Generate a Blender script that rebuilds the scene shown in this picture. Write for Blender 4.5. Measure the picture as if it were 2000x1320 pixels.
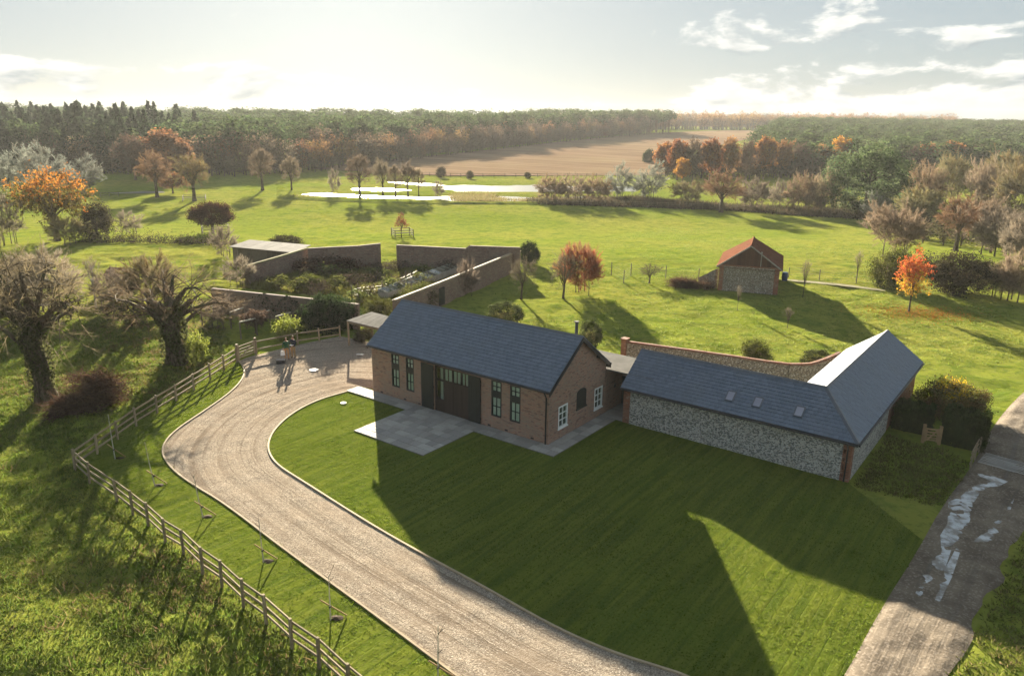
import bpy, bmesh, math, random
import numpy as np
from mathutils import Vector, Matrix
from mathutils.geometry import delaunay_2d_cdt

for o in list(bpy.data.objects):
    bpy.data.objects.remove(o)
scene = bpy.context.scene
COL = scene.collection
R = math.radians

# ------------------------------------------------------------------ camera
CAM_H, CAM_PITCH, CAM_ROLL = 18.08, 0.27956, 0.011353
cam_data = bpy.data.cameras.new('camera')
cam_data.sensor_width = 36.0
cam_data.lens = 26.906
cam_data.clip_start = 0.5
cam_data.clip_end = 9000
cam = bpy.data.objects.new('camera', cam_data)
COL.objects.link(cam)
cp, sp, cr, sr = math.cos(CAM_PITCH), math.sin(CAM_PITCH), math.cos(CAM_ROLL), math.sin(CAM_ROLL)
F_ = Vector((0, cp, -sp)); R0 = Vector((1, 0, 0)); U0 = Vector((0, sp, cp))
R_ = cr * R0 + sr * U0; U_ = -sr * R0 + cr * U0
M = Matrix((R_, U_, -F_)).transposed().to_4x4()
M.translation = Vector((0, 0, CAM_H))
cam.matrix_world = M
scene.camera = cam

# ------------------------------------------------------------------ sky, sun, exposure
SUN_EL, SUN_AZ = R(13.0), R(-11.25)          # azimuth from +Y, clockwise positive
sun_dir = Vector((math.sin(SUN_AZ) * math.cos(SUN_EL), math.cos(SUN_AZ) * math.cos(SUN_EL), math.sin(SUN_EL)))
sl = bpy.data.lights.new('sun', 'SUN')
sl.energy = 5.0
sl.angle = R(0.55)
sl.color = (1.0, 0.88, 0.68)
sun = bpy.data.objects.new('sun', sl)
COL.objects.link(sun)
sun.rotation_euler = sun_dir.to_track_quat('Z', 'Y').to_euler()
sun.location = (-60, 300, 120)

SKY_STRENGTH = 0.05
world = bpy.data.worlds.new('World')
scene.world = world
world.use_nodes = True
wt = world.node_tree
wt.nodes.clear()
def wn(t, **kw):
    n = wt.nodes.new(t)
    for k, v in kw.items():
        setattr(n, k, v)
    return n
def wl(a, b):
    wt.links.new(a, b)
def wmath(op, a, b=None, c=None, clamp=False):
    n = wn('ShaderNodeMath', operation=op, use_clamp=clamp)
    for i, x in enumerate((a, b, c)):
        if x is None:
            continue
        if isinstance(x, (int, float)):
            n.inputs[i].default_value = x
        else:
            wl(x, n.inputs[i])
    return n.outputs[0]
sky = wn('ShaderNodeTexSky', sky_type='NISHITA', sun_disc=False, sun_elevation=SUN_EL, sun_rotation=SUN_AZ,
         altitude=20.0, air_density=0.9, dust_density=1.0, ozone_density=1.6)
tc = wn('ShaderNodeTexCoord')
sep = wn('ShaderNodeSeparateXYZ')
wl(tc.outputs['Generated'], sep.inputs[0])
az = wmath('ARCTAN2', sep.outputs[0], sep.outputs[1])
el = wmath('ARCSINE', sep.outputs[2])
def cloud_field(du, dv, detail=9.0):
    u = wmath('MULTIPLY_ADD', az, 8.0, du)
    v = wmath('MULTIPLY_ADD', el, 21.0, dv)
    cmb = wn('ShaderNodeCombineXYZ')
    wl(u, cmb.inputs[0]); wl(v, cmb.inputs[1]); cmb.inputs[2].default_value = 3.7
    nz = wn('ShaderNodeTexNoise')
    nz.inputs['Scale'].default_value = 1.0
    nz.inputs['Detail'].default_value = detail
    nz.inputs['Roughness'].default_value = 0.56
    nz.inputs['Distortion'].default_value = 0.25
    wl(cmb.outputs[0], nz.inputs['Vector'])
    return nz.outputs['Fac']
CU, CV = 12.1, 6.6
n0 = cloud_field(CU, CV)
n1 = cloud_field(CU - 0.10, CV + 0.28, 4.0)
# more cloud low down and away from the sun, thinning upwards
cover_el = wn('ShaderNodeMapRange', interpolation_type='SMOOTHSTEP')
wl(el, cover_el.inputs['Value'])
for k, v in (('From Min', 0.0), ('From Max', 0.11), ('To Min', 0.115), ('To Max', -0.055)):
    cover_el.inputs[k].default_value = v
cover_az = wn('ShaderNodeMapRange', interpolation_type='SMOOTHSTEP')
wl(az, cover_az.inputs['Value'])
for k, v in (('From Min', -0.10), ('From Max', 0.50), ('To Min', -0.06), ('To Max', 0.075)):
    cover_az.inputs[k].default_value = v
dens = wmath('ADD', wmath('ADD', n0, cover_el.outputs[0]), cover_az.outputs[0])
mask = wn('ShaderNodeMapRange', interpolation_type='SMOOTHSTEP')
wl(dens, mask.inputs['Value'])
mask.inputs['From Min'].default_value = 0.575
mask.inputs['From Max'].default_value = 0.665
shade = wmath('MULTIPLY_ADD', wmath('SUBTRACT', n0, n1), 7.0, 0.60, clamp=True)
thick = wn('ShaderNodeMapRange')
wl(dens, thick.inputs['Value'])
for k, v in (('From Min', 0.60), ('From Max', 0.80), ('To Min', 1.0), ('To Max', 0.4)):
    thick.inputs[k].default_value = v
lit = wmath('MULTIPLY', shade, thick.outputs[0], clamp=True)
ccol = wn('ShaderNodeMix', data_type='RGBA')
wl(lit, ccol.inputs['Factor'])
ccol.inputs['A'].default_value = (1.4, 1.6, 1.7, 1)
ccol.inputs['B'].default_value = (4.2, 4.1, 3.75, 1)
above = wn('ShaderNodeMapRange')
wl(el, above.inputs['Value'])
above.inputs['From Min'].default_value = -0.01
above.inputs['From Max'].default_value = 0.02
mfac = wmath('MULTIPLY', wmath('MULTIPLY', mask.outputs[0], above.outputs[0]), 0.86)
# the whole sky dome through one soft shoulder, a * c ** p
ssep = wn('ShaderNodeSeparateColor'); wl(sky.outputs[0], ssep.inputs[0])
scmb = wn('ShaderNodeCombineColor')
for i, gain in enumerate((1.01, 1.12, 1.19)):
    wl(wmath('MULTIPLY', wmath('POWER', ssep.outputs[i], 0.28), gain), scmb.inputs[i])
smix = wn('ShaderNodeMix', data_type='RGBA')
wl(mfac, smix.inputs['Factor'])
wl(scmb.outputs[0], smix.inputs['A'])
wl(ccol.outputs['Result'], smix.inputs['B'])
bg = wn('ShaderNodeBackground')
bg.inputs['Strength'].default_value = SKY_STRENGTH
wl(smix.outputs['Result'], bg.inputs['Color'])
wo = wn('ShaderNodeOutputWorld')
wl(bg.outputs[0], wo.inputs['Surface'])

vs = scene.view_settings
vs.view_transform = 'Standard'
vs.look = 'None'
vs.exposure = 2.62
vs.gamma = 1.0
vs.use_curve_mapping = False
scene.render.engine = 'CYCLES'
cy = scene.cycles
cy.use_denoising = True
cy.max_bounces = 6
cy.diffuse_bounces = 3
cy.glossy_bounces = 3
cy.transmission_bounces = 4
cy.transparent_max_bounces = 6
cy.volume_bounces = 1
cy.caustics_reflective = False
cy.caustics_refractive = False
cy.use_adaptive_sampling = True
cy.adaptive_threshold = 0.02

# ------------------------------------------------------------------ material helpers
class NT:
    def __init__(self, name):
        self.m = bpy.data.materials.new(name)
        self.m.use_nodes = True
        self.t = self.m.node_tree
        self.t.nodes.clear()
        self.out = self.t.nodes.new('ShaderNodeOutputMaterial')
    def n(self, t, ins=None, **kw):
        nd = self.t.nodes.new(t)
        for k, v in kw.items():
            setattr(nd, k, v)
        for k, v in (ins or {}).items():
            self.set(nd.inputs[k], v)
        return nd
    def set(self, sock, v):
        if hasattr(v, 'is_output'):
            self.t.links.new(v, sock)
        elif isinstance(v, (tuple, list)) and len(v) == 3 and sock.type == 'RGBA':
            sock.default_value = (*v, 1)
        else:
            sock.default_value = v
    def math(self, op, a, b=0.0, clamp=False):
        nd = self.t.nodes.new('ShaderNodeMath'); nd.operation = op; nd.use_clamp = clamp
        self.set(nd.inputs[0], a); self.set(nd.inputs[1], b)
        return nd.outputs[0]
    def mix(self, f, a, b, blend='MIX'):
        nd = self.t.nodes.new('ShaderNodeMix'); nd.data_type = 'RGBA'; nd.blend_type = blend
        self.set(nd.inputs['Factor'], f); self.set(nd.inputs['A'], a); self.set(nd.inputs['B'], b)
        return nd.outputs['Result']
    def ramp(self, v, lo, hi, a=0.0, b=1.0):
        nd = self.n('ShaderNodeMapRange', {'Value': v, 'From Min': lo, 'From Max': hi, 'To Min': a, 'To Max': b},
                    interpolation_type='SMOOTHSTEP')
        return nd.outputs[0]
    def coord(self, which='Object', scale=(1, 1, 1), rot=(0, 0, 0)):
        if which == 'World':
            src = self.n('ShaderNodeNewGeometry').outputs['Position']
        else:
            src = self.n('ShaderNodeTexCoord').outputs[which]
        return self.n('ShaderNodeMapping', {'Vector': src, 'Scale': scale, 'Rotation': rot}).outputs[0]
    def noise(self, vec, scale, detail=4, rough=0.55, dist=0.0):
        return self.n('ShaderNodeTexNoise', {'Vector': vec, 'Scale': scale, 'Detail': detail, 'Roughness': rough, 'Distortion': dist}).outputs['Fac']
    def vor(self, vec, scale, feature='F1'):
        return self.n('ShaderNodeTexVoronoi', {'Vector': vec, 'Scale': scale}, feature=feature)
    def bump(self, h, strength, dist, normal=None):
        ins = {'Height': h, 'Strength': strength, 'Distance': dist}
        if normal is not None:
            ins['Normal'] = normal
        return self.n('ShaderNodeBump', ins).outputs[0]
    def principled(self, col, rough=0.8, normal=None, spec=0.3, metal=0.0, **extra):
        ins = {'Base Color': col, 'Roughness': rough, 'Specular IOR Level': spec, 'Metallic': metal}
        if normal is not None:
            ins['Normal'] = normal
        ins.update(extra)
        b = self.n('ShaderNodeBsdfPrincipled', ins)
        self.t.links.new(b.outputs[0], self.out.inputs['Surface'])
        return b

def plain(name, col, rough=0.7, spec=0.3, var=0.25, nscale=3.0, bump=0.0, bscale=30.0, stretch=(1, 1, 1), metal=0.0):
    k = NT(name)
    c = k.coord('Object', stretch)
    rnd = k.n('ShaderNodeObjectInfo').outputs['Random']
    n = k.noise(c, nscale, 5, 0.6)
    f = k.math('ADD', k.math('MULTIPLY', n, 0.8), k.math('MULTIPLY', rnd, 0.35))
    lo = tuple(x * (1 - var) for x in col); hi = tuple(min(1, x * (1 + var)) for x in col)
    colr = k.mix(k.ramp(f, 0.2, 0.9), lo, hi)
    nrm = k.bump(k.noise(c, bscale, 3), bump, 0.02) if bump else None
    k.principled(colr, rough, nrm, spec, metal)
    return k.m

def leaf_mat(name, trans=0.45, spec=0.0):
    k = NT(name)
    a = k.n('ShaderNodeAttribute', attribute_name='Col').outputs['Color']
    rv = k.n('ShaderNodeObjectInfo').outputs['Random']
    a = k.n('ShaderNodeHueSaturation', {'Hue': k.ramp(rv, 0, 1, 0.488, 0.512), 'Value': k.ramp(rv, 0, 1, 0.84, 1.16), 'Color': a}).outputs['Color']
    d = k.n('ShaderNodeBsdfDiffuse', {'Color': a}).outputs[0]
    t = k.n('ShaderNodeBsdfTranslucent', {'Color': a}).outputs[0]
    mx = k.n('ShaderNodeMixShader', {0: trans, 1: d, 2: t}).outputs[0]
    k.t.links.new(mx, k.out.inputs['Surface'])
    return k.m

MATS = {}
MATS['leaf'] = leaf_mat('leaf', 0.5)
MATS['twig'] = leaf_mat('twig', 0.42)
MATS['blade'] = leaf_mat('grass_blade', 0.55)

def mk_bark():
    k = NT('bark')
    c = k.coord('Object', (1, 1, 0.25))
    n = k.noise(c, 9, 6, 0.65)
    moss = k.noise(k.coord('Object'), 1.2, 4)
    col = k.mix(k.ramp(n, 0.3, 0.7), (0.035, 0.027, 0.018), (0.13, 0.10, 0.07))
    col = k.mix(k.ramp(moss, 0.5, 0.68, 0, 0.6), col, (0.06, 0.075, 0.03))
    k.principled(col, 0.9, k.bump(n, 0.7, 0.06), 0.1)
    return k.m
MATS['bark'] = mk_bark()

def mk_field():
    k = NT('meadow_grass')
    c = k.coord('World')
    big = k.noise(c, 0.035, 5, 0.6)
    mid = k.noise(c, 0.45, 6, 0.65, 0.4)
    fine = k.noise(c, 5.0, 6, 0.75)
    col = k.mix(k.ramp(big, 0.35, 0.65), (0.170, 0.208, 0.030), (0.230, 0.230, 0.046))
    col = k.mix(k.ramp(mid, 0.42, 0.70, 0, 0.75), col, (0.075, 0.125, 0.018))
    col = k.mix(k.ramp(fine, 0.5, 0.8, 0, 0.6), col, (0.21, 0.20, 0.055))
    tus = k.noise(c, 1.7, 4, 0.6)
    col = k.mix(k.ramp(tus, 0.5, 0.66, 0, 0.55), col, (0.07, 0.105, 0.016))
    tuft = k.noise(c, 0.9, 3, 0.5)
    col = k.mix(k.ramp(tuft, 0.68, 0.76, 0, 0.7), col, (0.085, 0.07, 0.025))
    hgt = k.math('ADD', k.math('MULTIPLY', mid, 1.0), k.math('MULTIPLY', fine, 0.35))
    k.principled(col, 0.95, k.bump(hgt, 0.6, 0.35), 0.0)
    return k.m
MATS['field'] = mk_field()

def mk_lawn():
    k = NT('mown_lawn')
    YAW = 0.6425
    c = k.coord('World', rot=(0, 0, YAW))
    cs = k.n('ShaderNodeMapping', {'Vector': c, 'Scale': (3.4, 0.16, 1)}).outputs[0]
    rows = k.noise(cs, 1.0, 5, 0.6)
    rows2 = k.noise(k.n('ShaderNodeMapping', {'Vector': c, 'Scale': (7.0, 0.8, 1)}).outputs[0], 1.0, 4, 0.6)
    br = k.n('ShaderNodeTexBrick', {'Vector': k.n('ShaderNodeMapping', {'Vector': c, 'Rotation': (0, 0, R(90))}).outputs[0],
              'Scale': 1.0, 'Mortar Size': 0.02, 'Brick Width': 1.6, 'Row Height': 0.41, 'Mortar Smooth': 0.8,
              'Color1': (0, 0, 0, 1), 'Color2': (1, 1, 1, 1), 'Mortar': (0.5, 0.5, 0.5, 1)})
    big = k.noise(c, 0.16, 4)
    fine = k.noise(c, 14.0, 4, 0.7)
    lump = k.noise(c, 2.6, 3, 0.55)
    col = k.mix(k.ramp(rows, 0.36, 0.64), (0.058, 0.088, 0.014), (0.118, 0.142, 0.022))
    col = k.mix(k.math('MULTIPLY', br.outputs['Color'], 0.28), col, (0.135, 0.155, 0.02))
    col = k.mix(k.ramp(big, 0.45, 0.7, 0, 0.45), col, (0.07, 0.115, 0.014))
    col = k.mix(k.ramp(fine, 0.42, 0.75, 0, 0.5), col, (0.15, 0.17, 0.03))
    h = k.math('ADD', k.math('MULTIPLY', rows, 0.6), k.math('MULTIPLY', lump, 0.8))
    h = k.math('ADD', h, k.math('MULTIPLY', rows2, 0.35))
    h = k.math('SUBTRACT', h, k.math('MULTIPLY', br.outputs['Fac'], 0.35))
    h = k.math('ADD', h, k.math('MULTIPLY', fine, 0.35))
    k.principled(col, 0.95, k.bump(h, 0.6, 0.09), 0.0)
    return k.m
MATS['lawn'] = mk_lawn()

def mk_gravel():
    k = NT('gravel')
    c = k.coord('World')
    uv = k.n('ShaderNodeTexCoord').outputs['UV']
    v1 = k.vor(c, 27.0)
    pc = k.n('ShaderNodeSeparateColor', {'Color': v1.outputs['Color']}).outputs[0]
    st = k.noise(k.n('ShaderNodeMapping', {'Vector': uv, 'Scale': (2.1, 0.026, 1)}).outputs[0], 1.0, 4, 0.62, 0.3)
    st2 = k.noise(k.n('ShaderNodeMapping', {'Vector': uv, 'Scale': (5.5, 0.05, 1)}).outputs[0], 1.0, 3, 0.6, 0.4)
    big = k.noise(c, 0.35, 5, 0.6)
    med = k.noise(c, 3.2, 5, 0.65)
    col = k.mix(pc, (0.165, 0.135, 0.105), (0.42, 0.36, 0.285))
    col = k.mix(k.ramp(pc, 0.88, 0.95, 0, 0.8), col, (0.50, 0.44, 0.37))
    col = k.mix(k.math('MULTIPLY', k.ramp(st, 0.50, 0.62, 0, 0.62), k.ramp(big, 0.35, 0.6, 0.35, 1.0)), col, (0.145, 0.11, 0.082))
    col = k.mix(k.ramp(st2, 0.54, 0.66, 0, 0.5), col, (0.11, 0.08, 0.058))
    col = k.mix(k.ramp(big, 0.4, 0.7, 0, 0.4), col, (0.27, 0.215, 0.16))
    col = k.mix(k.ramp(med, 0.55, 0.75, 0, 0.35), col, (0.13, 0.095, 0.07))
    h = k.math('ADD', k.math('MULTIPLY', st, -1.2), k.math('MULTIPLY', v1.outputs['Distance'], -0.45))
    h = k.math('ADD', h, k.math('MULTIPLY', st2, -0.3))
    h = k.math('ADD', h, k.math('MULTIPLY', med, 0.6))
    k.principled(col, 0.9, k.bump(h, 0.5, 0.09), 0.0)
    return k.m
MATS['gravel'] = mk_gravel()

def mk_track():
    k = NT('track_mud')
    c = k.coord('World')
    uv = k.n('ShaderNodeTexCoord').outputs['UV']
    st = k.noise(k.n('ShaderNodeMapping', {'Vector': uv, 'Scale': (1.5, 0.05, 1)}).outputs[0], 1.0, 4, 0.6, 0.4)
    big = k.noise(c, 0.5, 5, 0.62)
    fine = k.noise(c, 9.0, 6, 0.7)
    st_g = k.vor(c, 12.0)
    pc = k.n('ShaderNodeSeparateColor', {'Color': st_g.outputs['Color']}).outputs[0]
    col = k.mix(k.ramp(big, 0.35, 0.65), (0.10, 0.075, 0.05), (0.19, 0.15, 0.105))
    col = k.mix(k.ramp(pc, 0.6, 1.0, 0, 0.4), col, (0.36, 0.30, 0.235))
    col = k.mix(k.ramp(st, 0.5, 0.68, 0, 0.75), col, (0.065, 0.052, 0.036))
    col = k.mix(k.ramp(fine, 0.5, 0.75, 0, 0.45), col, (0.12, 0.095, 0.065))
    wet = k.ramp(st, 0.54, 0.68)
    rough = k.math('SUBTRACT', 0.9, k.math('MULTIPLY', wet, 0.35))
    h = k.math('SUBTRACT', k.math('MULTIPLY', fine, 0.5), k.math('MULTIPLY', st, 1.3))
    k.principled(col, rough, k.bump(h, 0.5, 0.10), 0.35)
    return k.m
MATS['track'] = mk_track()

def mk_water(name, col, rough, bscale, bstr):
    k = NT(name)
    c = k.coord('World')
    n = k.noise(c, bscale, 4, 0.6)
    k.principled(col, rough, k.bump(n, bstr, 0.05), 0.5, IOR=1.33)
    return k.m
MATS['water'] = mk_water('flood_water', (0.10, 0.11, 0.10), 0.28, 0.9, 0.3)
def mk_puddle():
    k = NT('puddle_water')
    c = k.coord('World')
    n = k.noise(c, 1.4, 5, 0.6)
    col = k.mix(k.ramp(n, 0.38, 0.62), (0.20, 0.175, 0.14), (0.50, 0.51, 0.50))  # brown is silt in the shallows; pale grey paints in the reflected sky
    k.principled(col, 0.04, k.bump(k.noise(c, 4.0, 3), 0.04, 0.03), 0.8, IOR=1.33)
    return k.m
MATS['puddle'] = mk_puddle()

def mk_brick(name, c1, c2, mortar, grime=0.5, scale=1.0):
    k = NT(name)
    uv = k.n('ShaderNodeTexCoord').outputs['UV']
    br = k.n('ShaderNodeTexBrick', {'Vector': uv, 'Scale': scale, 'Mortar Size': 0.006, 'Brick Width': 0.225,
             'Row Height': 0.075, 'Mortar Smooth': 0.3, 'Bias': 0.0, 'Color1': (*c1, 1), 'Color2': (*c2, 1), 'Mortar': (*mortar, 1)})
    big = k.noise(uv, 0.7, 5, 0.65)
    mid = k.noise(uv, 3.5, 5, 0.65)
    cell = k.vor(k.n('ShaderNodeMapping', {'Vector': uv, 'Scale': (4.44, 13.3, 1)}).outputs[0], 1.0)
    pc = k.n('ShaderNodeSeparateColor', {'Color': cell.outputs['Color']}).outputs[0]
    col = k.mix(k.ramp(pc, 0.80, 0.9, 0, 0.6), br.outputs['Color'], (0.30, 0.24, 0.19))
    col = k.mix(k.ramp(pc, 0.0, 0.22, 0.55, 0), col, (0.09, 0.06, 0.055))
    col = k.mix(k.ramp(big, 0.42, 0.68, 0, grime), col, (0.24, 0.195, 0.15))
    col = k.mix(k.ramp(mid, 0.52, 0.75, 0, grime), col, (0.36, 0.19, 0.115))
    k.principled(col, 0.9, k.bump(k.math('SUBTRACT', 1.0, br.outputs['Fac']), 0.4, 0.01), 0.2)
    return k.m
MATS['brick'] = mk_brick('barn_brick', (0.36, 0.185, 0.125), (0.27, 0.165, 0.125), (0.40, 0.35, 0.29))
MATS['brick_old'] = mk_brick('old_brick', (0.20, 0.125, 0.095), (0.165, 0.12, 0.095), (0.25, 0.22, 0.185), 0.55)
MATS['brick_red'] = mk_brick('quoin_brick', (0.30, 0.115, 0.065), (0.22, 0.09, 0.055), (0.28, 0.22, 0.17), 0.3)

def mk_flint(name, dark, light, scale=12.0):
    k = NT(name)
    uv = k.n('ShaderNodeTexCoord').outputs['UV']
    w = k.n('ShaderNodeMapping', {'Vector': uv, 'Scale': (1.0, 1.3, 1)}).outputs[0]
    v = k.vor(w, scale)
    e = k.vor(w, scale, 'DISTANCE_TO_EDGE')
    pc = k.n('ShaderNodeSeparateColor', {'Color': v.outputs['Color']})
    a, b = pc.outputs[0], pc.outputs[1]
    big = k.noise(uv, 0.8, 5, 0.6)
    col = k.mix(k.ramp(a, 0.25, 0.8), dark, light)
    col = k.mix(k.ramp(b, 0.82, 0.9, 0, 0.85), col, (0.62, 0.60, 0.55))
    col = k.mix(k.ramp(e.outputs['Distance'], 0.02, 0.09, 0.9, 0), col, (0.38, 0.34, 0.27))
    col = k.mix(k.ramp(big, 0.5, 0.75, 0, 0.45), col, (0.24, 0.23, 0.17))
    k.principled(col, 0.75, k.bump(k.math('MINIMUM', e.outputs['Distance'], 0.25), 0.8, 0.12), 0.35)
    return k.m
MATS['flint'] = mk_flint('flint', (0.13, 0.145, 0.155), (0.56, 0.57, 0.55))
MATS['flint_old'] = mk_flint('flint_old', (0.12, 0.10, 0.085), (0.33, 0.28, 0.22))

def mk_tile(name, c1, c2, rough, spec, moss=None):
    k = NT(name)
    g = k.n('ShaderNodeNewGeometry')
    rnd = g.outputs['Random Per Island']
    c = k.coord('Object')
    n = k.noise(c, 0.6, 5, 0.6)
    n2 = k.noise(c, 14.0, 3)
    col = k.mix(rnd, c1, c2)
    if moss:
        col = k.mix(k.ramp(n, 0.5, 0.72, 0, 0.55), col, moss)
    rr = k.math('ADD', rough - 0.08, k.math('MULTIPLY', rnd, 0.16))
    k.principled(col, rr, k.bump(n2, 0.15, 0.01), spec)
    return k.m
MATS['slate'] = mk_tile('slate', (0.105, 0.135, 0.182), (0.150, 0.183, 0.235), 0.55, 0.35, (0.125, 0.15, 0.18))
MATS['clay'] = mk_tile('clay_tile', (0.115, 0.052, 0.036), (0.185, 0.082, 0.052), 0.85, 0.0, (0.13, 0.085, 0.055))

def mk_paving():
    k = NT('paving_stone')
    rnd = k.n('ShaderNodeObjectInfo').outputs['Random']
    c = k.coord('World')
    n = k.noise(c, 1.1, 5, 0.6)
    n2 = k.noise(c, 8.0, 5, 0.65)
    col = k.mix(rnd, (0.245, 0.235, 0.215), (0.40, 0.375, 0.335))
    col = k.mix(k.ramp(n, 0.4, 0.7, 0, 0.4), col, (0.25, 0.22, 0.185))
    col = k.mix(k.ramp(n2, 0.5, 0.8, 0, 0.3), col, (0.17, 0.16, 0.145))
    k.principled(col, 0.8, k.bump(n2, 0.25, 0.01), 0.3)
    return k.m
MATS['paving'] = mk_paving()
MATS['joint'] = plain('paving_joint', (0.13, 0.12, 0.10), 0.95, 0.1)
MATS['plough'] = None
def mk_plough():
    k = NT('ploughed_soil')
    c = k.coord('World', rot=(0, 0, R(-62)))
    rows = k.noise(k.n('ShaderNodeMapping', {'Vector': c, 'Scale': (0.22, 0.012, 1)}).outputs[0], 1.0, 4, 0.6)
    big = k.noise(c, 0.012, 4)
    fine = k.noise(c, 0.9, 5, 0.7)
    col = k.mix(k.ramp(rows, 0.35, 0.65), (0.17, 0.115, 0.075), (0.25, 0.175, 0.115))
    col = k.mix(k.ramp(big, 0.45, 0.65, 0, 0.5), col, (0.27, 0.21, 0.125))
    col = k.mix(k.ramp(fine, 0.5, 0.8, 0, 0.4), col, (0.12, 0.085, 0.055))
    k.principled(col, 0.95, k.bump(k.math('ADD', fine, rows), 0.4, 0.2), 0.0)
    return k.m
MATS['plough'] = mk_plough()
MATS['dark_timber'] = plain('dark_green_black_timber', (0.016, 0.019, 0.018), 0.55, 0.4, 0.3, 6.0, 0.2, 12.0, (6, 6, 0.4))
MATS['door_red'] = plain('dark_stained_timber', (0.030, 0.018, 0.016), 0.5, 0.4, 0.3, 5.0, 0.2, 12.0, (6, 6, 0.4))
MATS['oak_frame'] = plain('oak_frame', (0.10, 0.062, 0.030), 0.7, 0.3, 0.3, 5.0)
MATS['white_paint'] = plain('white_paint', (0.78, 0.78, 0.76), 0.5, 0.4, 0.05)
MATS['black_metal'] = plain('black_metal', (0.014, 0.014, 0.016), 0.4, 0.5, 0.2)
MATS['lead'] = plain('lead_sheet', (0.11, 0.12, 0.14), 0.5, 0.5, 0.15)
MATS['fence'] = plain('weathered_timber', (0.27, 0.215, 0.14), 0.85, 0.2, 0.35, 3.0, 0.3, 10.0, (3, 3, 3))
MATS['fence_old'] = plain('old_grey_timber', (0.12, 0.10, 0.075), 0.9, 0.2, 0.35, 3.0, 0.3, 10.0)
MATS['new_timber'] = plain('new_timber', (0.33, 0.22, 0.11), 0.8, 0.2, 0.25, 3.0, 0.2, 10.0)
MATS['stake'] = plain('pale_stake', (0.46, 0.44, 0.37), 0.8, 0.2, 0.15)
MATS['mulch'] = plain('mulch', (0.040, 0.028, 0.018), 0.95, 0.1, 0.5, 12.0, 0.6, 25.0)
MATS['edging'] = plain('drive_edging', (0.33, 0.26, 0.17), 0.85, 0.2, 0.3, 1.5)
MATS['pale_roof'] = plain('pale_sheet_roof', (0.11, 0.107, 0.10), 0.85, 0.03, 0.4, 1.2)
MATS['white_cover'] = plain('pale_cover', (0.62, 0.60, 0.55), 0.6, 0.4, 0.12)
MATS['concrete'] = plain('concrete', (0.33, 0.31, 0.28), 0.9, 0.2, 0.25, 1.5)
MATS['blue_plastic'] = plain('blue_plastic', (0.03, 0.075, 0.17), 0.4, 0.4, 0.15)
MATS['black_plastic'] = plain('black_plastic', (0.02, 0.02, 0.022), 0.5, 0.4, 0.2)
MATS['path'] = plain('trodden_path', (0.19, 0.175, 0.095), 0.95, 0.1, 0.3, 0.8)
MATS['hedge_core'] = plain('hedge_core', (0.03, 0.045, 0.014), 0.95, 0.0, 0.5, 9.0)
MATS['gable'] = plain('dark_weatherboard', (0.085, 0.045, 0.032), 0.8, 0.2, 0.3, 3.0)
MATS['moss'] = plain('mossy_coping', (0.22, 0.21, 0.10), 0.95, 0.1, 0.35, 2.0)
MATS['pane_backing'] = plain('pale_blind', (0.72, 0.76, 0.68), 0.9, 0.1, 0.12)
MATS['room_dark'] = plain('room_shade', (0.10, 0.10, 0.09), 0.9, 0.1, 0.2)

def mk_glass(name, tint=(0.88, 0.93, 0.9)):
    k = NT(name)
    gl = k.n('ShaderNodeBsdfGlossy', {'Color': (0.9, 0.95, 1.0), 'Roughness': 0.03}).outputs[0]
    tr = k.n('ShaderNodeBsdfTransparent', {'Color': tint}).outputs[0]
    fr = k.n('ShaderNodeFresnel', {'IOR': 1.5}).outputs[0]
    bf = k.n('ShaderNodeNewGeometry').outputs['Backfacing']
    f = k.math('MULTIPLY', fr, k.math('SUBTRACT', 1.0, bf), True)
    mx = k.n('ShaderNodeMixShader', {0: f, 1: tr, 2: gl}).outputs[0]
    k.t.links.new(mx, k.out.inputs['Surface'])
    return k.m
MATS['glass'] = mk_glass('window_glass')
MATS['skylight'] = plain('rooflight_glass', (0.30, 0.30, 0.36), 0.08, 0.8, 0.05)

# ------------------------------------------------------------------ mesh helpers
def link(o, parent=None):
    COL.objects.link(o)
    if parent is not None:
        o.parent = parent
    return o
def tag(o, label=None, cat=None, group=None, kind=None):
    if label: o['label'] = label
    if cat: o['category'] = cat
    if group: o['group'] = group
    if kind: o['kind'] = kind
    return o
def empty(name, loc=(0, 0, 0), rz=0.0, label=None, cat=None, group=None):
    e = bpy.data.objects.new(name, None)
    e.empty_display_size = 0.3
    e.location = loc if len(loc) == 3 else (*loc, 0)
    e.rotation_euler = (0, 0, rz)
    link(e)
    return tag(e, label, cat, group)

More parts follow.
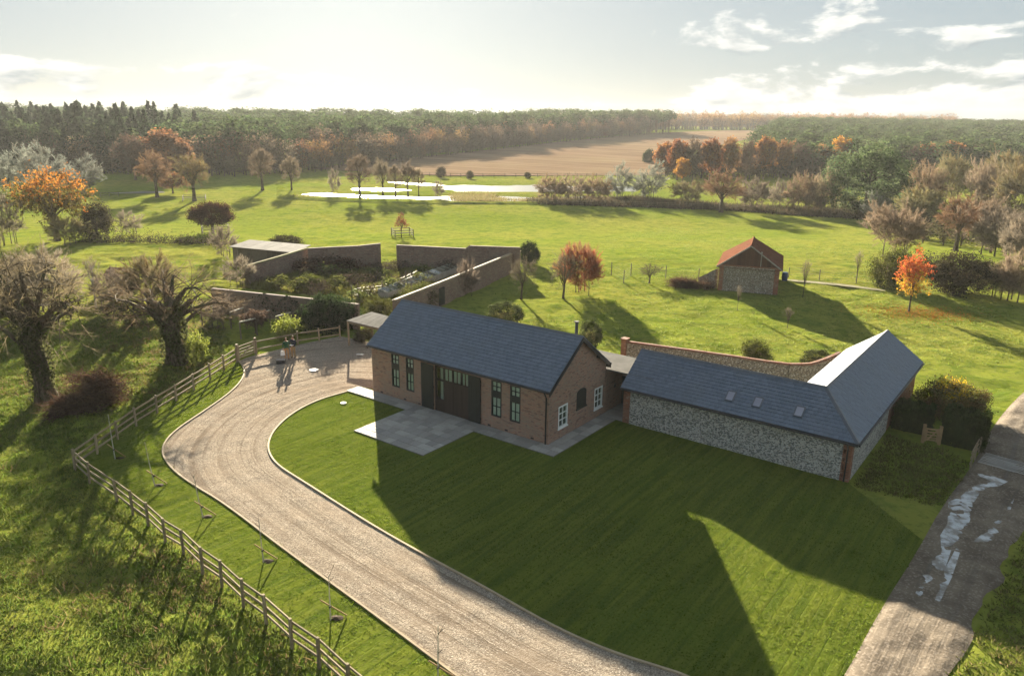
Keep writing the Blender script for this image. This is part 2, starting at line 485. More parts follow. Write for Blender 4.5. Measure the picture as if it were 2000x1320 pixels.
def mesh_arrays(name, polys, cols=None, mats=('leaf',), smooth=False, midx=None):
    """polys: list of float arrays (n, k, 3); cols: matching list of (n, 3) colours"""
    me = bpy.data.meshes.new(name)
    nv = sum(p.shape[0] * p.shape[1] for p in polys)
    nf = sum(p.shape[0] for p in polys)
    V = np.concatenate([p.reshape(-1, 3) for p in polys]).astype(np.float32)
    sizes = np.concatenate([np.full(p.shape[0], p.shape[1], np.int32) for p in polys])
    starts = np.concatenate(([0], np.cumsum(sizes)[:-1])).astype(np.int32)
    me.vertices.add(nv); me.vertices.foreach_set('co', V.ravel())
    me.loops.add(nv); me.loops.foreach_set('vertex_index', np.arange(nv, dtype=np.int32))
    me.polygons.add(nf)
    me.polygons.foreach_set('loop_start', starts)
    me.polygons.foreach_set('loop_total', sizes)
    if smooth:
        me.polygons.foreach_set('use_smooth', np.ones(nf, bool))
    if cols is not None:
        C = np.concatenate([np.repeat(c, p.shape[1], axis=0) for p, c in zip(polys, cols)])
        C = np.concatenate([C, np.ones((len(C), 1))], axis=1).astype(np.float32)
        at = me.attributes.new('Col', 'FLOAT_COLOR', 'POINT')
        at.data.foreach_set('color', C.ravel())
    for m in mats:
        me.materials.append(MATS[m])
    if midx is not None:
        me.polygons.foreach_set('material_index', np.asarray(midx, np.int32))
    me.update(calc_edges=True)
    return me

class MB:
    """collects boxes, bars, tubes and prisms; build() links them as one mesh object"""
    def __init__(self):
        self.v, self.f = [], []
    def add(self, vs, fs):
        b = len(self.v)
        self.v += [tuple(p) for p in vs]
        self.f += [tuple(b + i for i in f) for f in fs]
        return self
    def box(self, x0, x1, y0, y1, z0, z1):
        return self.add([(x0, y0, z0), (x1, y0, z0), (x1, y1, z0), (x0, y1, z0), (x0, y0, z1), (x1, y0, z1), (x1, y1, z1), (x0, y1, z1)],
                        [(3, 2, 1, 0), (4, 5, 6, 7), (0, 1, 5, 4), (1, 2, 6, 5), (2, 3, 7, 6), (3, 0, 4, 7)])
    def bar(self, a, b, w, h):
        a, b = Vector(a), Vector(b)
        d = (b - a).normalized()
        up = Vector((0, 0, 1)) if abs(d.z) < 0.95 else Vector((0, 1, 0))
        s = d.cross(up).normalized() * (w / 2)
        u = s.cross(d).normalized() * (h / 2)
        vs = [a - s - u, a + s - u, a + s + u, a - s + u, b - s - u, b + s - u, b + s + u, b - s + u]
        return self.add(vs, [(0, 1, 2, 3), (7, 6, 5, 4), (0, 4, 5, 1), (1, 5, 6, 2), (2, 6, 7, 3), (3, 7, 4, 0)])
    def tube(self, pts, rad, n=8, caps=True):
        pts = [Vector(p) for p in pts]
        if not hasattr(rad, '__len__'): rad = [rad] * len(pts)
        b = len(self.v)
        for i, p in enumerate(pts):
            d = (pts[min(i + 1, len(pts) - 1)] - pts[max(i - 1, 0)]).normalized()
            up = Vector((0, 0, 1)) if abs(d.z) < 0.9 else Vector((1, 0, 0))
            s = d.cross(up).normalized(); u = s.cross(d)
            for k in range(n):
                a = 2 * math.pi * k / n
                self.v.append(tuple(p + (s * math.cos(a) + u * math.sin(a)) * rad[i]))
        for i in range(len(pts) - 1):
            for k in range(n):
                q = b + i * n
                self.f.append((q + k, q + (k + 1) % n, q + n + (k + 1) % n, q + n + k))
        if caps:
            self.f.append(tuple(b + k for k in range(n))[::-1])
            q = b + (len(pts) - 1) * n
            self.f.append(tuple(q + k for k in range(n)))
        return self
    def prism(self, poly, off):
        """poly: 3-D polygon, off: extrusion vector"""
        n = len(poly); off = Vector(off)
        vs = [Vector(p) for p in poly] + [Vector(p) + off for p in poly]
        fs = [tuple(range(n))[::-1], tuple(range(n, 2 * n))] + [(i, (i + 1) % n, n + (i + 1) % n, n + i) for i in range(n)]
        return self.add(vs, fs)
    def mesh(self, name, mat, smooth=False, uv=True, recalc=True):
        me = bpy.data.meshes.new(name)
        me.from_pydata(self.v, [], self.f)
        if recalc:
            bm = bmesh.new(); bm.from_mesh(me)
            bmesh.ops.recalc_face_normals(bm, faces=bm.faces)
            bm.to_mesh(me); bm.free()
        me.materials.append(MATS[mat] if isinstance(mat, str) else mat)
        if uv:
            ul = me.uv_layers.new(name='UVMap')
            for p in me.polygons:
                nx, ny, nz = abs(p.normal.x), abs(p.normal.y), abs(p.normal.z)
                for li in p.loop_indices:
                    c = me.vertices[me.loops[li].vertex_index].co
                    if nz > 0.75: ul.data[li].uv = (c.x, c.y)
                    elif nx > ny: ul.data[li].uv = (c.y, c.z)
                    else: ul.data[li].uv = (c.x, c.z)
        if smooth:
            for p in me.polygons: p.use_smooth = True
        return me
    def build(self, name, mat, parent=None, loc=None, rz=0.0, smooth=False):
        o = bpy.data.objects.new(name, self.mesh(name, mat, smooth))
        if loc is not None: o.location = loc if len(loc) == 3 else (*loc, 0)
        o.rotation_euler = (0, 0, rz)
        return link(o, parent)

def smooth_step(a, b, x):
    t = np.clip((x - a) / (b - a), 0, 1)
    return t * t * (3 - 2 * t)
def tz(x, y):
    return -2.5 * smooth_step(95, 160, y) + 10.5 * smooth_step(235, 760, y)
def tzf(x, y):
    return float(tz(x, y))

def vnoise(x, y, seed=0, scale=1.0):
    """cheap smooth value noise on arrays"""
    x = np.asarray(x, float) * scale; y = np.asarray(y, float) * scale
    xi = np.floor(x).astype(int); yi = np.floor(y).astype(int)
    fx = x - xi; fy = y - yi
    fx = fx * fx * (3 - 2 * fx); fy = fy * fy * (3 - 2 * fy)
    def hsh(a, b):
        n = (a * 374761393 + b * 668265263 + seed * 1442695041) & 0xffffffff
        n = ((n ^ (n >> 13)) * 1274126177) & 0xffffffff
        return ((n ^ (n >> 16)) & 0xffff) / 65535.0
    return (hsh(xi, yi) * (1 - fx) + hsh(xi + 1, yi) * fx) * (1 - fy) + (hsh(xi, yi + 1) * (1 - fx) + hsh(xi + 1, yi + 1) * fx) * fy

def inside(poly, X, Y):
    X = np.asarray(X); Y = np.asarray(Y)
    res = np.zeros(X.shape, bool)
    n = len(poly)
    for i in range(n):
        x1, y1 = poly[i]; x2, y2 = poly[(i + 1) % n]
        if y1 == y2: continue
        c = ((y1 > Y) != (y2 > Y)) & (X < (x2 - x1) * (Y - y1) / (y2 - y1) + x1)
        res ^= c
    return res
def dense(poly, step, closed=True):
    out = []
    n = len(poly)
    for i in range(n if closed else n - 1):
        a, b = np.array(poly[i]), np.array(poly[(i + 1) % n])
        k = max(1, int(np.hypot(*(b - a)) / step))
        for j in range(k):
            out.append(tuple(a + (b - a) * j / k))
    if not closed: out.append(tuple(poly[-1]))
    return out
def smooth_line(pts, it=2, closed=False):
    pts = [tuple(p) for p in pts]
    for _ in range(it):
        q = [] if closed else [pts[0]]
        n = len(pts)
        for i in range(n if closed else n - 1):
            a, b = pts[i], pts[(i + 1) % n]
            q.append((a[0] * .75 + b[0] * .25, a[1] * .75 + b[1] * .25))
            q.append((a[0] * .25 + b[0] * .75, a[1] * .25 + b[1] * .75))
        if not closed: q.append(pts[-1])
        pts = q
    return pts
def dist_along(line, X, Y):
    """distance to a polyline and arc length of the nearest point"""
    X = np.asarray(X, float); Y = np.asarray(Y, float)
    best = np.full(X.shape, 1e9); S = np.zeros(X.shape); s0 = 0.0
    for (x1, y1), (x2, y2) in zip(line[:-1], line[1:]):
        dx, dy = x2 - x1, y2 - y1
        L2 = dx * dx + dy * dy
        if L2 < 1e-9: continue
        t = np.clip(((X - x1) * dx + (Y - y1) * dy) / L2, 0, 1)
        d = np.hypot(X - x1 - t * dx, Y - y1 - t * dy)
        m = d < best
        best = np.where(m, d, best); S = np.where(m, s0 + t * math.sqrt(L2), S)
        s0 += math.sqrt(L2)
    return best, S

def sheet(name, poly, dz, mat, step=2.0, guide=None, height=None, kind='structure', parent=None, label=None, jitter=0.0):
    """a conforming surface sheet; guide = polyline for UV (distance, arc length)"""
    rng = np.random.default_rng(abs(hash(name)) % 1000 if False else len(name))
    bd = dense(poly, step)
    xs = np.array([p[0] for p in poly]); ys = np.array([p[1] for p in poly])
    gx, gy = np.meshgrid(np.arange(xs.min(), xs.max(), step), np.arange(ys.min(), ys.max(), step))
    gx = gx.ravel() + rng.uniform(-.2, .2, gx.size) * step; gy = gy.ravel() + rng.uniform(-.2, .2, gy.size) * step
    m = inside(poly, gx, gy)
    db, _ = dist_along(list(poly) + [poly[0]], gx, gy)
    m &= db > step * 0.45
    pts = [Vector(p) for p in bd] + [Vector((a, b)) for a, b in zip(gx[m], gy[m])]
    ed = [(i, (i + 1) % len(bd)) for i in range(len(bd))]
    co, e, fc, *_ = delaunay_2d_cdt(pts, ed, [], 1, 1e-5)
    X = np.array([c.x for c in co]); Y = np.array([c.y for c in co])
    Z = tz(X, Y) + dz
    if height is not None:
        dbv, _ = dist_along(list(poly) + [poly[0]], X, Y)
        Z = np.maximum(Z + height(X, Y) * np.clip(dbv / 0.4, 0, 1), tz(X, Y) + 0.010)
    me = bpy.data.meshes.new(name)
    me.from_pydata(list(zip(X, Y, Z)), [], [tuple(f) for f in fc])
    me.materials.append(MATS[mat])
    if guide is not None:
        d, s = dist_along(guide, X, Y)
        ul = me.uv_layers.new(name='UVMap')
        li = np.zeros(len(me.loops), np.int32); me.loops.foreach_get('vertex_index', li)
        ul.data.foreach_set('uv', np.stack([d[li], s[li]], 1).astype(np.float32).ravel())
    for p in me.polygons: p.use_smooth = True
    bm = bmesh.new(); bm.from_mesh(me)
    for fce in bm.faces:
        if fce.normal.z < 0: fce.normal_flip()
    bm.to_mesh(me); bm.free()
    o = link(bpy.data.objects.new(name, me), parent)
    if kind: o['kind'] = kind
    if label: o['label'] = label
    return o

# ------------------------------------------------------------------ layout of the compound
YAW = 0.6425
CY, SY = math.cos(YAW), math.sin(YAW)
BX, BY = 2.12, 40.59
def lw(x, y):
    """compound frame (x along the barn, y towards its back) to world"""
    return (BX + x * CY + y * SY, BY - x * SY + y * CY)
BL, BW, BHE, BHR = 14.437, 6.363, 3.494, 5.796      # barn length, width, eaves, ridge
AX0, AY0 = 14.94, 5.84                              # annex south-east corner in the compound frame
AL, AW, AHE, AHR, ALW = 13.32, 4.37, 2.522, 4.124, 17.08

drive_left = smooth_line([(1.65, 18.31), (-1.77, 21.64), (-5.82, 25.59), (-9.61, 29.14), (-13.76, 33.28), (-16.29, 35.37), (-17.95, 36.99), (-19.28, 38.81),
              (-19.86, 40.46), (-19.93, 42.42), (-19.44, 45.34), (-19.00, 48.65), (-19.10, 51.39), (-19.69, 53.67), (-20.85, 55.61)], 2)
drive_right = smooth_line([(-11.15, 49.21), (-12.82, 47.48), (-13.84, 45.08), (-14.17, 42.43), (-13.90, 40.34), (-13.32, 38.84), (-12.39, 37.44), (-10.72, 35.80),
               (-6.53, 31.60), (-3.70, 29.02), (-0.87, 26.59), (1.51, 24.38), (3.48, 22.97), (5.34, 22.08), (5.99, 21.77), (10.75, 18.38)], 2)
fence_a = [(-1.32, 17.57), (-4.71, 21.23), (-23.44, 37.59)]           # along the field
fence_b = [(-23.44, 37.59), (-21.02, 55.86)]                       # up to the gate
fence_c = [(-20.17, 57.48), (-14.82, 63.17)]                       # behind the parking
track_left = smooth_line([(8.18, 17.97), (11.43, 21.86), (14.36, 25.57), (17.79, 29.63), (21.07, 33.73), (24.50, 37.58), (26.28, 39.69), (29.11, 43.28), (32.57, 47.22), (36.03, 50.77), (44.49, 58.85)], 1)
track_right0 = smooth_line([(44.95, 51.60), (34.08, 40.80), (29.66, 37.40), (24.28, 32.43), (21.26, 28.90), (17.21, 24.36), (14.86, 21.91), (11.18, 18.02)], 1)

track_right = [(p[0] + .35 * (float(vnoise(p[0], p[1], 91, .9)) - .5) * 2, p[1] + .2 * (float(vnoise(p[0], p[1], 92, .9)) - .5)) for p in dense(track_right0, .5, False)]

# ------------------------------------------------------------------ ground sheet
def graded(lo, hi, a, b, fine, grow):
    out = list(np.arange(a, b + 1e-6, fine))
    s, x = fine, b
    while x < hi:
        s *= grow; x = min(hi, x + s); out.append(x)
    s, x = fine, a
    while x > lo:
        s *= grow; x = max(lo, x - s); out.insert(0, x)
    return np.array(out)
gxs = graded(-1350, 1350, -52, 62, 0.6, 1.12)
gys = graded(-120, 1350, 14, 100, 0.6, 1.07)
GX, GY = np.meshgrid(gxs, gys)
keep_flat = [(-1.32, 17.57)] + [(-4.71, 21.23), (-23.44, 37.59), (-21.02, 55.86)] + [(-20.17, 57.48), (-14.82, 63.17)] + [lw(-16, 12), lw(30, 30), lw(45, 8), (48.71, 51.72), (33.28, 33.61), (20.09, 18.14), (13.06, 14.88)]
dflat, _ = dist_along(keep_flat + [keep_flat[0]], GX.ravel(), GY.ravel())
dflat = np.where(inside(keep_flat, GX.ravel(), GY.ravel()), 0, dflat).reshape(GX.shape)
rough = np.clip(dflat / 2.0, 0, 1) * np.clip((160 - GY) / 60, 0, 1)
GZ = tz(GX, GY)
GZ = GZ + rough * (0.42 * (vnoise(GX, GY, 1, 0.45) - 0.5) + 0.26 * (vnoise(GX, GY, 2, 1.1) - 0.5)) * np.where(GX < -4, 1.0, 0.45)
GZ = GZ - 0.06 * (rough > 0) * rough
nx, ny = len(gxs), len(gys)
gv = np.stack([GX, GY, GZ], -1).reshape(-1, 3)
ii = (np.arange(ny - 1)[:, None] * nx + np.arange(nx - 1)[None, :]).ravel()
gf = np.stack([ii, ii + 1, ii + 1 + nx, ii + nx], 1)
gme = bpy.data.meshes.new('ground')
gme.vertices.add(len(gv)); gme.vertices.foreach_set('co', gv.astype(np.float32).ravel())
gme.loops.add(gf.size); gme.loops.foreach_set('vertex_index', gf.astype(np.int32).ravel())
gme.polygons.add(len(gf))
gme.polygons.foreach_set('loop_start', np.arange(0, gf.size, 4, dtype=np.int32))
gme.polygons.foreach_set('loop_total', np.full(len(gf), 4, np.int32))
gme.polygons.foreach_set('use_smooth', np.ones(len(gf), bool))
gme.materials.append(MATS['field'])
gme.update(calc_edges=True)
tag(link(bpy.data.objects.new('ground', gme)), kind='structure')
def gz(x, y):
    """height of the ground sheet itself, bumps included"""
    i = np.clip(np.searchsorted(gxs, x) - 1, 0, nx - 2); j = np.clip(np.searchsorted(gys, y) - 1, 0, ny - 2)
    a = (x - gxs[i]) / (gxs[i + 1] - gxs[i]); b = (y - gys[j]) / (gys[j + 1] - gys[j])
    return (GZ[j, i] * (1 - a) + GZ[j, i + 1] * a) * (1 - b) + (GZ[j + 1, i] * (1 - a) + GZ[j + 1, i + 1] * a) * b

# gravel drive, its timber edging, the lawn and the verge
drive_poly = drive_left + [(-20.58, 56.53), (-20.09, 57.21), (-17.63, 60.13), (-14.70, 62.86), lw(-17.2, 9.0), lw(-14.2, 9.5), lw(-14.2, 0.5), lw(-15.9, 0.2)] + drive_right
def ruts(X, Y):
    d, s = dist_along(drive_right, X, Y)
    w = 0.010 * np.sin(d * 5.2 + 4 * vnoise(s, d, 5, 0.15)) + 0.006 * np.sin(d * 11.0 + 5 * vnoise(s, d, 6, 0.2))
    return 0.02 + w + 0.035 * (vnoise(X, Y, 7, 1.6) - 0.5) + 0.03 * (vnoise(X, Y, 8, 4.0) - 0.5)
sheet('gravel_drive', drive_poly, 0.02, 'gravel', 0.28, guide=drive_right, height=ruts)
lawn_poly = drive_right + [(8.18, 17.97)] + track_left[1:8] + [lw(15.2, 5.6), lw(14.7, 6.2), lw(1.7, 6.2), lw(1.7, 9.5), lw(-14.0, 5.0), lw(-14.0, 0.4), lw(-15.9, 0.2)]
def lawn_h(X, Y):
    return 0.022 * (vnoise(X, Y, 11, 0.5) - 0.5) + 0.012 * (vnoise(X, Y, 12, 1.7) - 0.5)
sheet('lawn', lawn_poly, 0.03, 'lawn', 0.45, height=lawn_h)
verge_poly = drive_left[:-2] + [(-21.02, 55.86), (-23.44, 37.59), (-4.71, 21.23), (-1.32, 17.57)]
sheet('grass_verge', verge_poly, 0.03, 'lawn', 0.45, height=lawn_h)
def ribbon(name, line, w, z, mat):
    mb = MB()
    line = [Vector((p[0], p[1], 0)) for p in line]
    L, Rr = [], []
    for i, p in enumerate(line):
        d = (line[min(i + 1, len(line) - 1)] - line[max(i - 1, 0)]).normalized()
        n = Vector((-d.y, d.x, 0)) * (w / 2)
        L.append(p + n); Rr.append(p - n)
    for i in range(len(line) - 1):
        a, b, c, d = L[i], L[i + 1], Rr[i + 1], Rr[i]
        up = Vector((0, 0, z))
        mb.add([a, b, c, d, a + up, b + up, c + up, d + up], [(4, 5, 6, 7), (0, 1, 5, 4), (2, 3, 7, 6)])
    o = mb.build(name, mat)
    return tag(o, kind='structure')
ribbon('drive_edging', drive_left, 0.09, 0.085, 'edging')
ribbon('drive_edging', drive_right, 0.09, 0.085, 'edging')

# muddy track; the puddles lie in its ruts and hollows
track_poly = track_left + track_right
def ragged(poly, amp, step, seed):
    q = dense(smooth_line(poly, 1, True), step)
    out = []
    for i, p in enumerate(q):
        out.append((p[0] + amp * (float(vnoise(p[0], p[1], seed, 1.0 / (step * 2.2))) - .5) * 2, p[1] + amp * (float(vnoise(p[0], p[1], seed + 1, 1.0 / (step * 2.2))) - .5) * 2))
    return out
puddles = [
    [(25.00, 37.59), (25.72, 37.18), (26.12, 36.60), (25.28, 36.05), (24.56, 35.87), (23.82, 35.23), (22.77, 34.03), (22.04, 32.86), (21.35, 31.94), (20.27, 30.65), (19.61, 30.04), (19.08, 30.03), (19.60, 31.08), (20.51, 32.15), (21.71, 34.27), (22.60, 34.82), (23.68, 35.84), (24.56, 36.27), (25.22, 36.57), (24.95, 37.16)],
    [(25.15, 34.61), (24.55, 33.87), (23.33, 32.45), (22.20, 31.14), (21.35, 30.46), (21.04, 30.76), (22.25, 31.77), (23.48, 32.89)],
    [(18.97, 29.82), (19.52, 30.04), (18.18, 28.34), (16.84, 26.93), (15.94, 26.13), (16.71, 27.28), (17.65, 28.33)],
    [(19.96, 30.26), (20.26, 30.44), (18.38, 27.97), (17.07, 26.28), (16.87, 26.28), (18.27, 28.15)],
]
def track_h(X, Y):
    d, s = dist_along(track_left, X, Y)
    w = 0.35 * vnoise(s, s, 3, 0.25)
    r = -0.035 * np.exp(-((d - 1.5 - w) / 0.3) ** 2) - 0.035 * np.exp(-((d - 3.1 - w) / 0.3) ** 2)
    hollow = np.zeros(X.shape)
    for q in puddles:
        db, _ = dist_along(q + [q[0]], X, Y)
        sd = np.where(inside(q, X, Y), db, -db)
        hollow = np.maximum(hollow, np.clip((sd + 0.28) / 0.5, 0, 1))
    z = 0.075 + r - 0.075 * hollow * (0.75 + 0.5 * vnoise(X, Y, 23, 2.2))
    return z + 0.05 * (vnoise(X, Y, 21, 1.3) - 0.5) + 0.045 * (vnoise(X, Y, 22, 3.3) - 0.5) + 0.03 * (vnoise(X, Y, 24, 7) - 0.5)
sheet('muddy_track', track_poly, 0.03, 'track', 0.17, guide=track_left, height=track_h)
def grow_poly(poly, m):
    c = np.mean(np.array(poly), 0)
    return [tuple(c + (np.array(p) - c) * (1 + m / max(.3, np.hypot(*(np.array(p) - c))))) for p in poly]
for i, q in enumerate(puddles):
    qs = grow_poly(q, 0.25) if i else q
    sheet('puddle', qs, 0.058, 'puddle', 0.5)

# paving: a bed with one object for each slab
bed = MB()
bed.box(-15.9, 1.15, -1.12, 0.1, -0.05, 0.042)
bed.box(-10.25, -4.6, -5.5, -1.121, -0.05, 0.042)
bed.box(-0.05, 1.15, 0.101, 5.84, -0.05, 0.042)
bed.box(-0.05, 1.61, 5.841, 9.2, -0.05, 0.042)
terrace = bed.build('terrace', 'joint', None, (BX, BY, 0.025), -YAW)
terrace['kind'] = 'structure'
rngp = random.Random(5)
slab_cache = {}
def slab(x0, x1, y0, y1):
    g = 0.012
    w, d = round(x1 - x0 - 2 * g, 3), round(y1 - y0 - 2 * g, 3)
    if (w, d) not in slab_cache:
        mb = MB(); b = 0.008
        mb.add([(-w/2, -d/2, 0), (w/2, -d/2, 0), (w/2, d/2, 0), (-w/2, d/2, 0), (-w/2, -d/2, .03), (w/2, -d/2, .03), (w/2, d/2, .03), (-w/2, d/2, .03),
                (-w/2+b, -d/2+b, .036), (w/2-b, -d/2+b, .036), (w/2-b, d/2-b, .036), (-w/2+b, d/2-b, .036)],
               [(0, 1, 5, 4), (1, 2, 6, 5), (2, 3, 7, 6), (3, 0, 4, 7), (4, 5, 9, 8), (5, 6, 10, 9), (6, 7, 11, 10), (7, 4, 8, 11), (8, 9, 10, 11)])
        slab_cache[(w, d)] = mb.mesh('paving_slab', 'paving')
    o = bpy.data.objects.new('paving_slab', slab_cache[(w, d)])
    o.location = ((x0 + x1) / 2, (y0 + y1) / 2, 0.036 + rngp.uniform(-.003, .004))
    o.rotation_euler = (rngp.uniform(-.004, .004), rngp.uniform(-.004, .004), 0)
    link(o, terrace)
def pave_rows(x0, x1, rows, along='x'):
    for (y0, y1) in rows:
        x = x0
        while x < x1 - 1e-6:
            w = rngp.choice([0.45, 0.6, 0.6, 0.9])
            e = x + w
            if x1 - e < 0.3: e = x1
            if along == 'x': slab(x, e, y0, y1)
            else: slab(y0, y1, x, e)
            x = e
pave_rows(-15.9, 1.15, [(-1.12, -0.52), (-0.52, 0.0)])
pave_rows(-10.25, -4.6, [(-5.5, -4.9), (-4.9, -4.3), (-4.3, -3.7), (-3.7, -2.95), (-2.95, -2.35), (-2.35, -1.75), (-1.75, -1.12)])
pave_rows(0.0, 5.84, [(0.0, 0.575), (0.575, 1.15)], 'y')
pave_rows(5.84, 9.0, [(0.0, 0.8), (0.8, 1.61)], 'y')

# ploughed field, flood water, path by the outbuilding
plough = [(-80.55, 304.55), (-61.18, 355.04), (-26.54, 411.42), (32.32, 521.30), (104.62, 646.37), (266.63, 869.39), (227.26, 682.61), (90.32, 426.03), (57.29, 294.82), (-24.48, 279.22), (-46.68, 292.18)]
sheet('ploughed_field', plough, 0.25, 'plough', 16.0)
floods = [
    [(-21.21, 237.79), (-15.80, 243.95), (-6.95, 243.26), (5.95, 246.78), (20.14, 241.32), (37.42, 245.32), (35.85, 229.57), (19.16, 229.16), (5.44, 224.25), (-6.31, 221.25), (-18.13, 222.96)],
    [(-22.09, 202.25), (-14.31, 209.94), (-0.43, 210.13), (3.70, 207.83), (7.65, 202.93), (2.87, 197.32), (-5.59, 196.41), (-16.01, 196.52)],
    [(-58.78, 207.60), (-51.08, 212.85), (-38.78, 207.12), (-27.45, 204.31), (-20.50, 202.42), (-22.72, 198.30), (-34.97, 200.81), (-49.14, 204.55)],
    [(-40.38, 252.10), (-33.61, 251.06), (-24.89, 246.49), (-21.52, 241.37), (-27.48, 240.59), (-34.46, 245.23)],
    [(-47.35, 229.16), (-39.67, 228.45), (-31.59, 224.50), (-35.71, 222.39), (-43.48, 224.65)],
    [(9.11, 205.73), (20.37, 209.72), (26.71, 205.03), (19.38, 199.10), (11.49, 199.50)],
    [(-111.37, 207.10), (-105.65, 212.23), (-98.32, 214.66), (-95.97, 211.91), (-102.94, 206.66)],
]
flood_area = [(-78.33, 256.95), (-64.83, 271.46), (-23.56, 268.55), (16.85, 265.69), (44.07, 261.26), (37.61, 221.88), (27.73, 197.52), (4.70, 191.50), (-21.78, 189.90), (-46.48, 193.22), (-61.07, 199.19)]
def flood_h(X, Y):
    h = np.full(X.shape, 0.34)
    for q in floods[:6]:
        db, _ = dist_along(q + [q[0]], X, Y)
        sd = np.where(inside(q, X, Y), db, -db)
        h = np.minimum(h, 0.34 - 0.42 * np.clip((sd + 4.0) / 6.0, 0, 1))
    return h + 0.26 * (vnoise(X * .35, Y, 71, .16) - .5) + 0.16 * (vnoise(X * .6, Y, 72, .45) - .5)
sheet('flood_meadow', flood_area, 0.05, 'field', 1.7, height=flood_h)
sheet('flood_water', grow_poly(flood_area, -3.0), 0.17, 'water', 9.0)
sheet('flood_water', ragged(floods[6], 1.8, 2.6, 66), 0.07, 'water', 9.0)
sheet('footpath', smooth_line([(32.48, 89.47), (35.95, 88.18), (38.89, 86.62), (41.82, 84.05), (41.33, 83.23), (37.93, 85.74), (35.00, 87.26), (32.11, 88.56)], 1, True), 0.06, 'path', 1.5)

# ------------------------------------------------------------------ roofs of slates and tiles
def clip_convex(poly, clip):
    def side(p, a, b): return (b[0] - a[0]) * (p[1] - a[1]) - (b[1] - a[1]) * (p[0] - a[0])
    out = poly
    n = len(clip)
    for i in range(n):
        a, b = clip[i], clip[(i + 1) % n]
        src, out = out, []
        for j in range(len(src)):
            p, q = src[j], src[(j + 1) % len(src)]
            sp_, sq = side(p, a, b), side(q, a, b)
            if sp_ >= 0: out.append(p)
            if (sp_ >= 0) != (sq >= 0):
                t = sp_ / (sp_ - sq)
                out.append((p[0] + (q[0] - p[0]) * t, p[1] + (q[1] - p[1]) * t))
        if len(out) < 3: return []
    return out
def course_roof(mb, fmap, poly, gauge, width, thick, rng, nrm, slope=1.0):
    """poly: convex (u, v) outline, v horizontal distance up from the eave; fmap(u, v) -> point"""
    A = sum(poly[i][0] * poly[(i + 1) % len(poly)][1] - poly[(i + 1) % len(poly)][0] * poly[i][1] for i in range(len(poly)))
    if A < 0: poly = poly[::-1]
    us = [p[0] for p in poly]; vs_ = [p[1] for p in poly]
    g = gauge / slope
    nrm = Vector(nrm).normalized()
    v = min(vs_); row = 0
    while v < max(vs_) - 1e-6:
        u = min(us) - (row % 2) * width / 2 - rng.uniform(0, .03)
        while u < max(us):
            r = [(u + .007, v), (u + width - .007, v), (u + width - .007, v + g * 1.08), (u + .007, v + g * 1.08)]
            c = clip_convex(r, poly)
            if len(c) >= 3:
                j = rng.uniform(0, thick * 0.5); tl = rng.uniform(-.15, .15) * thick
                top = []
                for (a, b) in c:
                    k = (b - v) / (g * 1.08)
                    off = thick * (1.9 - 1.5 * k) + j + tl * ((a - u) / width - .5)
                    top.append(Vector(fmap(a, b)) + nrm * off)
                bot = [Vector(fmap(a, b)) for (a, b) in c]
                n = len(c)
                mb.add(top + bot, [tuple(range(n))] + [(i, n + i, n + (i + 1) % n, (i + 1) % n) for i in range(n)])
            u += width
        v += g; row += 1

# ------------------------------------------------------------------ windows
def panes_window(parent, name, axis, u0, u1, z0, z1, face, cols, rows, fmat, bar=0.035, edge=0.07, depth=0.09, proud=0.015, sill=None, pane_backing=None, label=None, blank=None):
    """a framed window in the plane axis = face; axis 'y' faces -y, axis 'x' faces +x. Frame mesh with one child for each pane"""
    s = -1 if axis == 'y' else 1
    def bx(mb, a0, a1, b0, b1, d0, d1):
        lo, hi = sorted((face + s * d0, face + s * d1))
        if axis == 'y': mb.box(a0, a1, lo, hi, b0, b1)
        else: mb.box(lo, hi, a0, a1, b0, b1)
    fr = MB()
    bx(fr, u0, u0 + edge, z0, z1, proud, -depth)
    bx(fr, u1 - edge, u1, z0, z1, proud, -depth)
    bx(fr, u0 + edge, u1 - edge, z1 - edge, z1, proud, -depth)
    bx(fr, u0 + edge, u1 - edge, z0, z0 + edge, proud, -depth)
    iu0, iu1, iz0, iz1 = u0 + edge, u1 - edge, z0 + edge, z1 - edge
    for i in range(1, cols):
        c = iu0 + (iu1 - iu0) * i / cols
        bx(fr, c - bar / 2, c + bar / 2, iz0, iz1, proud - .012, -depth + .02)
    zs = [iz0 + (iz1 - iz0) * j / rows for j in range(rows + 1)] if not isinstance(rows, (list, tuple)) else rows
    for z in zs[1:-1]:
        bx(fr, iu0, iu1, z - bar / 2, z + bar / 2, proud - .014, -depth + .018)
    if blank:
        bx(fr, iu0, iu1, blank[0], blank[1], proud - .005, -depth + .01)
    if sill:
        bx(fr, u0 - .05, u1 + .05, z0 - sill, z0 - .002, .06, -.02)
    w = fr.build(name, fmat, parent)
    if label: w['label'] = label
    for i in range(cols):
        a0 = iu0 + (iu1 - iu0) * i / cols; a1 = iu0 + (iu1 - iu0) * (i + 1) / cols
        for z0_, z1_ in zip(zs[:-1], zs[1:]):
            if blank and z0_ >= blank[0] - .01 and z1_ <= blank[1] + .01: continue
            p = MB(); bx(p, a0 + .004, a1 - .004, z0_ + .004, z1_ - .004, -depth * .45, -depth * .45 - .006)
            p.build('pane', 'glass', w)
    bl = MB(); bx(bl, iu0 - .02, iu1 + .02, iz0 - .02, iz1 + .02, -depth - .03, -depth - .04)
    bl.build('pane_backing', pane_backing or 'room_dark', w)  # front windows get a pale blind; gable ones a dark sheet painting room shade
    return w

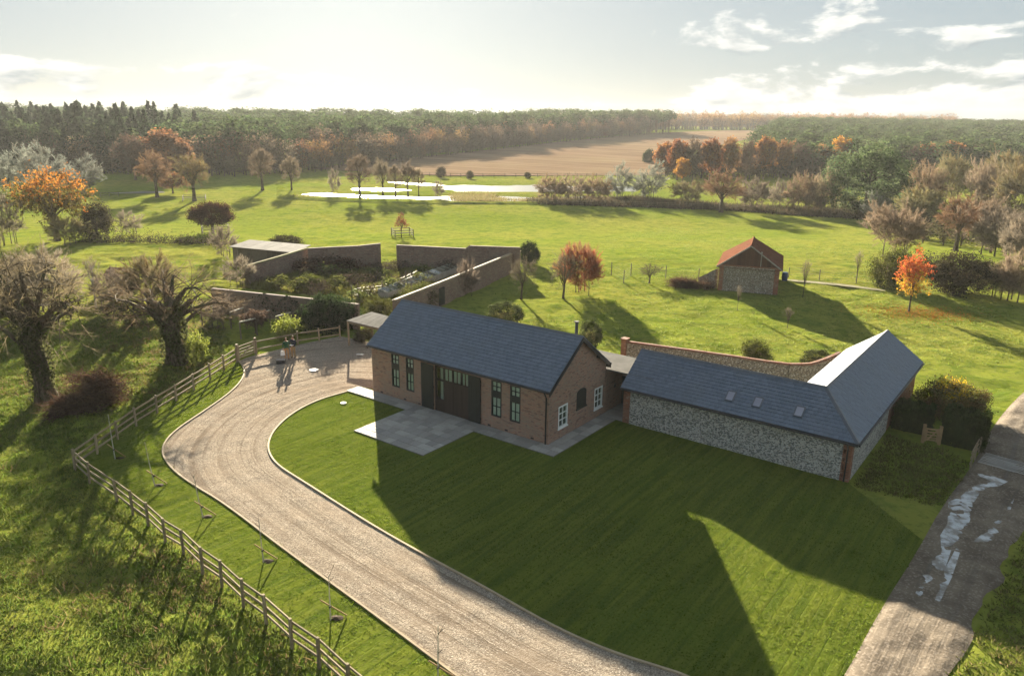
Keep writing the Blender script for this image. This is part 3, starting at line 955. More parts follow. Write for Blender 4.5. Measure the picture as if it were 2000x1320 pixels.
# ------------------------------------------------------------------ the brick barn
barn = empty('brick_barn', (BX, BY, 0), -YAW, 'long red brick barn with blue slate roof and tall black windows beside the patio', 'barn')
bs = (BHR - BHE) / (BW / 2)
BOE, BOG = 0.228, 0.197
def wall_with_holes(mb, axis, face, thick, outline, holes):
    """outline: (u, z) polygon of the wall; holes: (u0, u1, z0, z1). Built from vertical strips"""
    us = sorted(set([p[0] for p in outline] + [h[0] for h in holes] + [h[1] for h in holes]))
    def top_at(u):
        best = None
        n = len(outline)
        for i in range(n):
            (a, za), (b, zb) = outline[i], outline[(i + 1) % n]
            if abs(a - b) < 1e-9: continue
            if min(a, b) - 1e-9 <= u <= max(a, b) + 1e-9:
                z = za + (zb - za) * (u - a) / (b - a)
                best = z if best is None else max(best, z)
        return best
    for a, b in zip(us[:-1], us[1:]):
        m = (a + b) / 2
        hs = sorted([(h[2], h[3]) for h in holes if h[0] - 1e-6 < m < h[1] + 1e-6])
        za = 0.0
        segs = []
        for h0, h1 in hs:
            segs.append((za, h0, None)); za = h1
        segs.append((za, None, None))
        for z0, z1, _ in segs:
            ta, tb = (z1, z1) if z1 is not None else (top_at(a + 1e-6), top_at(b - 1e-6))
            if axis == 'y': poly = [(a, face, z0), (b, face, z0), (b, face, tb), (a, face, ta)]; off = (0, thick, 0)
            else: poly = [(face, a, z0), (face, b, z0), (face, b, tb), (face, a, ta)]; off = (thick, 0, 0)
            mb.prism(poly, off)
front_wins = [(-12.56, -11.85), (-11.23, -10.54), (-4.14, -3.38), (-2.74, -1.98)]
WZ0, WZ1 = 0.86, 3.12
holes = [(a, b, WZ0, WZ1) for a, b in front_wins] + [(-8.76, -5.90, 0.0, 3.10)]
wl_ = MB(); wall_with_holes(wl_, 'y', 0.0, 0.32, [(-BL, 0), (0, 0), (0, BHE), (-BL, BHE)], holes)
o = wl_.build('wall', 'brick', barn); o['label'] = 'long front brick wall with tall windows'
gholes = [(1.03, 2.0, 0.70, 2.06), (5.05, 6.02, 0.66, 2.04), (2.99, 4.05, 1.33, 2.30)]
wl_ = MB(); wall_with_holes(wl_, 'x', 0.0, -0.32, [(0.321, 0), (BW - .321, 0), (BW - .321, BHE + .321 * bs), (BW / 2, BHR), (0.321, BHE + .321 * bs)], gholes)
o = wl_.build('wall', 'brick', barn); o['label'] = 'brick gable wall with two white windows'
wl_ = MB(); wall_with_holes(wl_, 'x', -BL, 0.32, [(0.321, 0), (BW - .321, 0), (BW - .321, BHE + .321 * bs), (BW / 2, BHR), (0.321, BHE + .321 * bs)], [])
wl_.build('wall', 'brick', barn)
wl_ = MB(); wall_with_holes(wl_, 'y', BW - .32, 0.32, [(-BL, 0), (0, 0), (0, BHE), (-BL, BHE)], [])
wl_.build('wall', 'brick', barn)
# air bricks
for x in (-13.6, -11.4, -10.1, -4.3, -3.0, -1.1):
    MB().box(x - .11, x + .11, -0.006, 0.02, 0.14, 0.24).build('air_brick', 'black_metal', barn)

rf = MB()
deck = [(-BL - BOG, -BOE, BHE - BOE * bs), (-BL - BOG, BW / 2, BHR), (-BL - BOG, BW + BOE, BHE - BOE * bs), (-BL - BOG, BW / 2, BHR - .14), ]
rf.prism([(-BL - BOG + .01, -BOE + .02, BHE - BOE * bs + .03), (-BL - BOG + .01, BW / 2, BHR + .05), (-BL - BOG + .01, BW + BOE - .02, BHE - BOE * bs + .03),
          (-BL - BOG + .01, BW + BOE - .02, BHE - BOE * bs - .06), (-BL - BOG + .01, BW / 2, BHR - .06), (-BL - BOG + .01, -BOE + .02, BHE - BOE * bs - .06)][:], (BL + 2 * BOG - .02, 0, 0))
roof = rf.build('roof', 'black_metal', barn)
roof['label'] = 'blue grey slate roof of the long barn'
rngs = random.Random(11)
for side in (0, 1):
    mb = MB()
    ze = BHE - BOE * bs + .05
    if side == 0:
        fm = lambda u, v: (u, -BOE + v, ze + v * bs); nr = (0, -bs, 1)
    else:
        fm = lambda u, v: (u, BW + BOE - v, ze + v * bs); nr = (0, bs, 1)
    course_roof(mb, fm, [(-BL - BOG, 0), (BOG, 0), (BOG, BW / 2 + BOE), (-BL - BOG, BW / 2 + BOE)], 0.245, 0.25, 0.020, rngs, nr, math.sqrt(1 + bs * bs))
    s_ = mb.build('slates', 'slate', roof); s_['kind'] = 'stuff'
rd = MB()
x = -BL - BOG
while x < BOG - .05:
    e = min(x + .45, BOG)
    rd.prism([(x + .006, BW / 2 - .15, BHR + .00), (x + .006, BW / 2, BHR + .115), (x + .006, BW / 2 + .15, BHR + .00), (x + .006, BW / 2, BHR + .02)], (e - x - .012, 0, 0))
    x = e
rd.build('ridge_tiles', 'lead', roof)['kind'] = 'stuff'
for xg in (BOG - .02, -BL - BOG - .03):                       # barge boards
    for sg in (0, 1):
        y0 = -BOE if sg == 0 else BW + BOE
        a = (xg, y0, BHE - BOE * bs - .05); b = (xg, BW / 2, BHR - .05)
        MB().prism([a, b, (b[0], b[1], b[2] - .2), (a[0], a[1], a[2] - .2)], (.045, 0, 0)).build('barge_board', 'black_metal', barn)
for y in (BW + .02, BW - 1.2):                                # purlin ends under the back verge
    z = BHE + (BW - y) * bs - .3
    MB().box(-.05, BOG + .06, y - .07, y + .07, z, z + .16).build('purlin_end', 'black_metal', barn)
gut = MB()
gut.tube([(-BL - BOG, -BOE - .07, BHE - BOE * bs + .0), (BOG, -BOE - .07, BHE - BOE * bs + .0)], .062, 8)
gut.build('gutter', 'black_metal', barn)
gut = MB()
gut.tube([(-BL - BOG, BW + BOE + .07, BHE - BOE * bs), (BOG, BW + BOE + .07, BHE - BOE * bs)], .062, 8)
gut.build('gutter', 'black_metal', barn)
dp = MB()
dp.tube([(-.12, -BOE - .07, BHE - BOE * bs - .03), (-.12, -.18, BHE - .42), (-.12, -.08, BHE - .6), (-.12, -.08, 0.05)], .045, 8)
dp.build('downpipe', 'black_metal', barn)
fl = MB()
fl.tube([(-1.25, 4.7, BHR - 1.1), (-1.25, 4.7, BHR + .38)], .10, 10)
fl.tube([(-1.25, 4.7, BHR + .36), (-1.25, 4.7, BHR + .44)], .15, 10)
fl.build('flue_pipe', 'black_metal', barn)

for i, (a, b) in enumerate(front_wins):
    zmid = (2.08, 2.46)
    iz0, iz1 = WZ0 + .07, WZ1 - .07
    zs = [iz0, (iz0 + zmid[0]) / 2, zmid[0], zmid[1], (zmid[1] + iz1) / 2, iz1]
    panes_window(barn, 'window', 'y', a, b, WZ0, WZ1, 0.0, 2, zs, 'dark_timber', blank=zmid, pane_backing='pane_backing', label='tall black framed window with four panes above and four below')
# glazed entrance screen with a transom row and open ledged doors
scr = MB()
sx0, sx1, sz1 = -8.76, -5.90, 3.10
for xx in (sx0, -8.05, -7.33, -6.62, sx1 - .1):
    scr.box(xx, xx + .10, 0.06, 0.16, 0.0, sz1)
for zz in (0.0, 2.12, sz1 - .1):
    scr.box(sx0 + .1, sx1 - .1, 0.065, 0.155, zz, zz + .1)
screen = scr.build('entrance_screen', 'door_red', barn)
screen['label'] = 'dark glazed entrance screen with a row of lights over the doors'
edges = [sx0 + .1, -8.05, -7.95, -7.33, -7.23, -6.62, -6.52, sx1 - .1]
for i in range(4):
    a, b = edges[2 * i], edges[2 * i + 1]
    for j in range(2):
        m0 = a + (b - a) * j / 2; m1 = a + (b - a) * (j + 1) / 2
        MB().box(m0 + .015, m1 - .015, 0.10, 0.106, 2.23, sz1 - .11).build('pane', 'glass', screen)
    MB().box((a + b) / 2 - .014, (a + b) / 2 + .014, 0.07, 0.14, 2.22, sz1 - .1).build('glazing_bar', 'oak_frame', screen)
    if i == 0:
        MB().box(a + .01, b - .01, 0.10, 0.106, 0.9, 2.11).build('pane', 'glass', screen)
        MB().box(a, b, 0.08, 0.14, 0.1, 0.89).build('lower_panel', 'door_red', screen)
    else:
        k = 4
        for q in range(k):
            p0 = a + (b - a) * q / k; p1 = a + (b - a) * (q + 1) / k
            MB().box(p0 + .004, p1 - .004, 0.085, 0.135, 0.12, 2.11).build('door_board', 'door_red', screen)
MB().box(sx0, sx1, 0.10, 0.27, 0.0, 0.055).build('threshold', 'concrete', screen)
MB().box(sx0, sx1, 0.6, 0.62, 0.06, 3.1).build('inner_curtain', 'pane_backing', screen)
for (a, b, lab) in ((-9.82, -8.78, 'open dark timber barn door leaf folded back beside the entrance'), (-5.88, -4.92, 'dark timber barn door leaf right of the entrance')):
    dl = MB()
    dl.box(a, b, -.075, -.055, .12, 3.08)
    door = dl.build('door', 'dark_timber', barn); door['label'] = lab
    n = 7
    for q in range(n):
        p0 = a + (b - a) * q / n; p1 = a + (b - a) * (q + 1) / n
        MB().box(p0 + .004, p1 - .004, -.10, -.076, .12, 3.08).build('board', 'dark_timber', door)
    for zz in (.35, 1.55, 2.75):
        MB().box(a, b, -.054, -.02, zz, zz + .14).build('ledge', 'dark_timber', door)
    MB().bar((a + .08, -.115, .5), (b - .08, -.115, 1.5), .02, .1).build('brace', 'dark_timber', door)
# gable windows and the arched shutter
for (a, b, z0, z1, lab) in ((1.03, 2.0, 0.70, 2.06, 'white sash window near the front corner of the gable'), (5.05, 6.02, 0.66, 2.04, 'white sash window near the back of the gable')):
    panes_window(barn, 'window', 'x', a, b, z0, z1, 0.0, 2, 3, 'white_paint', bar=.03, edge=.085, sill=.07, label=lab, pane_backing='room_dark')
sh = MB()
arc = [(0.02, 2.99, 1.33), (0.02, 4.05, 1.33)] + [(0.02, 3.52 + .53 * math.cos(t), 2.28 + .26 * math.sin(t)) for t in np.linspace(0, math.pi, 9)]
sh.prism(arc, (-.07, 0, 0))
sh.prism([(0.075, 2.93, 1.27), (0.075, 4.11, 1.27), (0.075, 4.11, 1.325), (0.075, 2.93, 1.325)], (-.09, 0, 0))
o = sh.build('shutter', 'dark_timber', barn); o['label'] = 'black arched shutter in the gable wall'

# ------------------------------------------------------------------ link building with a flat pale roof
lk = empty('link_block', (*lw(0, 6.4), 0), -YAW, 'low brick link with flat pale roof between barn and flint building', 'building')
m = MB(); m.box(-2.6, -0.003, 0.0, 3.0, 0, 2.92); o = m.build('wall', 'brick', lk)
m = MB(); m.box(-0.002, 3.2, 2.2, 3.0, 0, 2.92); m.build('wall', 'brick', lk)
m = MB(); m.box(-2.8, 3.3, -0.02, 3.2, 2.93, 3.02); m.build('flat_roof', 'pale_roof', lk)
m = MB(); m.box(-.0, .055, 1.05, 1.2, 1.5, 1.72); m.box(-.0, .16, 1.08, 1.17, 1.72, 1.76); m.build('wall_lamp', 'black_metal', lk)
m = MB(); m.box(-.0, .05, 1.75, 1.95, 2.62, 2.74); m.build('vent', 'black_metal', lk)
m = MB(); m.box(0.02, 1.1, 2.12, 2.195, 0.04, 2.0); m.build('door', 'dark_timber', lk)

# ------------------------------------------------------------------ L-shaped flint building
annex = empty('flint_building', (*lw(AX0, AY0), 0), -YAW, 'L shaped flint walled building with hipped dark slate roof and three rooflights', 'building')
s2 = (AHR - AHE) / (AW / 2); OE = 0.296
m = MB()
m.box(-AL + .45, -.45, 0, .4, 0, AHE); o = m.build('wall', 'flint', annex); o['label'] = 'long front wall of knapped flint'
m = MB(); m.box(-.4, 0, .45, 8.8, 0, AHE); m.build('wall', 'flint', annex)
m = MB(); m.box(-.4, -.003, 8.801, ALW, 0, AHE); m.build('wall', 'brick_red', annex)
m = MB(); m.prism([(-AL, .45, 0), (-AL, AW, 0), (-AL, AW, AHE), (-AL, AW / 2, AHR), (-AL, .45, AHE + .45 * s2)], (.38, 0, 0)); m.build('wall', 'brick_red', annex)
m = MB(); m.box(-AL + .39, -AW, AW - .35, AW, 0, AHE); m.build('wall', 'flint', annex)
m = MB(); m.box(-AW, -AW + .35, AW + .001, ALW - .361, 0, AHE); m.build('wall', 'flint', annex)
m = MB(); m.prism([(-AW, ALW, 0), (-.41, ALW, 0), (-.41, ALW, AHE), (-AW / 2, ALW, AHR), (-AW, ALW, AHE)], (0, -.36, 0)); m.build('wall', 'brick_red', annex)
def quoin(x0, y0, sx, sy):
    m = MB(); z = 0; i = 0
    while z < AHE - .01:
        a, b = (.45, .30) if i % 2 == 0 else (.30, .45)
        z1 = min(z + .225, AHE)
        m.box(min(x0, x0 + sx * a), max(x0, x0 + sx * a), min(y0, y0 + sy * b), max(y0, y0 + sy * b), z, z1 - .004)
        z = z1; i += 1
    return m
quoin(.004, -.004, -1, 1).build('brick_quoin', 'brick_red', annex)
quoin(-AL - .004, -.004, 1, 1).build('brick_quoin', 'brick_red', annex)
for q_ in ((-.451, -.405, .0, .45), (-.404, -.003, .401, .452), (-AL + .003, -AL + .451, .01, .452)):
    MB().box(*q_, 0, AHE).build('corner_core', 'brick_red', annex)
zt = AHE - OE * s2 + .05
DK = MB()
DK.add([(-AL - .1, -OE, zt - .02), (OE, -OE, zt - .02), (-AW / 2, AW / 2, AHR + .03), (-AL - .1, AW / 2, AHR + .03), (OE, ALW + .1, zt - .02), (-AW / 2, ALW + .1, AHR + .03),
        (-AW - OE, ALW + .1, zt - .02), (-AW - OE, AW + OE, zt - .02), (-AL - .1, AW + OE, zt - .02)],
       [(0, 1, 2, 3), (1, 4, 5, 2), (5, 6, 7, 2), (2, 7, 8, 3)])
DK.add([(-AL - .1, -OE, zt - .14), (OE, -OE, zt - .14), (OE, ALW + .1, zt - .14), (-AW - OE, ALW + .1, zt - .14), (-AW - OE, AW + OE, zt - .14), (-AL - .1, AW + OE, zt - .14)], [])
b0 = 9
DK.f += [(0, b0, b0 + 1, 1), (1, b0 + 1, b0 + 2, 4), (4, b0 + 2, b0 + 3, 6), (6, b0 + 3, b0 + 4, 7), (7, b0 + 4, b0 + 5, 8), (8, b0 + 5, b0, 0), (0, 3, 8), (4, 6, 5), (b0, b0 + 5, b0 + 4, b0 + 1), (b0 + 1, b0 + 4, b0 + 3, b0 + 2)]
aroof = DK.build('roof', 'black_metal', annex)
k2 = math.sqrt(1 + s2 * s2); hw = AW / 2 + OE
planes = [
    (lambda u, v: (u, -OE + v, zt + v * s2), [(-AL - .1, 0), (OE, 0), (-AW / 2, hw), (-AL - .1, hw)], (0, -s2, 1)),
    (lambda u, v: (OE - v, u, zt + v * s2), [(-OE, 0), (ALW + .1, 0), (ALW + .1, hw), (AW / 2, hw)], (s2, 0, 1)),
    (lambda u, v: (u, AW + OE - v, zt + v * s2), [(-AL - .1, 0), (-AW - OE, 0), (-AW / 2, hw), (-AL - .1, hw)], (0, s2, 1)),
    (lambda u, v: (-AW - OE + v, u, zt + v * s2), [(AW + OE, 0), (ALW + .1, 0), (ALW + .1, hw), (AW / 2, hw)], (-s2, 0, 1)),
]
for fm, pl, nr in planes:
    mb = MB(); course_roof(mb, fm, pl, 0.235, 0.25, 0.020, rngs, nr, k2)
    mb.build('slates', 'slate', aroof)['kind'] = 'stuff'
def ridge_line(a, b, w=.14, z=.10):
    a, b = Vector(a), Vector(b); L = (b - a).length; n = max(1, int(L / .45)); d = (b - a) / n
    mb = MB(); s = d.cross(Vector((0, 0, 1))).normalized() * w
    for i in range(n):
        p = a + d * i + d * .02; q = a + d * (i + 1) - d * .02
        mb.add([p - s, p + Vector((0, 0, z)), p + s, q - s, q + Vector((0, 0, z)), q + s], [(0, 3, 4, 1), (1, 4, 5, 2), (0, 1, 2), (3, 5, 4)])
    return mb
ridge_line((-AL - .1, AW / 2, AHR + .04), (-AW / 2, AW / 2, AHR + .04)).build('ridge_tiles', 'lead', aroof)['kind'] = 'stuff'
ridge_line((-AW / 2, AW / 2, AHR + .04), (-AW / 2, ALW + .1, AHR + .04)).build('ridge_tiles', 'lead', aroof)['kind'] = 'stuff'
ridge_line((OE, -OE, zt + .01), (-AW / 2, AW / 2, AHR + .04), .13, .08).build('hip_tiles', 'lead', aroof)['kind'] = 'stuff'
for i, xc in enumerate((-6.85, -5.28, -3.0)):
    y0, y1 = .32, .90
    P_ = lambda u, v, o: (u, v + -s2 / k2 * o, AHE + v * s2 + .05 + o / k2)
    m = MB()
    hwid = .24
    for (a0, a1, c0, c1) in ((xc - hwid, xc - hwid + .05, y0, y1), (xc + hwid - .05, xc + hwid, y0, y1), (xc - hwid + .05, xc + hwid - .05, y0, y0 + .05), (xc - hwid + .05, xc + hwid - .05, y1 - .05, y1)):
        q = [P_(a0, c0, 0), P_(a1, c0, 0), P_(a1, c1, 0), P_(a0, c1, 0)]
        m.prism(q, (0, -s2 / k2 * .11, .11 / k2))
    w = m.build('rooflight', 'lead', annex)
    m = MB(); q = [P_(xc - hwid + .05, y0 + .05, .075), P_(xc + hwid - .05, y0 + .05, .075), P_(xc + hwid - .05, y1 - .05, .075), P_(xc - hwid + .05, y1 - .05, .075)]
    m.prism(q, (0, -s2 / k2 * .01, .01 / k2)); m.build('pane', 'skylight', w)
m = MB(); m.tube([(-AL - .1, -OE - .06, zt - .08), (OE + .02, -OE - .06, zt - .08)], .055, 8); m.build('gutter', 'black_metal', annex)
m = MB(); m.tube([(OE + .06, -OE, zt - .08), (OE + .06, ALW + .1, zt - .08)], .055, 8); m.build('gutter', 'black_metal', annex)
m = MB(); m.tube([(-.2, -OE - .06, zt - .1), (-.2, -.12, zt - .4), (-.2, -.07, zt - .5), (-.2, -.07, .05)], .042, 8); m.build('downpipe', 'black_metal', annex)
m = MB(); m.box(-.14, .14, -OE + .02, -OE + .16, zt - .2, zt - .06); m.build('rafter_end', 'oak_frame', annex)

# ------------------------------------------------------------------ courtyard wall behind the flint building
def garden_wall(name, label, pts, heights, thick, mat, cap=None, cap_w=.5, cap_h=.09, cat='wall', group=None):
    """a free-standing wall along pts with its own height at each point; coping stones are parts"""
    e = empty(name, (*pts[0], tzf(*pts[0])), 0, label, cat, group)
    ox, oy, oz = e.location
    for i in range(len(pts) - 1):
        a = Vector((pts[i][0] - ox, pts[i][1] - oy, 0)); b = Vector((pts[i + 1][0] - ox, pts[i + 1][1] - oy, 0))
        d = (b - a); L = d.length; ang = math.atan2(d.y, d.x)
        n_ = Vector((-math.sin(ang), math.cos(ang), 0))
        m = MB()
        m.prism([(0, -thick / 2, -.3), (L, -thick / 2, -.3), (L, -thick / 2, heights[i + 1]), (0, -thick / 2, heights[i])], (0, thick, 0))
        w = m.build('wall_face', mat, e, (a.x, a.y, 0), ang)
        if cap:
            k = max(1, int(L / 1.1))
            for j in range(k):
                t0, t1 = j / k, (j + 1) / k
                za = heights[i] + (heights[i + 1] - heights[i]) * t0; zb = heights[i] + (heights[i + 1] - heights[i]) * t1
                m = MB(); g = .008
                m.prism([(t0 * L + g, -cap_w / 2, za + .002), (t1 * L - g, -cap_w / 2, zb + .002), (t1 * L - g, -cap_w / 2, zb + cap_h * .6), (t0 * L + g, -cap_w / 2, za + cap_h * .6)], (0, cap_w, 0))
                m.prism([(t0 * L + g, -cap_w / 4, za + cap_h * .55), (t1 * L - g, -cap_w / 4, zb + cap_h * .55), (t1 * L - g, -cap_w / 4, zb + cap_h * 1.2), (t0 * L + g, -cap_w / 4, za + cap_h * 1.2)], (0, cap_w / 2, 0))
                m.build('coping', cap, w)
    return e
cw = smooth_line([(8.91, 57.83), (15.35, 54.81), (19.56, 52.49), (21.17, 52.39), (22.12, 52.53), (23.86, 53.30)], 1)
garden_wall('courtyard_wall', 'low curved flint wall with brick coping behind the flint building', cw, [1.25, 1.25, 1.25, 1.25, 1.25, 1.25, 1.27, 1.3, 1.4, 1.55, 1.75, 1.9][:len(cw)], .36, 'flint_old', 'brick_red', .46, .1)
pr = MB(); pr.box(-.22, .22, -.25, .25, 0, 1.5); pr.prism([(-.27, -.3, 1.5), (.27, -.3, 1.5), (.27, .3, 1.5), (-.27, .3, 1.5)], (0, 0, .08))
tag(pr.build('wall_pier', 'brick_red', None, (*cw[0], 0), -YAW), 'short red brick pier ending the courtyard flint wall', 'pier')

# ------------------------------------------------------------------ field outbuilding of flint with a clay tiled roof
OBX, OBY = (22.69, 83.04)
ob_r = math.atan2(81.2 - 83.3, 28.9 - 22.8)
ob = empty('field_outbuilding', (OBX, OBY, 0), ob_r, 'small flint outbuilding with red clay tiled roof standing in the meadow', 'building')
OW, OD, OHE, OHR = 6.3, 9.4, 2.9, 5.15
osl = (OHR - OHE) / (OW / 2)
m = MB(); m.box(.5, OW - .5, 0, .35, 0, OHE - .1); m.build('wall', 'flint_old', ob)
m = MB(); m.box(.0, .498, -.03, .35, 0, OHE - .1); m.build('brick_quoin', 'brick_red', ob)
m = MB(); m.box(OW - .498, OW, -.03, .35, 0, OHE - .1); m.build('brick_quoin', 'brick_red', ob)
m = MB(); m.box(0, OW, -.035, .33, OHE - .098, OHE + .02); m.build('brick_band', 'brick_red', ob)
m = MB(); m.prism([(0.05, -.02, OHE + .022), (OW - .05, -.02, OHE + .022), (OW / 2, -.02, OHR - .03)], (0, .3, 0)); o = m.build('gable', 'dark_gable' if 'dark_gable' in MATS else 'fence_old', ob); o['label'] = 'dark boarded gable above the flint wall'
n = 14
for i in range(n):
    a = .05 + (OW - .1) * i / n; b = .05 + (OW - .1) * (i + 1) / n
    za = OHE + .03 + min(a, OW - a) * osl - .1; zb = OHE + .03 + min(b, OW - b) * osl - .1
    MB().prism([(a + .01, -.05, OHE + .025), (b - .01, -.05, OHE + .025), (b - .01, -.05, max(zb, OHE + .05)), (a + .01, -.05, max(za, OHE + .05))], (0, .028, 0)).build('gable_board', 'gable', ob) if 'gable' in MATS else None
m = MB(); m.box(0, .35, .351, OD, 0, OHE); m.build('wall', 'brick_old', ob)
m = MB(); m.box(OW - .35, OW, .351, OD, 0, OHE); m.build('wall', 'brick_old', ob)
m = MB(); m.box(.351, OW - .351, OD - .3, OD, 0, OHE); m.build('wall', 'brick_old', ob)
e_ = .3; zl = OHE - e_ * osl; RY = OD - OW / 2 + .2
m = MB()
m.add([(-e_, -.2, zl), (OW + e_, -.2, zl), (OW + e_, OD + e_, zl), (-e_, OD + e_, zl), (OW / 2, -.2, OHR), (OW / 2, RY, OHR), (-e_, -.2, zl - .08), (OW + e_, -.2, zl - .08), (OW + e_, OD + e_, zl - .08), (-e_, OD + e_, zl - .08)],
      [(0, 4, 5, 3), (1, 2, 5, 4), (2, 3, 5), (0, 3, 9, 6), (3, 2, 8, 9), (2, 1, 7, 8), (6, 9, 8, 7)])
oroof = m.build('roof', 'clay', ob)
hwo = OW / 2 + e_; ko = math.sqrt(1 + osl * osl)
for fm, pl, nr in (((lambda u, v: (-e_ + v, u, zl + .01 + v * osl)), [(-.2, 0), (OD + e_, 0), (RY, hwo), (-.2, hwo)], (-osl, 0, 1)),
                   ((lambda u, v: (OW + e_ - v, u, zl + .01 + v * osl)), [(-.2, 0), (OD + e_, 0), (RY, hwo), (-.2, hwo)], (osl, 0, 1)),
                   ((lambda u, v: (u, OD + e_ - v, zl + .01 + v * (OHR - zl) / (OD + e_ - RY))), [(-e_, 0), (OW + e_, 0), (OW / 2, OD + e_ - RY)], (0, osl, 1))):
    mb = MB(); course_roof(mb, fm, pl, .27, .28, .018, rngs, nr, ko)
    mb.build('clay_tiles', 'clay', oroof)['kind'] = 'stuff'
ridge_line((OW / 2, -.2, OHR + .03), (OW / 2, RY, OHR + .03), .16, .12).build('ridge_tiles', 'clay', oroof)['kind'] = 'stuff'
m = MB(); m.bar((OW / 2, -.215, OHR - .02), (-e_, -.215, OHE - e_ * osl - .02), .04, .13); m.bar((OW / 2, -.215, OHR - .02), (OW + e_, -.215, OHE - e_ * osl - .02), .04, .13); m.build('barge_board', 'concrete', ob)
m = MB(); m.tube([(4.3, -.08, OHR - 2.2), (4.3, -.08, OHR - .75)], .05, 8); m.tube([(4.3, -.08, OHR - .75), (4.3, -.08, OHR - .6)], .10, 8); m.build('vent_pipe', 'concrete', ob)
garden_wall('ruined_wall', 'sloping ruined wall stub joined to the left of the outbuilding', [(22.79, 84.11), (22.30, 85.17), (21.38, 85.96)], [2.2, 1.6, 0.9], .4, 'flint_old')
bar = MB(); bar.tube([(0, 0, 0), (0, 0, .1), (0, 0, .5), (0, 0, .9), (0, 0, 1.0)], [.30, .33, .36, .33, .28], 14); bar.tube([(0, 0, .3), (0, 0, .34)], .37, 14); bar.tube([(0, 0, .66), (0, 0, .70)], .37, 14)
tag(bar.build('water_barrel', 'blue_plastic', None, (*(32.09, 88.85), 0)), 'blue plastic water barrel beside the outbuilding wall', 'barrel')

# ------------------------------------------------------------------ walled garden
garden_wall('garden_wall', 'tall back wall of the kitchen garden right of the gap with a raised end', [(-14.34, 93.85), (-5.62, 91.77), (-5.21, 92.09), (0.87, 91.76)], [2.8, 2.8, 3.1, 3.0], .4, 'brick_old', 'brick_old', .5, .1)
ew = garden_wall('garden_wall', 'long side wall of the kitchen garden running from the bush towards the barn', [(0.77, 94.07), (-6.70, 76.10), (-10.67, 67.29)], [2.3, 2.2, 2.1], .4, 'brick_old', 'edging', .55, .12)
garden_wall('garden_wall', 'dark back wall of the kitchen garden under the russet creeper', [(-24.81, 91.80), (-18.89, 92.91), (-16.32, 93.65)], [2.6, 2.8, 3.0], .4, 'brick_old', 'brick_old', .5, .1)
garden_wall('garden_wall', 'mossy topped wall running from the pale roofed shed into the garden', [(-29.48, 83.28), (-27.41, 87.75), (-25.25, 93.21)], [2.0, 2.2, 2.4], .4, 'brick_old', 'moss', .5, .12)
garden_wall('garden_wall', 'dark front wall of the kitchen garden below the shrubs', [(-28.42, 70.85), (-23.73, 69.11), (-18.70, 67.27), (-13.57, 65.58)], [2.2, 2.2, 2.2, 2.1], .4, 'brick_old', 'brick_old', .5, .1)
p0 = Vector((*(-6.70, 76.10), 0)); p1 = Vector((*(-10.67, 67.29), 0)); dd = (p1 - p0).normalized(); dn = Vector((-dd.y, dd.x, 0))
if dn.y > 0: dn = -dn
dloc = p0 + dd * 1.4 + dn * .22 - Vector(ew.location)
m = MB(); m.box(-.55, .55, -.04, .04, 0, 1.75)
for q in range(5): m.box(-.54 + q * .217, -.54 + q * .217 + .2, -.06, .06, .03, 1.72)
m.build('garden_door', 'dark_timber', ew, (dloc.x, dloc.y, -ew.location.z), math.atan2(dd.y, dd.x))

# long shed with a pale sheet roof
a = Vector((*(-35.05, 94.90), 0)); b = Vector((*(-26.66, 91.37), 0)); ang = math.atan2((b - a).y, (b - a).x); L = (b - a).length
sd = empty('garden_shed', (*a.xy, 0), ang, 'long low shed with a flat pale sheet roof behind the kitchen garden', 'shed')
MB().box(0, L, 0, 3.2, 0, 2.25).build('wall', 'fence_old', sd)
n = 12
for i in range(n):
    MB().box(L * i / n + .02, L * (i + 1) / n - .02, -.035, -.004, .05, 2.2).build('wall_board', 'fence_old', sd)
for i in range(7):
    w = (L + .6) / 7
    MB().prism([(-.3 + w * i, -.3, 2.27), (-.3 + w * (i + 1) - .02, -.3, 2.27), (-.3 + w * (i + 1) - .02, 3.5, 2.62), (-.3 + w * i, 3.5, 2.62)], (0, 0, .04)).build('roof_sheet', 'pale_roof', sd)

# cold frame along the inside of the side wall
ca, cb = Vector((*(-12.76, 76.56), 0)), Vector((*(-6.44, 91.59), 0))
ang = math.atan2((cb - ca).y, (cb - ca).x); L = (cb - ca).length
cf = empty('cold_frame', (*ca.xy, 0), ang, 'long glazed cold frame inside the kitchen garden side wall', 'cold frame')
m = MB(); m.box(0, L, 0, .12, 0, .75); m.box(0, L, 1.1, 1.22, 0, 1.05); m.box(0, .1, .121, 1.099, 0, .8); m.box(L - .1, L, .121, 1.099, 0, .8); m.build('frame_wall', 'concrete', cf)
n = 14
for i in range(n):
    w = L / n
    m = MB(); m.prism([(w * i + .03, .0, .78), (w * (i + 1) - .03, .0, .78), (w * (i + 1) - .03, 1.2, 1.08), (w * i + .03, 1.2, 1.08)], (0, 0, .02)); m.build('pane', 'pale_roof' if i in (3, 8) else 'glass', cf)
    m = MB(); m.bar((w * i, .0, .8), (w * i, 1.2, 1.1), .05, .05); m.build('glazing_bar', 'stake', cf)

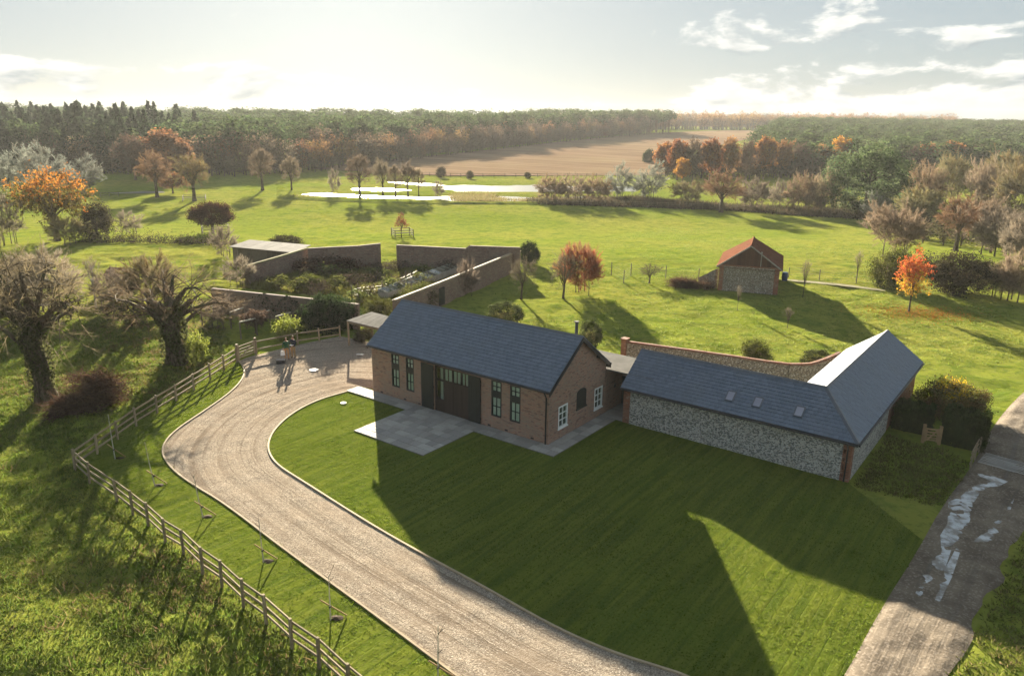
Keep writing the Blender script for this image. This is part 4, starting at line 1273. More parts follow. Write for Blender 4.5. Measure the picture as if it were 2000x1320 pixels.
# open-sided lean-to next to the barn
cpts = [(-13.47, 60.09), (-10.47, 57.86), (-9.78, 59.87), (-11.66, 61.48)]
cz = [2.1, 2.1, 2.5, 2.5]
c0 = Vector((*cpts[0], 0))
lt = empty('open_shelter', (*c0.xy, 0), 0, 'open sided timber shelter with pale sheet roof at the far end of the barn', 'shelter')
q = [Vector((p[0], p[1], z)) - c0 for p, z in zip(cpts, cz)]
for i in range(5):
    t0, t1 = i / 5, (i + 1) / 5 - .008
    P4 = [q[0].lerp(q[1], t0), q[0].lerp(q[1], t1), q[3].lerp(q[2], t1), q[3].lerp(q[2], t0)]
    MB().prism(P4, (0, 0, .05)).build('roof_sheet', 'pale_roof', lt)
cen = sum(q, Vector()) / 4
for i in range(4):
    p = q[i].lerp(cen, .06)
    MB().box(p.x - .07, p.x + .07, p.y - .07, p.y + .07, 0, q[i].z + .02).build('post', 'fence', lt)
for i, j in ((0, 1), (1, 2), (2, 3), (3, 0)):
    pa, pb = q[i].lerp(cen, .06), q[j].lerp(cen, .06)
    MB().bar((pa.x, pa.y, q[i].z - .09), (pb.x, pb.y, q[j].z - .09), .07, .15).build('beam', 'fence', lt)

# rails of old fruit frames in front of the garden wall
for i, (a, b, lab) in enumerate([((-27.70, 66.02), (-27.13, 67.41), 'weathered fruit frame rail behind the pollard tree'), ((-24.69, 64.86), (-24.11, 66.58), 'weathered fruit frame rail second from the pollard tree'),
        ((-22.24, 64.06), (-21.52, 65.75), 'weathered fruit frame rail third from the pollard tree'), ((-20.31, 63.53), (-19.43, 65.10), 'weathered fruit frame rail beside the dark ivy mound'), ((-22.74, 61.66), (-21.78, 62.89), 'weathered fruit frame rail nearest the parking area')]):
    c = Vector((*a, 0)); d = Vector((*b, 0)) - c
    fr = empty('fruit_trellis', (*c.xy, 0), 0, lab, 'garden frame', 'fruit frames by the garden wall')
    MB().bar((0, 0, 1.5), (d.x, d.y, 1.5), .06, .09).build('rail', 'stake', fr)
    MB().box(-.05, .05, -.05, .05, 0, 1.46).build('post', 'fence_old', fr)
    MB().box(d.x - .05, d.x + .05, d.y - .05, d.y + .05, 0, 1.46).build('post', 'fence_old', fr)

# ------------------------------------------------------------------ post and rail fences
rngf = random.Random(3)
def fence(name, label, pts, rails=(.32, .68, 1.04), post_h=1.2, pw=.11, mat='fence', rw=.04, rh=.10, cat='fence', group=None, zf=None, skip=()):
    e = empty(name, (*pts[0], tzf(*pts[0])), 0, label, cat, group)
    o = Vector(e.location)
    P3 = [Vector((p[0], p[1], tzf(*p))) - o for p in pts]
    for i, p in enumerate(P3):
        d = (P3[min(i + 1, len(P3) - 1)] - P3[max(i - 1, 0)])
        m = MB(); h = post_h + rngf.uniform(-.04, .05)
        m.box(-pw / 2, pw / 2, -pw * .4, pw * .4, -.2, h)
        ob_ = m.build('post', mat, e, tuple(p), math.atan2(d.y, d.x) + rngf.uniform(-.05, .05))
        ob_.rotation_euler.x = rngf.uniform(-.025, .025); ob_.rotation_euler.y = rngf.uniform(-.025, .025)
    for i in range(len(P3) - 1):
        if i in skip: continue
        a, b = P3[i], P3[i + 1]
        d = (b - a).normalized(); s = Vector((-d.y, d.x, 0)) * (pw * .4 + rw * .5 + .002)
        for z in rails:
            z0, z1 = z + rngf.uniform(-.02, .02), z + rngf.uniform(-.02, .02)
            MB().bar(a + s + Vector((0, 0, z0)), b + s + Vector((0, 0, z1)), rw, rh).build('rail', mat, e)
    return e
def along(line, step):
    q = dense(line, step, False)
    return q
fa = [(-22.93, 36.78), (-21.37, 35.28), (-19.04, 33.40), (-17.71, 32.23), (-16.50, 31.17), (-15.11, 29.78), (-13.95, 28.90), (-12.59, 27.52), (-11.47, 26.61), (-10.15, 25.27), (-8.98, 24.30), (-7.66, 22.98), (-6.45, 22.01), (-5.14, 20.68), (-3.87, 19.51), (-2.63, 18.29)]
fence('post_and_rail_fence', 'three rail timber fence between the rough field and the young tree verge', fa)
fence('post_and_rail_fence', 'three rail timber fence climbing from the field corner to the field gate', along([(-22.93, 36.78), (-22.54, 42.74), (-21.35, 51.29), (-20.88, 55.31)], 1.75))
fence('post_and_rail_fence', 'two rail timber fence along the back of the gravel parking area', along([(-20.11, 57.57), (-17.54, 60.07), (-14.53, 62.13)], 1.8), rails=(.38, .98))
# five-bar gate
def bar_gate(name, label, a, b, h, mat, bars=5, posts=True, pw=.16):
    a = Vector((*a, tzf(*a))); b = Vector((*b, tzf(*b))); d = b - a; L = d.length; ang = math.atan2(d.y, d.x)
    g = empty(name, tuple(a), ang, label, 'gate')
    x0, x1 = (pw * .6, L - pw * .6) if posts else (0, L)
    if posts:
        for x in (0, L):
            MB().box(x - pw / 2, x + pw / 2, -pw / 2, pw / 2, -.2, h + .2).build('gate_post', mat, g)
    for x in (x0, x1 - .08):
        MB().box(x, x + .08, -.035, .035, .12, h).build('stile', mat, g)
    for k in range(bars):
        z = .18 + (h - .28) * (k / (bars - 1)) ** 1.15
        MB().box(x0 + .081, x1 - .081, -.02, .02, z, z + .085).build('bar', mat, g)
    MB().bar((x0 + .1, -.035, .2), (x1 - .1, -.035, h - .1), .03, .08).build('brace', mat, g)
    return g
bar_gate('field_gate', 'timber five bar gate between the fence and the gravel parking', (-20.93, 55.69), (-20.14, 57.54), 1.15, 'fence')
bar_gate('garden_gate', 'small pale timber gate between the clipped hedges', (24.22, 41.69), (25.04, 41.42), .95, 'new_timber', 5)
fence('rail_fence', 'short timber fence along the hedge beside the cattle grid', [(25.10, 38.28), (25.94, 39.35), (26.73, 40.32), (27.42, 41.20)], rails=(.25, .55, .85), post_h=1.0, mat='fence')
# cattle grid
cg0 = Vector((*(25.81, 38.88), .045)); cg1 = Vector((*(28.56, 36.19), .045)); d = cg1 - cg0; ang = math.atan2(d.y, d.x); L = d.length
cg = empty('cattle_grid', tuple(cg0), ang, 'steel cattle grid set across the muddy track', 'cattle grid')
MB().box(0, L, -.02, 1.7, -.1, .02).build('pit', 'black_metal', cg)
for i in range(8):
    y = .06 + i * .225
    MB().tube([(0.02, y, .05), (L - .02, y, .05)], .05, 6).build('bar', 'concrete', cg)

# field fences far off
fence('field_fence', 'dark low field fence along the river scrub', along([(3.47, 193.74), (29.79, 189.50), (53.44, 184.22), (68.26, 184.62), (75.83, 176.30)], 2.6), rails=(.4, .8, 1.15), post_h=1.3, mat='fence_old', pw=.14)
fence('field_fence', 'thin dark fence between flooded meadow and ploughed field', along([(-68.41, 286.76), (-45.26, 283.09), (-18.89, 277.78), (8.58, 281.51), (44.76, 288.61)], 3.6), rails=(.5, 1.1), post_h=1.3, mat='fence_old', pw=.16)
fence('field_fence', 'short length of fence near the old oaks', along([(-105.85, 198.05), (-102.01, 199.83)], 2.0), rails=(.5, 1.0), post_h=1.3, mat='fence_old', pw=.14)
def wire_fence(label, pts, h=1.5):
    e = empty('wire_fence', (*pts[0], tzf(*pts[0])), 0, label, 'fence'); o = Vector(e.location)
    P3 = [Vector((p[0], p[1], tzf(*p))) - o for p in pts]
    for p in P3: MB().tube([p - Vector((0, 0, .2)), p + Vector((0, 0, h))], .055, 6).build('post', 'fence_old', e)
    for a, b in zip(P3[:-1], P3[1:]):
        for z in (.3, .6, .9, 1.2): MB().bar(a + Vector((0, 0, z)), b + Vector((0, 0, z)), .012, .012).build('wire', 'lead', e)
wire_fence('wire stock fence with dark posts beside the red twigged shrub', [(11.96, 91.38), (12.80, 86.62), (14.25, 90.89), (18.20, 89.57), (21.73, 87.98)])
wire_fence('wire fence with slim posts beyond the outbuilding', [(33.33, 91.04), (36.53, 89.70), (40.12, 87.83), (43.03, 86.01)], 1.2)
wire_fence('thin wire fence with garden posts inside the kitchen garden', [(-16.22, 75.48), (-15.83, 76.64), (-13.57, 77.92), (-11.81, 83.07), (-10.12, 88.87)], 1.7)
def tree_guard(label, c, half):
    e = empty('tree_guard', (*c, tzf(*c)), .35, label, 'tree guard')
    cs = [(-half, -half), (half, -half), (half, half), (-half, half)]
    for x, y in cs: MB().box(x - .06, x + .06, y - .06, y + .06, -.2, 1.35).build('post', 'fence_old', e)
    for i in range(4):
        (x0, y0), (x1, y1) = cs[i], cs[(i + 1) % 4]
        for z in (.4, .8, 1.2): MB().bar((x0, y0, z), (x1, y1, z), .05, .10).build('rail', 'fence_old', e)
tree_guard('square timber guard around the small bare tree in the meadow', (-18.70, 128.90), 1.55)
tree_guard('square timber guard around the umbrella shaped tree', (-51.29, 131.61), 2.1)
tree_guard('square timber guard around the ivy covered old oak', (-79.32, 192.10), 2.6)

# ------------------------------------------------------------------ staked saplings on the verge
mulch_me = None
def sapling(label, base, h, lean, stake_dx):
    e = empty('staked_sapling', (*base, 0), 0, label, 'sapling', 'staked saplings on the verge')
    rg = random.Random(int(base[0] * 100) & 0xffff)
    MB().tube([(0, 0, 0), (lean * .5, 0, h * .45), (lean, 0.03, h)], [.030, .022, .012], 6).build('stem', 'stake', e)
    tw = MB()
    for k in range(9):
        z = h * rg.uniform(.5, .98); a = rg.uniform(0, 6.28); l = rg.uniform(.25, .55)
        tw.tube([(lean * z / h, 0, z), (lean * z / h + math.cos(a) * l * .6, math.sin(a) * l * .6, z + l * .8)], [.008, .004], 4)
    tw.build('twigs', 'fence_old', e)
    MB().tube([(stake_dx, .25, .05), (-stake_dx * .55, -.12, .95)], .028, 6).build('support_stake', 'new_timber', e)
    MB().tube([(-.03, -.02, .55), (.05, .03, .62)], .035, 6).build('tie', 'black_plastic', e)
    md = MB(); n = 14
    pts = [(.18 + .27 * math.cos(t) * rg.uniform(.7, 1.25), .10 + .17 * math.sin(t) * rg.uniform(.7, 1.25), .045) for t in np.linspace(0, 6.283, n, endpoint=False)]
    md.add(pts + [(.18, .10, .09)], [(i, (i + 1) % n, n) for i in range(n)])
    md.build('mulch_mound', 'mulch', e)
for (b, h, ln, sx, lab) in [
    ((-21.53, 38.16), 2.6, -.05, .45, 'staked sapling nearest the fence corner'),
    ((-17.95, 35.05), 2.4, -.25, .5, 'leaning staked sapling second from the fence corner'),
    ((-14.30, 31.94), 2.2, -.25, .5, 'staked sapling third from the fence corner'),
    ((-10.34, 28.30), 2.0, -.05, .5, 'staked sapling fourth from the fence corner with a white tie'),
    ((-6.65, 24.54), 1.9, .02, .55, 'staked sapling near the lower end of the verge with two crossed stakes'),
    ((-2.34, 21.34), 2.2, .04, .5, 'staked sapling cut by the bottom edge of the picture')]:
    sapling(lab, b, h, ln, sx)

# ------------------------------------------------------------------ covers and box on the gravel
def disc(name, label, c, r, z, mat, cat):
    m = MB(); m.tube([(0, 0, 0), (0, 0, .03), (0, 0, .04)], [r, r, r * .93], 22)
    m.tube([(0, 0, .04), (0, 0, .048)], [r * .7, r * .68], 18)
    return tag(m.build(name, mat, None, (*c, z)), label, cat)
disc('drain_cover', 'round white drain cover in the middle of the gravel parking', (-14.60, 53.61), .34, .045, 'white_cover', 'cover')
m = MB(); m.box(-.28, .28, -.16, .16, 0, .04); m.box(-.2, .2, -.1, .1, .041, .05)
tag(m.build('inspection_cover', 'white_cover', None, (*(-11.96, 57.52), .06), -.2), 'small rectangular pale cover near the barn wall', 'cover')
disc('inspection_cover', 'round pale inspection cover set in the sunlit lawn', (-10.97, 46.88), .19, .06, 'white_cover', 'cover')
bx_ = empty('equipment_case', (*(-17.50, 55.22), .03), .15, 'black case with pale lid on the gravel by the two people', 'case')
MB().box(-.32, .32, -.2, .2, 0, .26).build('body', 'black_plastic', bx_)
MB().box(-.33, .33, -.21, .21, .262, .31).build('lid', 'concrete', bx_)
MB().tube([(-.1, -.22, .16), (-.1, -.25, .19), (.1, -.25, .19), (.1, -.22, .16)], .015, 6).build('handle', 'lead', bx_)

hut = empty('garden_hut', (*(-41.49, 79.92), 0), -.25, 'small half hidden hut with red tiled roof behind the pollard oaks', 'hut')
MB().box(-1.3, 1.3, -1, 1, 0, 1.7).build('wall', 'fence_old', hut)
m = MB(); m.prism([(-1.5, -1.2, 1.65), (-1.5, 0, 2.4), (-1.5, 1.2, 1.65), (-1.5, 0, 2.3)], (3.0, 0, 0)); m.build('roof', 'clay', hut)
MB().box(-.4, .35, -1.04, -1.002, 0, 1.55).build('door', 'stake', hut)
for lab, a, b, seed in (('ivy spilling over the dark front garden wall', (-23.87, 69.53), (-19.08, 67.66), 1), ('brown creeper hanging on the kitchen garden back wall by the gap', (-12.94, 95.19), (-8.35, 93.94), 2)):
    IVY_WALLS = globals().setdefault('IVY_WALLS', []); IVY_WALLS.append((lab, a, b, seed))

# ------------------------------------------------------------------ tree makers
def unit(v):
    return v / (np.linalg.norm(v, axis=-1, keepdims=True) + 1e-9)
def tube_quads(pts, rad, n=5):
    pts = np.asarray(pts, float); k = len(pts)
    d = unit(np.gradient(pts, axis=0))
    up = np.where(np.abs(d[:, 2:3]) > .9, np.array([[1., 0, 0]]), np.array([[0, 0, 1.]]))
    s = unit(np.cross(d, up)); u = np.cross(s, d)
    a = np.linspace(0, 2 * np.pi, n, endpoint=False)
    ring = pts[:, None] + (s[:, None] * np.cos(a)[None, :, None] + u[:, None] * np.sin(a)[None, :, None]) * np.asarray(rad)[:, None, None]
    A, B = ring[:-1], ring[1:]
    A2, B2 = np.roll(A, -1, 1), np.roll(B, -1, 1)
    return np.stack([A, A2, B2, B], 2).reshape(-1, 4, 3)
def bez(a, c, b, t):
    t = np.asarray(t)[:, None]
    return (1 - t) ** 2 * a + 2 * t * (1 - t) * c + t * t * b
def slivers(rng, P, D, L, W):
    """thin tapering twig triangles"""
    n = len(P)
    s = unit(np.cross(D, rng.normal(size=(n, 3)))) * (np.asarray(W) * .5)[:, None]
    return np.stack([P - s, P + s, P + D * np.asarray(L)[:, None]], 1)
def leaf_quads(rng, P, size, out=None, bias=0.0, asp=0.6):
    n = len(P)
    nrm = rng.normal(size=(n, 3))
    if out is not None: nrm = unit(nrm) * (1 - bias) + unit(out) * bias
    nrm = unit(nrm)
    a = unit(np.cross(nrm, rng.normal(size=(n, 3)))); b = np.cross(nrm, a)
    sz = (size * rng.uniform(.6, 1.3, n))[:, None]
    a = a * sz; b = b * sz * asp
    return np.stack([P - a, P - b, P + a, P + b], 1)
def palette(rng, pal, n, jit=.2):
    pal = np.asarray(pal, float)
    c = pal[rng.integers(0, len(pal), n)] * .7 + pal[rng.integers(0, len(pal), n)] * .3
    return np.clip(c * (1 + rng.uniform(-jit, jit, (n, 1))), 0, 1)

def branch_tree(seed, h=10., r=4., trunk_r=.25, fork=.25, n1=9, n2=7, n3=3, n4=16, twl=.075, tww=.022, cz=.6, up=.3, pal=((.13, .10, .075),),
                lean=(0, 0), leaf=None, pollard=False, droop=0.0, stems=1, sq=1.0, spread=.75):
    rng = np.random.default_rng(seed)
    c = np.array([lean[0] * h, lean[1] * h, h * cz]); rzu = h * (1 - cz); rzl = h * (cz - fork * .75)
    ph = rng.uniform(0, 6.28, 8)
    def mult(d):
        az_ = np.arctan2(d[..., 1], d[..., 0]); e_ = d[..., 2]
        return .88 + .10 * np.cos(3 * az_ + ph[0] + 2 * e_) + .08 * np.cos(5 * az_ + ph[1]) + .08 * np.cos(7 * e_ + ph[2] + az_) + .06 * np.cos(9 * az_ + ph[3] - 5 * e_)
    def surf(d):
        rz = np.where(d[..., 2:3] > 0, rzu, rzl)
        return c + d * np.concatenate([np.full(rz.shape, r), np.full(rz.shape, r), rz], -1) * mult(d)[..., None]
    wood, tw, tcol = [], [], []
    lq, lcol = [], []
    for st in range(stems):
        off = np.zeros(3) if stems == 1 else np.array([rng.normal() * r * .22, rng.normal() * r * .22, 0])
        ztop = h * (fork + .22)
        zz = np.linspace(0, 1, 6)
        tp = np.stack([off[0] + lean[0] * h * zz ** 1.3 * .8 + rng.normal(size=6) * trunk_r * .25 * zz, off[1] + lean[1] * h * zz ** 1.3 * .8 + rng.normal(size=6) * trunk_r * .25 * zz, zz * ztop], 1)
        tr = trunk_r / math.sqrt(stems) * np.array([1.55, 1.12, 1.0, .92, .8, .55])
        if pollard: tr = trunk_r * np.array([1.6, 1.15, 1.05, 1.1, 1.2, .6])
        wood.append(tube_quads(tp, tr, 9 if trunk_r > .3 else 6))
        for i in range(max(2, n1 // stems)):
            a = i * 2.4 + rng.uniform(-.4, .4) + st; zc = rng.uniform(-.3 if stems == 1 else -.85, .97)
            d = np.array([math.cos(a) * math.sqrt(1 - zc * zc), math.sin(a) * math.sqrt(1 - zc * zc), zc])
            e = c + (surf(d[None])[0] - c) * rng.uniform(.55, .85) * (1 if not pollard else .9)
            t0 = rng.uniform(.52, 1.0)
            s0 = np.array([np.interp(t0, zz, tp[:, k]) for k in range(3)])
            ln = np.linalg.norm(e - s0)
            ctrl = s0 + (e - s0) * .45 + np.array([0, 0, ln * (.16 - droop * .3)]) + rng.normal(size=3) * ln * .08
            tt = np.linspace(0, 1, 6)
            lp = bez(s0, ctrl, e, tt) + rng.normal(size=(6, 3)) * ln * .018 * tt[:, None]
            lr = trunk_r / math.sqrt(stems) * (.55 if pollard else .48) * rng.uniform(.7, 1.1) * (1 - tt * .86)
            wood.append(tube_quads(lp, lr, 5))
            for j in range(n2):
                t1 = rng.uniform(.3, 1.0)
                p = bez(s0, ctrl, e, [t1])[0]
                d2 = unit(unit(e - c) + rng.normal(size=3) * spread)
                tg = c + (surf(d2[None])[0] - c) * rng.uniform(.72, 1.0)
                v = tg - p; l2 = np.linalg.norm(v)
                l2c = min(l2, r * .75)
                tg = p + v / (l2 + 1e-6) * l2c
                cc = p + (tg - p) * .5 + rng.normal(size=3) * l2c * .12 + np.array([0, 0, l2c * (.08 - droop * .25)])
                t4 = np.linspace(0, 1, 4)
                bp = bez(p, cc, tg, t4)
                wood.append(tube_quads(bp, np.maximum(.008 * h / 10, lr[-1] * .9 * (1 - t4 * .75) + .006), 3))
                base_c = palette(rng, pal, 1, .22)[0]
                for k in range(n3):
                    t5 = rng.uniform(.25, 1)
                    q = bez(p, cc, tg, [t5])[0]
                    dd = unit(unit(tg - p) * .6 + unit(q - c) * .5 + rng.normal(size=3) * .55 + np.array([0, 0, up - droop]))
                    l3 = r * rng.uniform(.14, .30)
                    m = n4
                    ts = rng.uniform(.05, 1.05, m)
                    P = q + dd * (ts * l3)[:, None]
                    DD = unit(dd * .7 + rng.normal(size=(m, 3)) * .6 + np.array([0, 0, up - droop]) + unit(q - c) * .3)
                    Ls = h * twl * rng.uniform(.45, 1.25, m)
                    tw.append(slivers(rng, np.concatenate([P, q[None]]), np.concatenate([DD, dd[None]]), np.concatenate([Ls, [l3 * 1.1]]), np.concatenate([tww * rng.uniform(.6, 1.2, m), [tww * 1.7]])))
                    tcol.append(np.clip(base_c * (1 + rng.uniform(-.18, .18, (m + 1, 1))), 0, 1))
                    if leaf:
                        nl = leaf['n']
                        idx = rng.integers(0, m, nl)
                        LP = P[idx] + DD[idx] * (Ls[idx] * rng.uniform(.2, 1, nl))[:, None] + rng.normal(size=(nl, 3)) * leaf['size'] * .8
                        lp_ = leaf['pal']
                        if 'zpal' in leaf:
                            hz = (q[2] - c[2]) / rzu
                            lp_ = leaf['zpal'][0] if hz < leaf['zpal'][2] + rng.normal() * .15 else leaf['zpal'][1]
                        lc = palette(rng, lp_, 1, .15)[0]
                        lq.append(leaf_quads(rng, LP, leaf['size'], LP - c, .3))
                        lcol.append(np.clip(lc * (1 + rng.uniform(-.2, .2, (nl, 1))), 0, 1))
    trunk = mesh_arrays('trunk', [np.concatenate(wood)], None, ('bark',), True)
    T = np.concatenate(tw); TC = np.concatenate(tcol)
    if lq:
        Q = np.concatenate(lq); QC = np.concatenate(lcol)
        crown = mesh_arrays('crown', [T, Q], [TC, QC], ('twig', 'leaf'), False, np.concatenate([np.zeros(len(T), int), np.ones(len(Q), int)]))
    else:
        crown = mesh_arrays('crown', [T], [TC], ('twig',))
    return {'trunk': trunk, 'crown': crown}, h, r

def dome_points(rng, n, rx, ry, rz, z0, fill=.35, lobes=.18):
    d = unit(rng.normal(size=(n, 3)))
    ph = rng.uniform(0, 6.28, 4)
    az_ = np.arctan2(d[:, 1], d[:, 0])
    m = 1 + lobes * (np.cos(3 * az_ + ph[0] + 3 * d[:, 2]) + np.cos(5 * az_ + ph[1] - 4 * d[:, 2])) * .6 + lobes * .5 * np.cos(8 * d[:, 2] + ph[2] + 2 * az_)
    rad = np.where(rng.uniform(size=n) < fill, rng.uniform(.3, 1, n) ** .5, 1.0) * m
    return np.stack([d[:, 0] * rx, d[:, 1] * ry, z0 + d[:, 2] * rz], 1) * np.array([1, 1, 1]) * rad[:, None] * np.array([1, 1, 0]) + np.stack([np.zeros(n), np.zeros(n), z0 + d[:, 2] * rz * rad], 1), d
def leafy(seed, h=3., r=2., z0=.5, rzf=.5, clumps=120, per=60, size=.09, cl=.22, pal=((.05, .07, .02),), trunk_r=.08, trunk_h=None, fill=.4, lobes=.18, twigs=0, tpal=((.12, .09, .06),), boxy=False, sc=1.0, tip_pal=None):
    rng = np.random.default_rng(seed)
    if boxy:
        u = rng.uniform(-1, 1, (clumps, 3)); ax = rng.integers(0, 3, clumps); sgn = rng.choice([-1., 1.], clumps)
        u[np.arange(clumps), ax] = sgn
        C = u * np.array([r, r * boxy, h / 2]) * .96 + np.array([0, 0, h / 2]); d = unit(np.eye(3)[ax] * sgn[:, None])
    else:
        C, d = dome_points(rng, clumps, r * .92, r * .92, h * rzf * .95, h * z0, fill, lobes)
    keep = C[:, 2] > .05
    C, d = C[keep], d[keep]
    n = len(C)
    P = np.repeat(C, per, 0) + rng.normal(size=(n * per, 3)) * np.repeat(rng.uniform(.6, 1.3, n) * cl * r, per)[:, None] * np.array([1, 1, .75])
    P[:, 2] = np.maximum(P[:, 2], .03)
    cc = palette(rng, pal, n, .28)
    if tip_pal is not None:  # some of the top clumps take a leaf colour of their own
        hi = (C[:, 2] > h * .72) & (rng.uniform(size=n) < tip_pal[1])
        cc[hi] = palette(rng, tip_pal[0], int(hi.sum()), .2)
    LC = np.clip(np.repeat(cc, per, 0) * (1 + rng.uniform(-.25, .25, (n * per, 1))), 0, 1)
    Q = leaf_quads(rng, P, size, np.repeat(d, per, 0), .35)
    polys, cols, mi = [Q], [LC], [np.zeros(len(Q), int)]
    mats = ['leaf']
    if twigs:
        b = np.array([0, 0, h * .1])
        D = unit(rng.normal(size=(twigs, 3)) * np.array([1, 1, .6]) + np.array([0, 0, .6]))
        P0 = rng.normal(size=(twigs, 3)) * r * .35 * np.array([1, 1, .3]) + np.array([0, 0, h * .35]); P0[:, 2] = np.abs(P0[:, 2])
        S = slivers(rng, P0, D, rng.uniform(.3, .8, twigs) * min(h, r), np.full(twigs, .018 * sc))
        polys.append(S); cols.append(palette(rng, tpal, twigs)); mi.append(np.ones(twigs, int)); mats.append('twig')
    crown = mesh_arrays('crown', polys, cols, mats, False, np.concatenate(mi))
    th = trunk_h if trunk_h is not None else h * .6
    W = [tube_quads(np.array([[0, 0, -.1], [.01 * h, 0, th * .5], [0, .02 * h, th]]), [trunk_r * 1.3, trunk_r, trunk_r * .6], 7)]
    for i in range(6):
        a = i * 1.05; e = np.array([math.cos(a) * r * .5, math.sin(a) * r * .5, h * z0 + h * rzf * rng.uniform(-.2, .5)])
        s0 = np.array([0, 0, th * rng.uniform(.5, 1.)])
        W.append(tube_quads(bez(s0, s0 * .5 + e * .5 + np.array([0, 0, .1 * h]), e, np.linspace(0, 1, 4)), trunk_r * np.array([.5, .4, .25, .1]), 4))
    trunk = mesh_arrays('stem', [np.concatenate(W)], None, ('bark',), True)
    return {'trunk': trunk, 'crown': crown}, h, r

def put(kind, proto, label, spec, cat='tree', group=None, rz=None, crown='crown', trunk='trunk', name=None, zoff=0.0, sy=1.0):
    """a thing of its own: an Empty at its base with a trunk and a crown (mesh data shared between alike trees)"""
    meshes, h0, r0 = proto
    x, y, h, r = spec
    rz = (x * 1.7 + y * .9) % 6.28 if rz is None else rz
    e = empty(name or kind, (x, y, tzf(x, y) + zoff - .03), rz, label, cat, group)
    for nm, key in ((trunk, 'trunk'), (crown, 'crown')):
        o = bpy.data.objects.new(nm, meshes[key])
        link(o, e); o.scale = (r / r0, r / r0 * sy, h / h0)
    return e

GREY = ((.19, .16, .125), (.16, .135, .105), (.23, .185, .14)); TAN = ((.31, .225, .145), (.26, .19, .12), (.22, .18, .11))
PINK = ((.27, .205, .145), (.225, .18, .13), (.30, .235, .155)); OLIVE = ((.18, .17, .085), (.155, .14, .08), (.22, .19, .10))
BLUEG = ((.21, .225, .19), (.18, .195, .165), (.24, .235, .19)); RUSSET = ((.30, .115, .04), (.22, .095, .045), (.34, .16, .045), (.18, .09, .05))
DKGREEN = ((.03, .045, .016), (.022, .033, .014), (.045, .055, .02)); IVY = ((.022, .036, .014), (.03, .045, .016), (.018, .026, .012))
PROTO = {}
PROTO['oak_bare'] = branch_tree(1, 10, 4, .30, .22, 13, 9, 4, 22, .055, .045, .58, .15, ((.19, .115, .07), (.15, .095, .06), (.23, .14, .08)))
PROTO['oak_olive'] = branch_tree(2, 10, 4, .32, .20, 12, 9, 4, 22, .055, .045, .58, .15, ((.17, .135, .06), (.20, .14, .06), (.14, .11, .06)))
PROTO['bare_tall'] = branch_tree(3, 10, 3, .24, .28, 11, 8, 4, 13, .08, .05, .6, .5, ((.15, .115, .08), (.18, .14, .095)))
PROTO['bare_tall2'] = branch_tree(13, 10, 3, .22, .22, 12, 8, 4, 13, .08, .05, .56, .55, ((.16, .125, .085), (.14, .11, .08)))
PROTO['willow_tan'] = branch_tree(4, 8, 4.5, .18, .06, 15, 9, 5, 30, .06, .055, .48, .35, TAN, stems=3)
PROTO['willow_tan2'] = branch_tree(14, 8, 4.5, .18, .06, 15, 9, 5, 30, .06, .055, .5, .35, PINK, stems=4)
PROTO['willow_blue'] = branch_tree(5, 8, 4.5, .16, .05, 15, 9, 5, 30, .06, .055, .48, .3, BLUEG, stems=4)
PROTO['scrub_pink'] = branch_tree(6, 8, 4.5, .16, .08, 16, 9, 5, 28, .075, .045, .5, .7, PINK, stems=4)
PROTO['scrub_grey'] = branch_tree(16, 8, 4.5, .16, .08, 16, 9, 5, 28, .075, .045, .52, .6, GREY, stems=3)
PROTO['scrub_olive'] = branch_tree(7, 8, 4.5, .16, .08, 16, 9, 5, 28, .07, .048, .5, .4, OLIVE + ((.20, .15, .07),), stems=3)
PROTO['hazel'] = branch_tree(8, 4, 2.4, .08, .05, 14, 8, 4, 22, .10, .028, .5, .6, GREY, stems=5)
PROTO['autumn'] = branch_tree(9, 12, 4.2, .22, .18, 13, 9, 4, 14, .06, .05, .55, .2, ((.14, .09, .06),), leaf={'n': 16, 'size': .28, 'pal': RUSSET})
PROTO['autumn2'] = branch_tree(19, 12, 4.2, .22, .16, 12, 8, 5, 16, .06, .05, .55, .2, ((.17, .10, .065), (.13, .085, .06)), leaf={'n': 10, 'size': .26, 'pal': ((.20, .095, .045), (.15, .09, .055), (.24, .12, .05))})
PROTO['autumn_dark'] = branch_tree(29, 12, 4.2, .22, .16, 12, 8, 5, 18, .06, .06, .55, .2, ((.11, .075, .06), (.09, .065, .055)), leaf={'n': 5, 'size': .2, 'pal': ((.11, .065, .045), (.085, .06, .045))})
PROTO['gold'] = branch_tree(39, 12, 4.2, .22, .16, 12, 8, 3, 8, .06, .025, .55, .2, ((.16, .11, .06),), leaf={'n': 22, 'size': .28, 'pal': ((.36, .17, .03), (.42, .22, .035), (.27, .14, .04))})
PROTO['evergreen'] = leafy(10, 12, 7, .52, .5, 330, 90, .17, .085, ((.085, .115, .05), (.06, .085, .038), (.115, .14, .068), (.045, .062, .03)), .35, 8, .35, .22)
PROTO['dark_bush'] = leafy(11, 4, 2.5, .48, .5, 170, 70, .085, .13, ((.035, .032, .018), (.028, .025, .016), (.05, .042, .022)), .1, 2.2, .4, .2, 900)
PROTO['green_bush'] = leafy(12, 3, 2.2, .45, .52, 170, 70, .075, .13, ((.07, .082, .022), (.05, .062, .018), (.10, .105, .03)), .08, 1.4, .4, .22, 700)
PROTO['parasol'] = leafy(15, 5, 3.5, .62, .34, 260, 70, .10, .09, ((.045, .020, .014), (.06, .026, .018), (.035, .018, .012)), .22, 3.2, .45, .12, 500)
PROTO['clipped'] = leafy(17, 1.6, 1.2, .48, .52, 240, 60, .035, .09, ((.045, .055, .02), (.06, .068, .026), (.035, .042, .016)), .06, .8, .25, .04, 500, ((.16, .13, .06),))
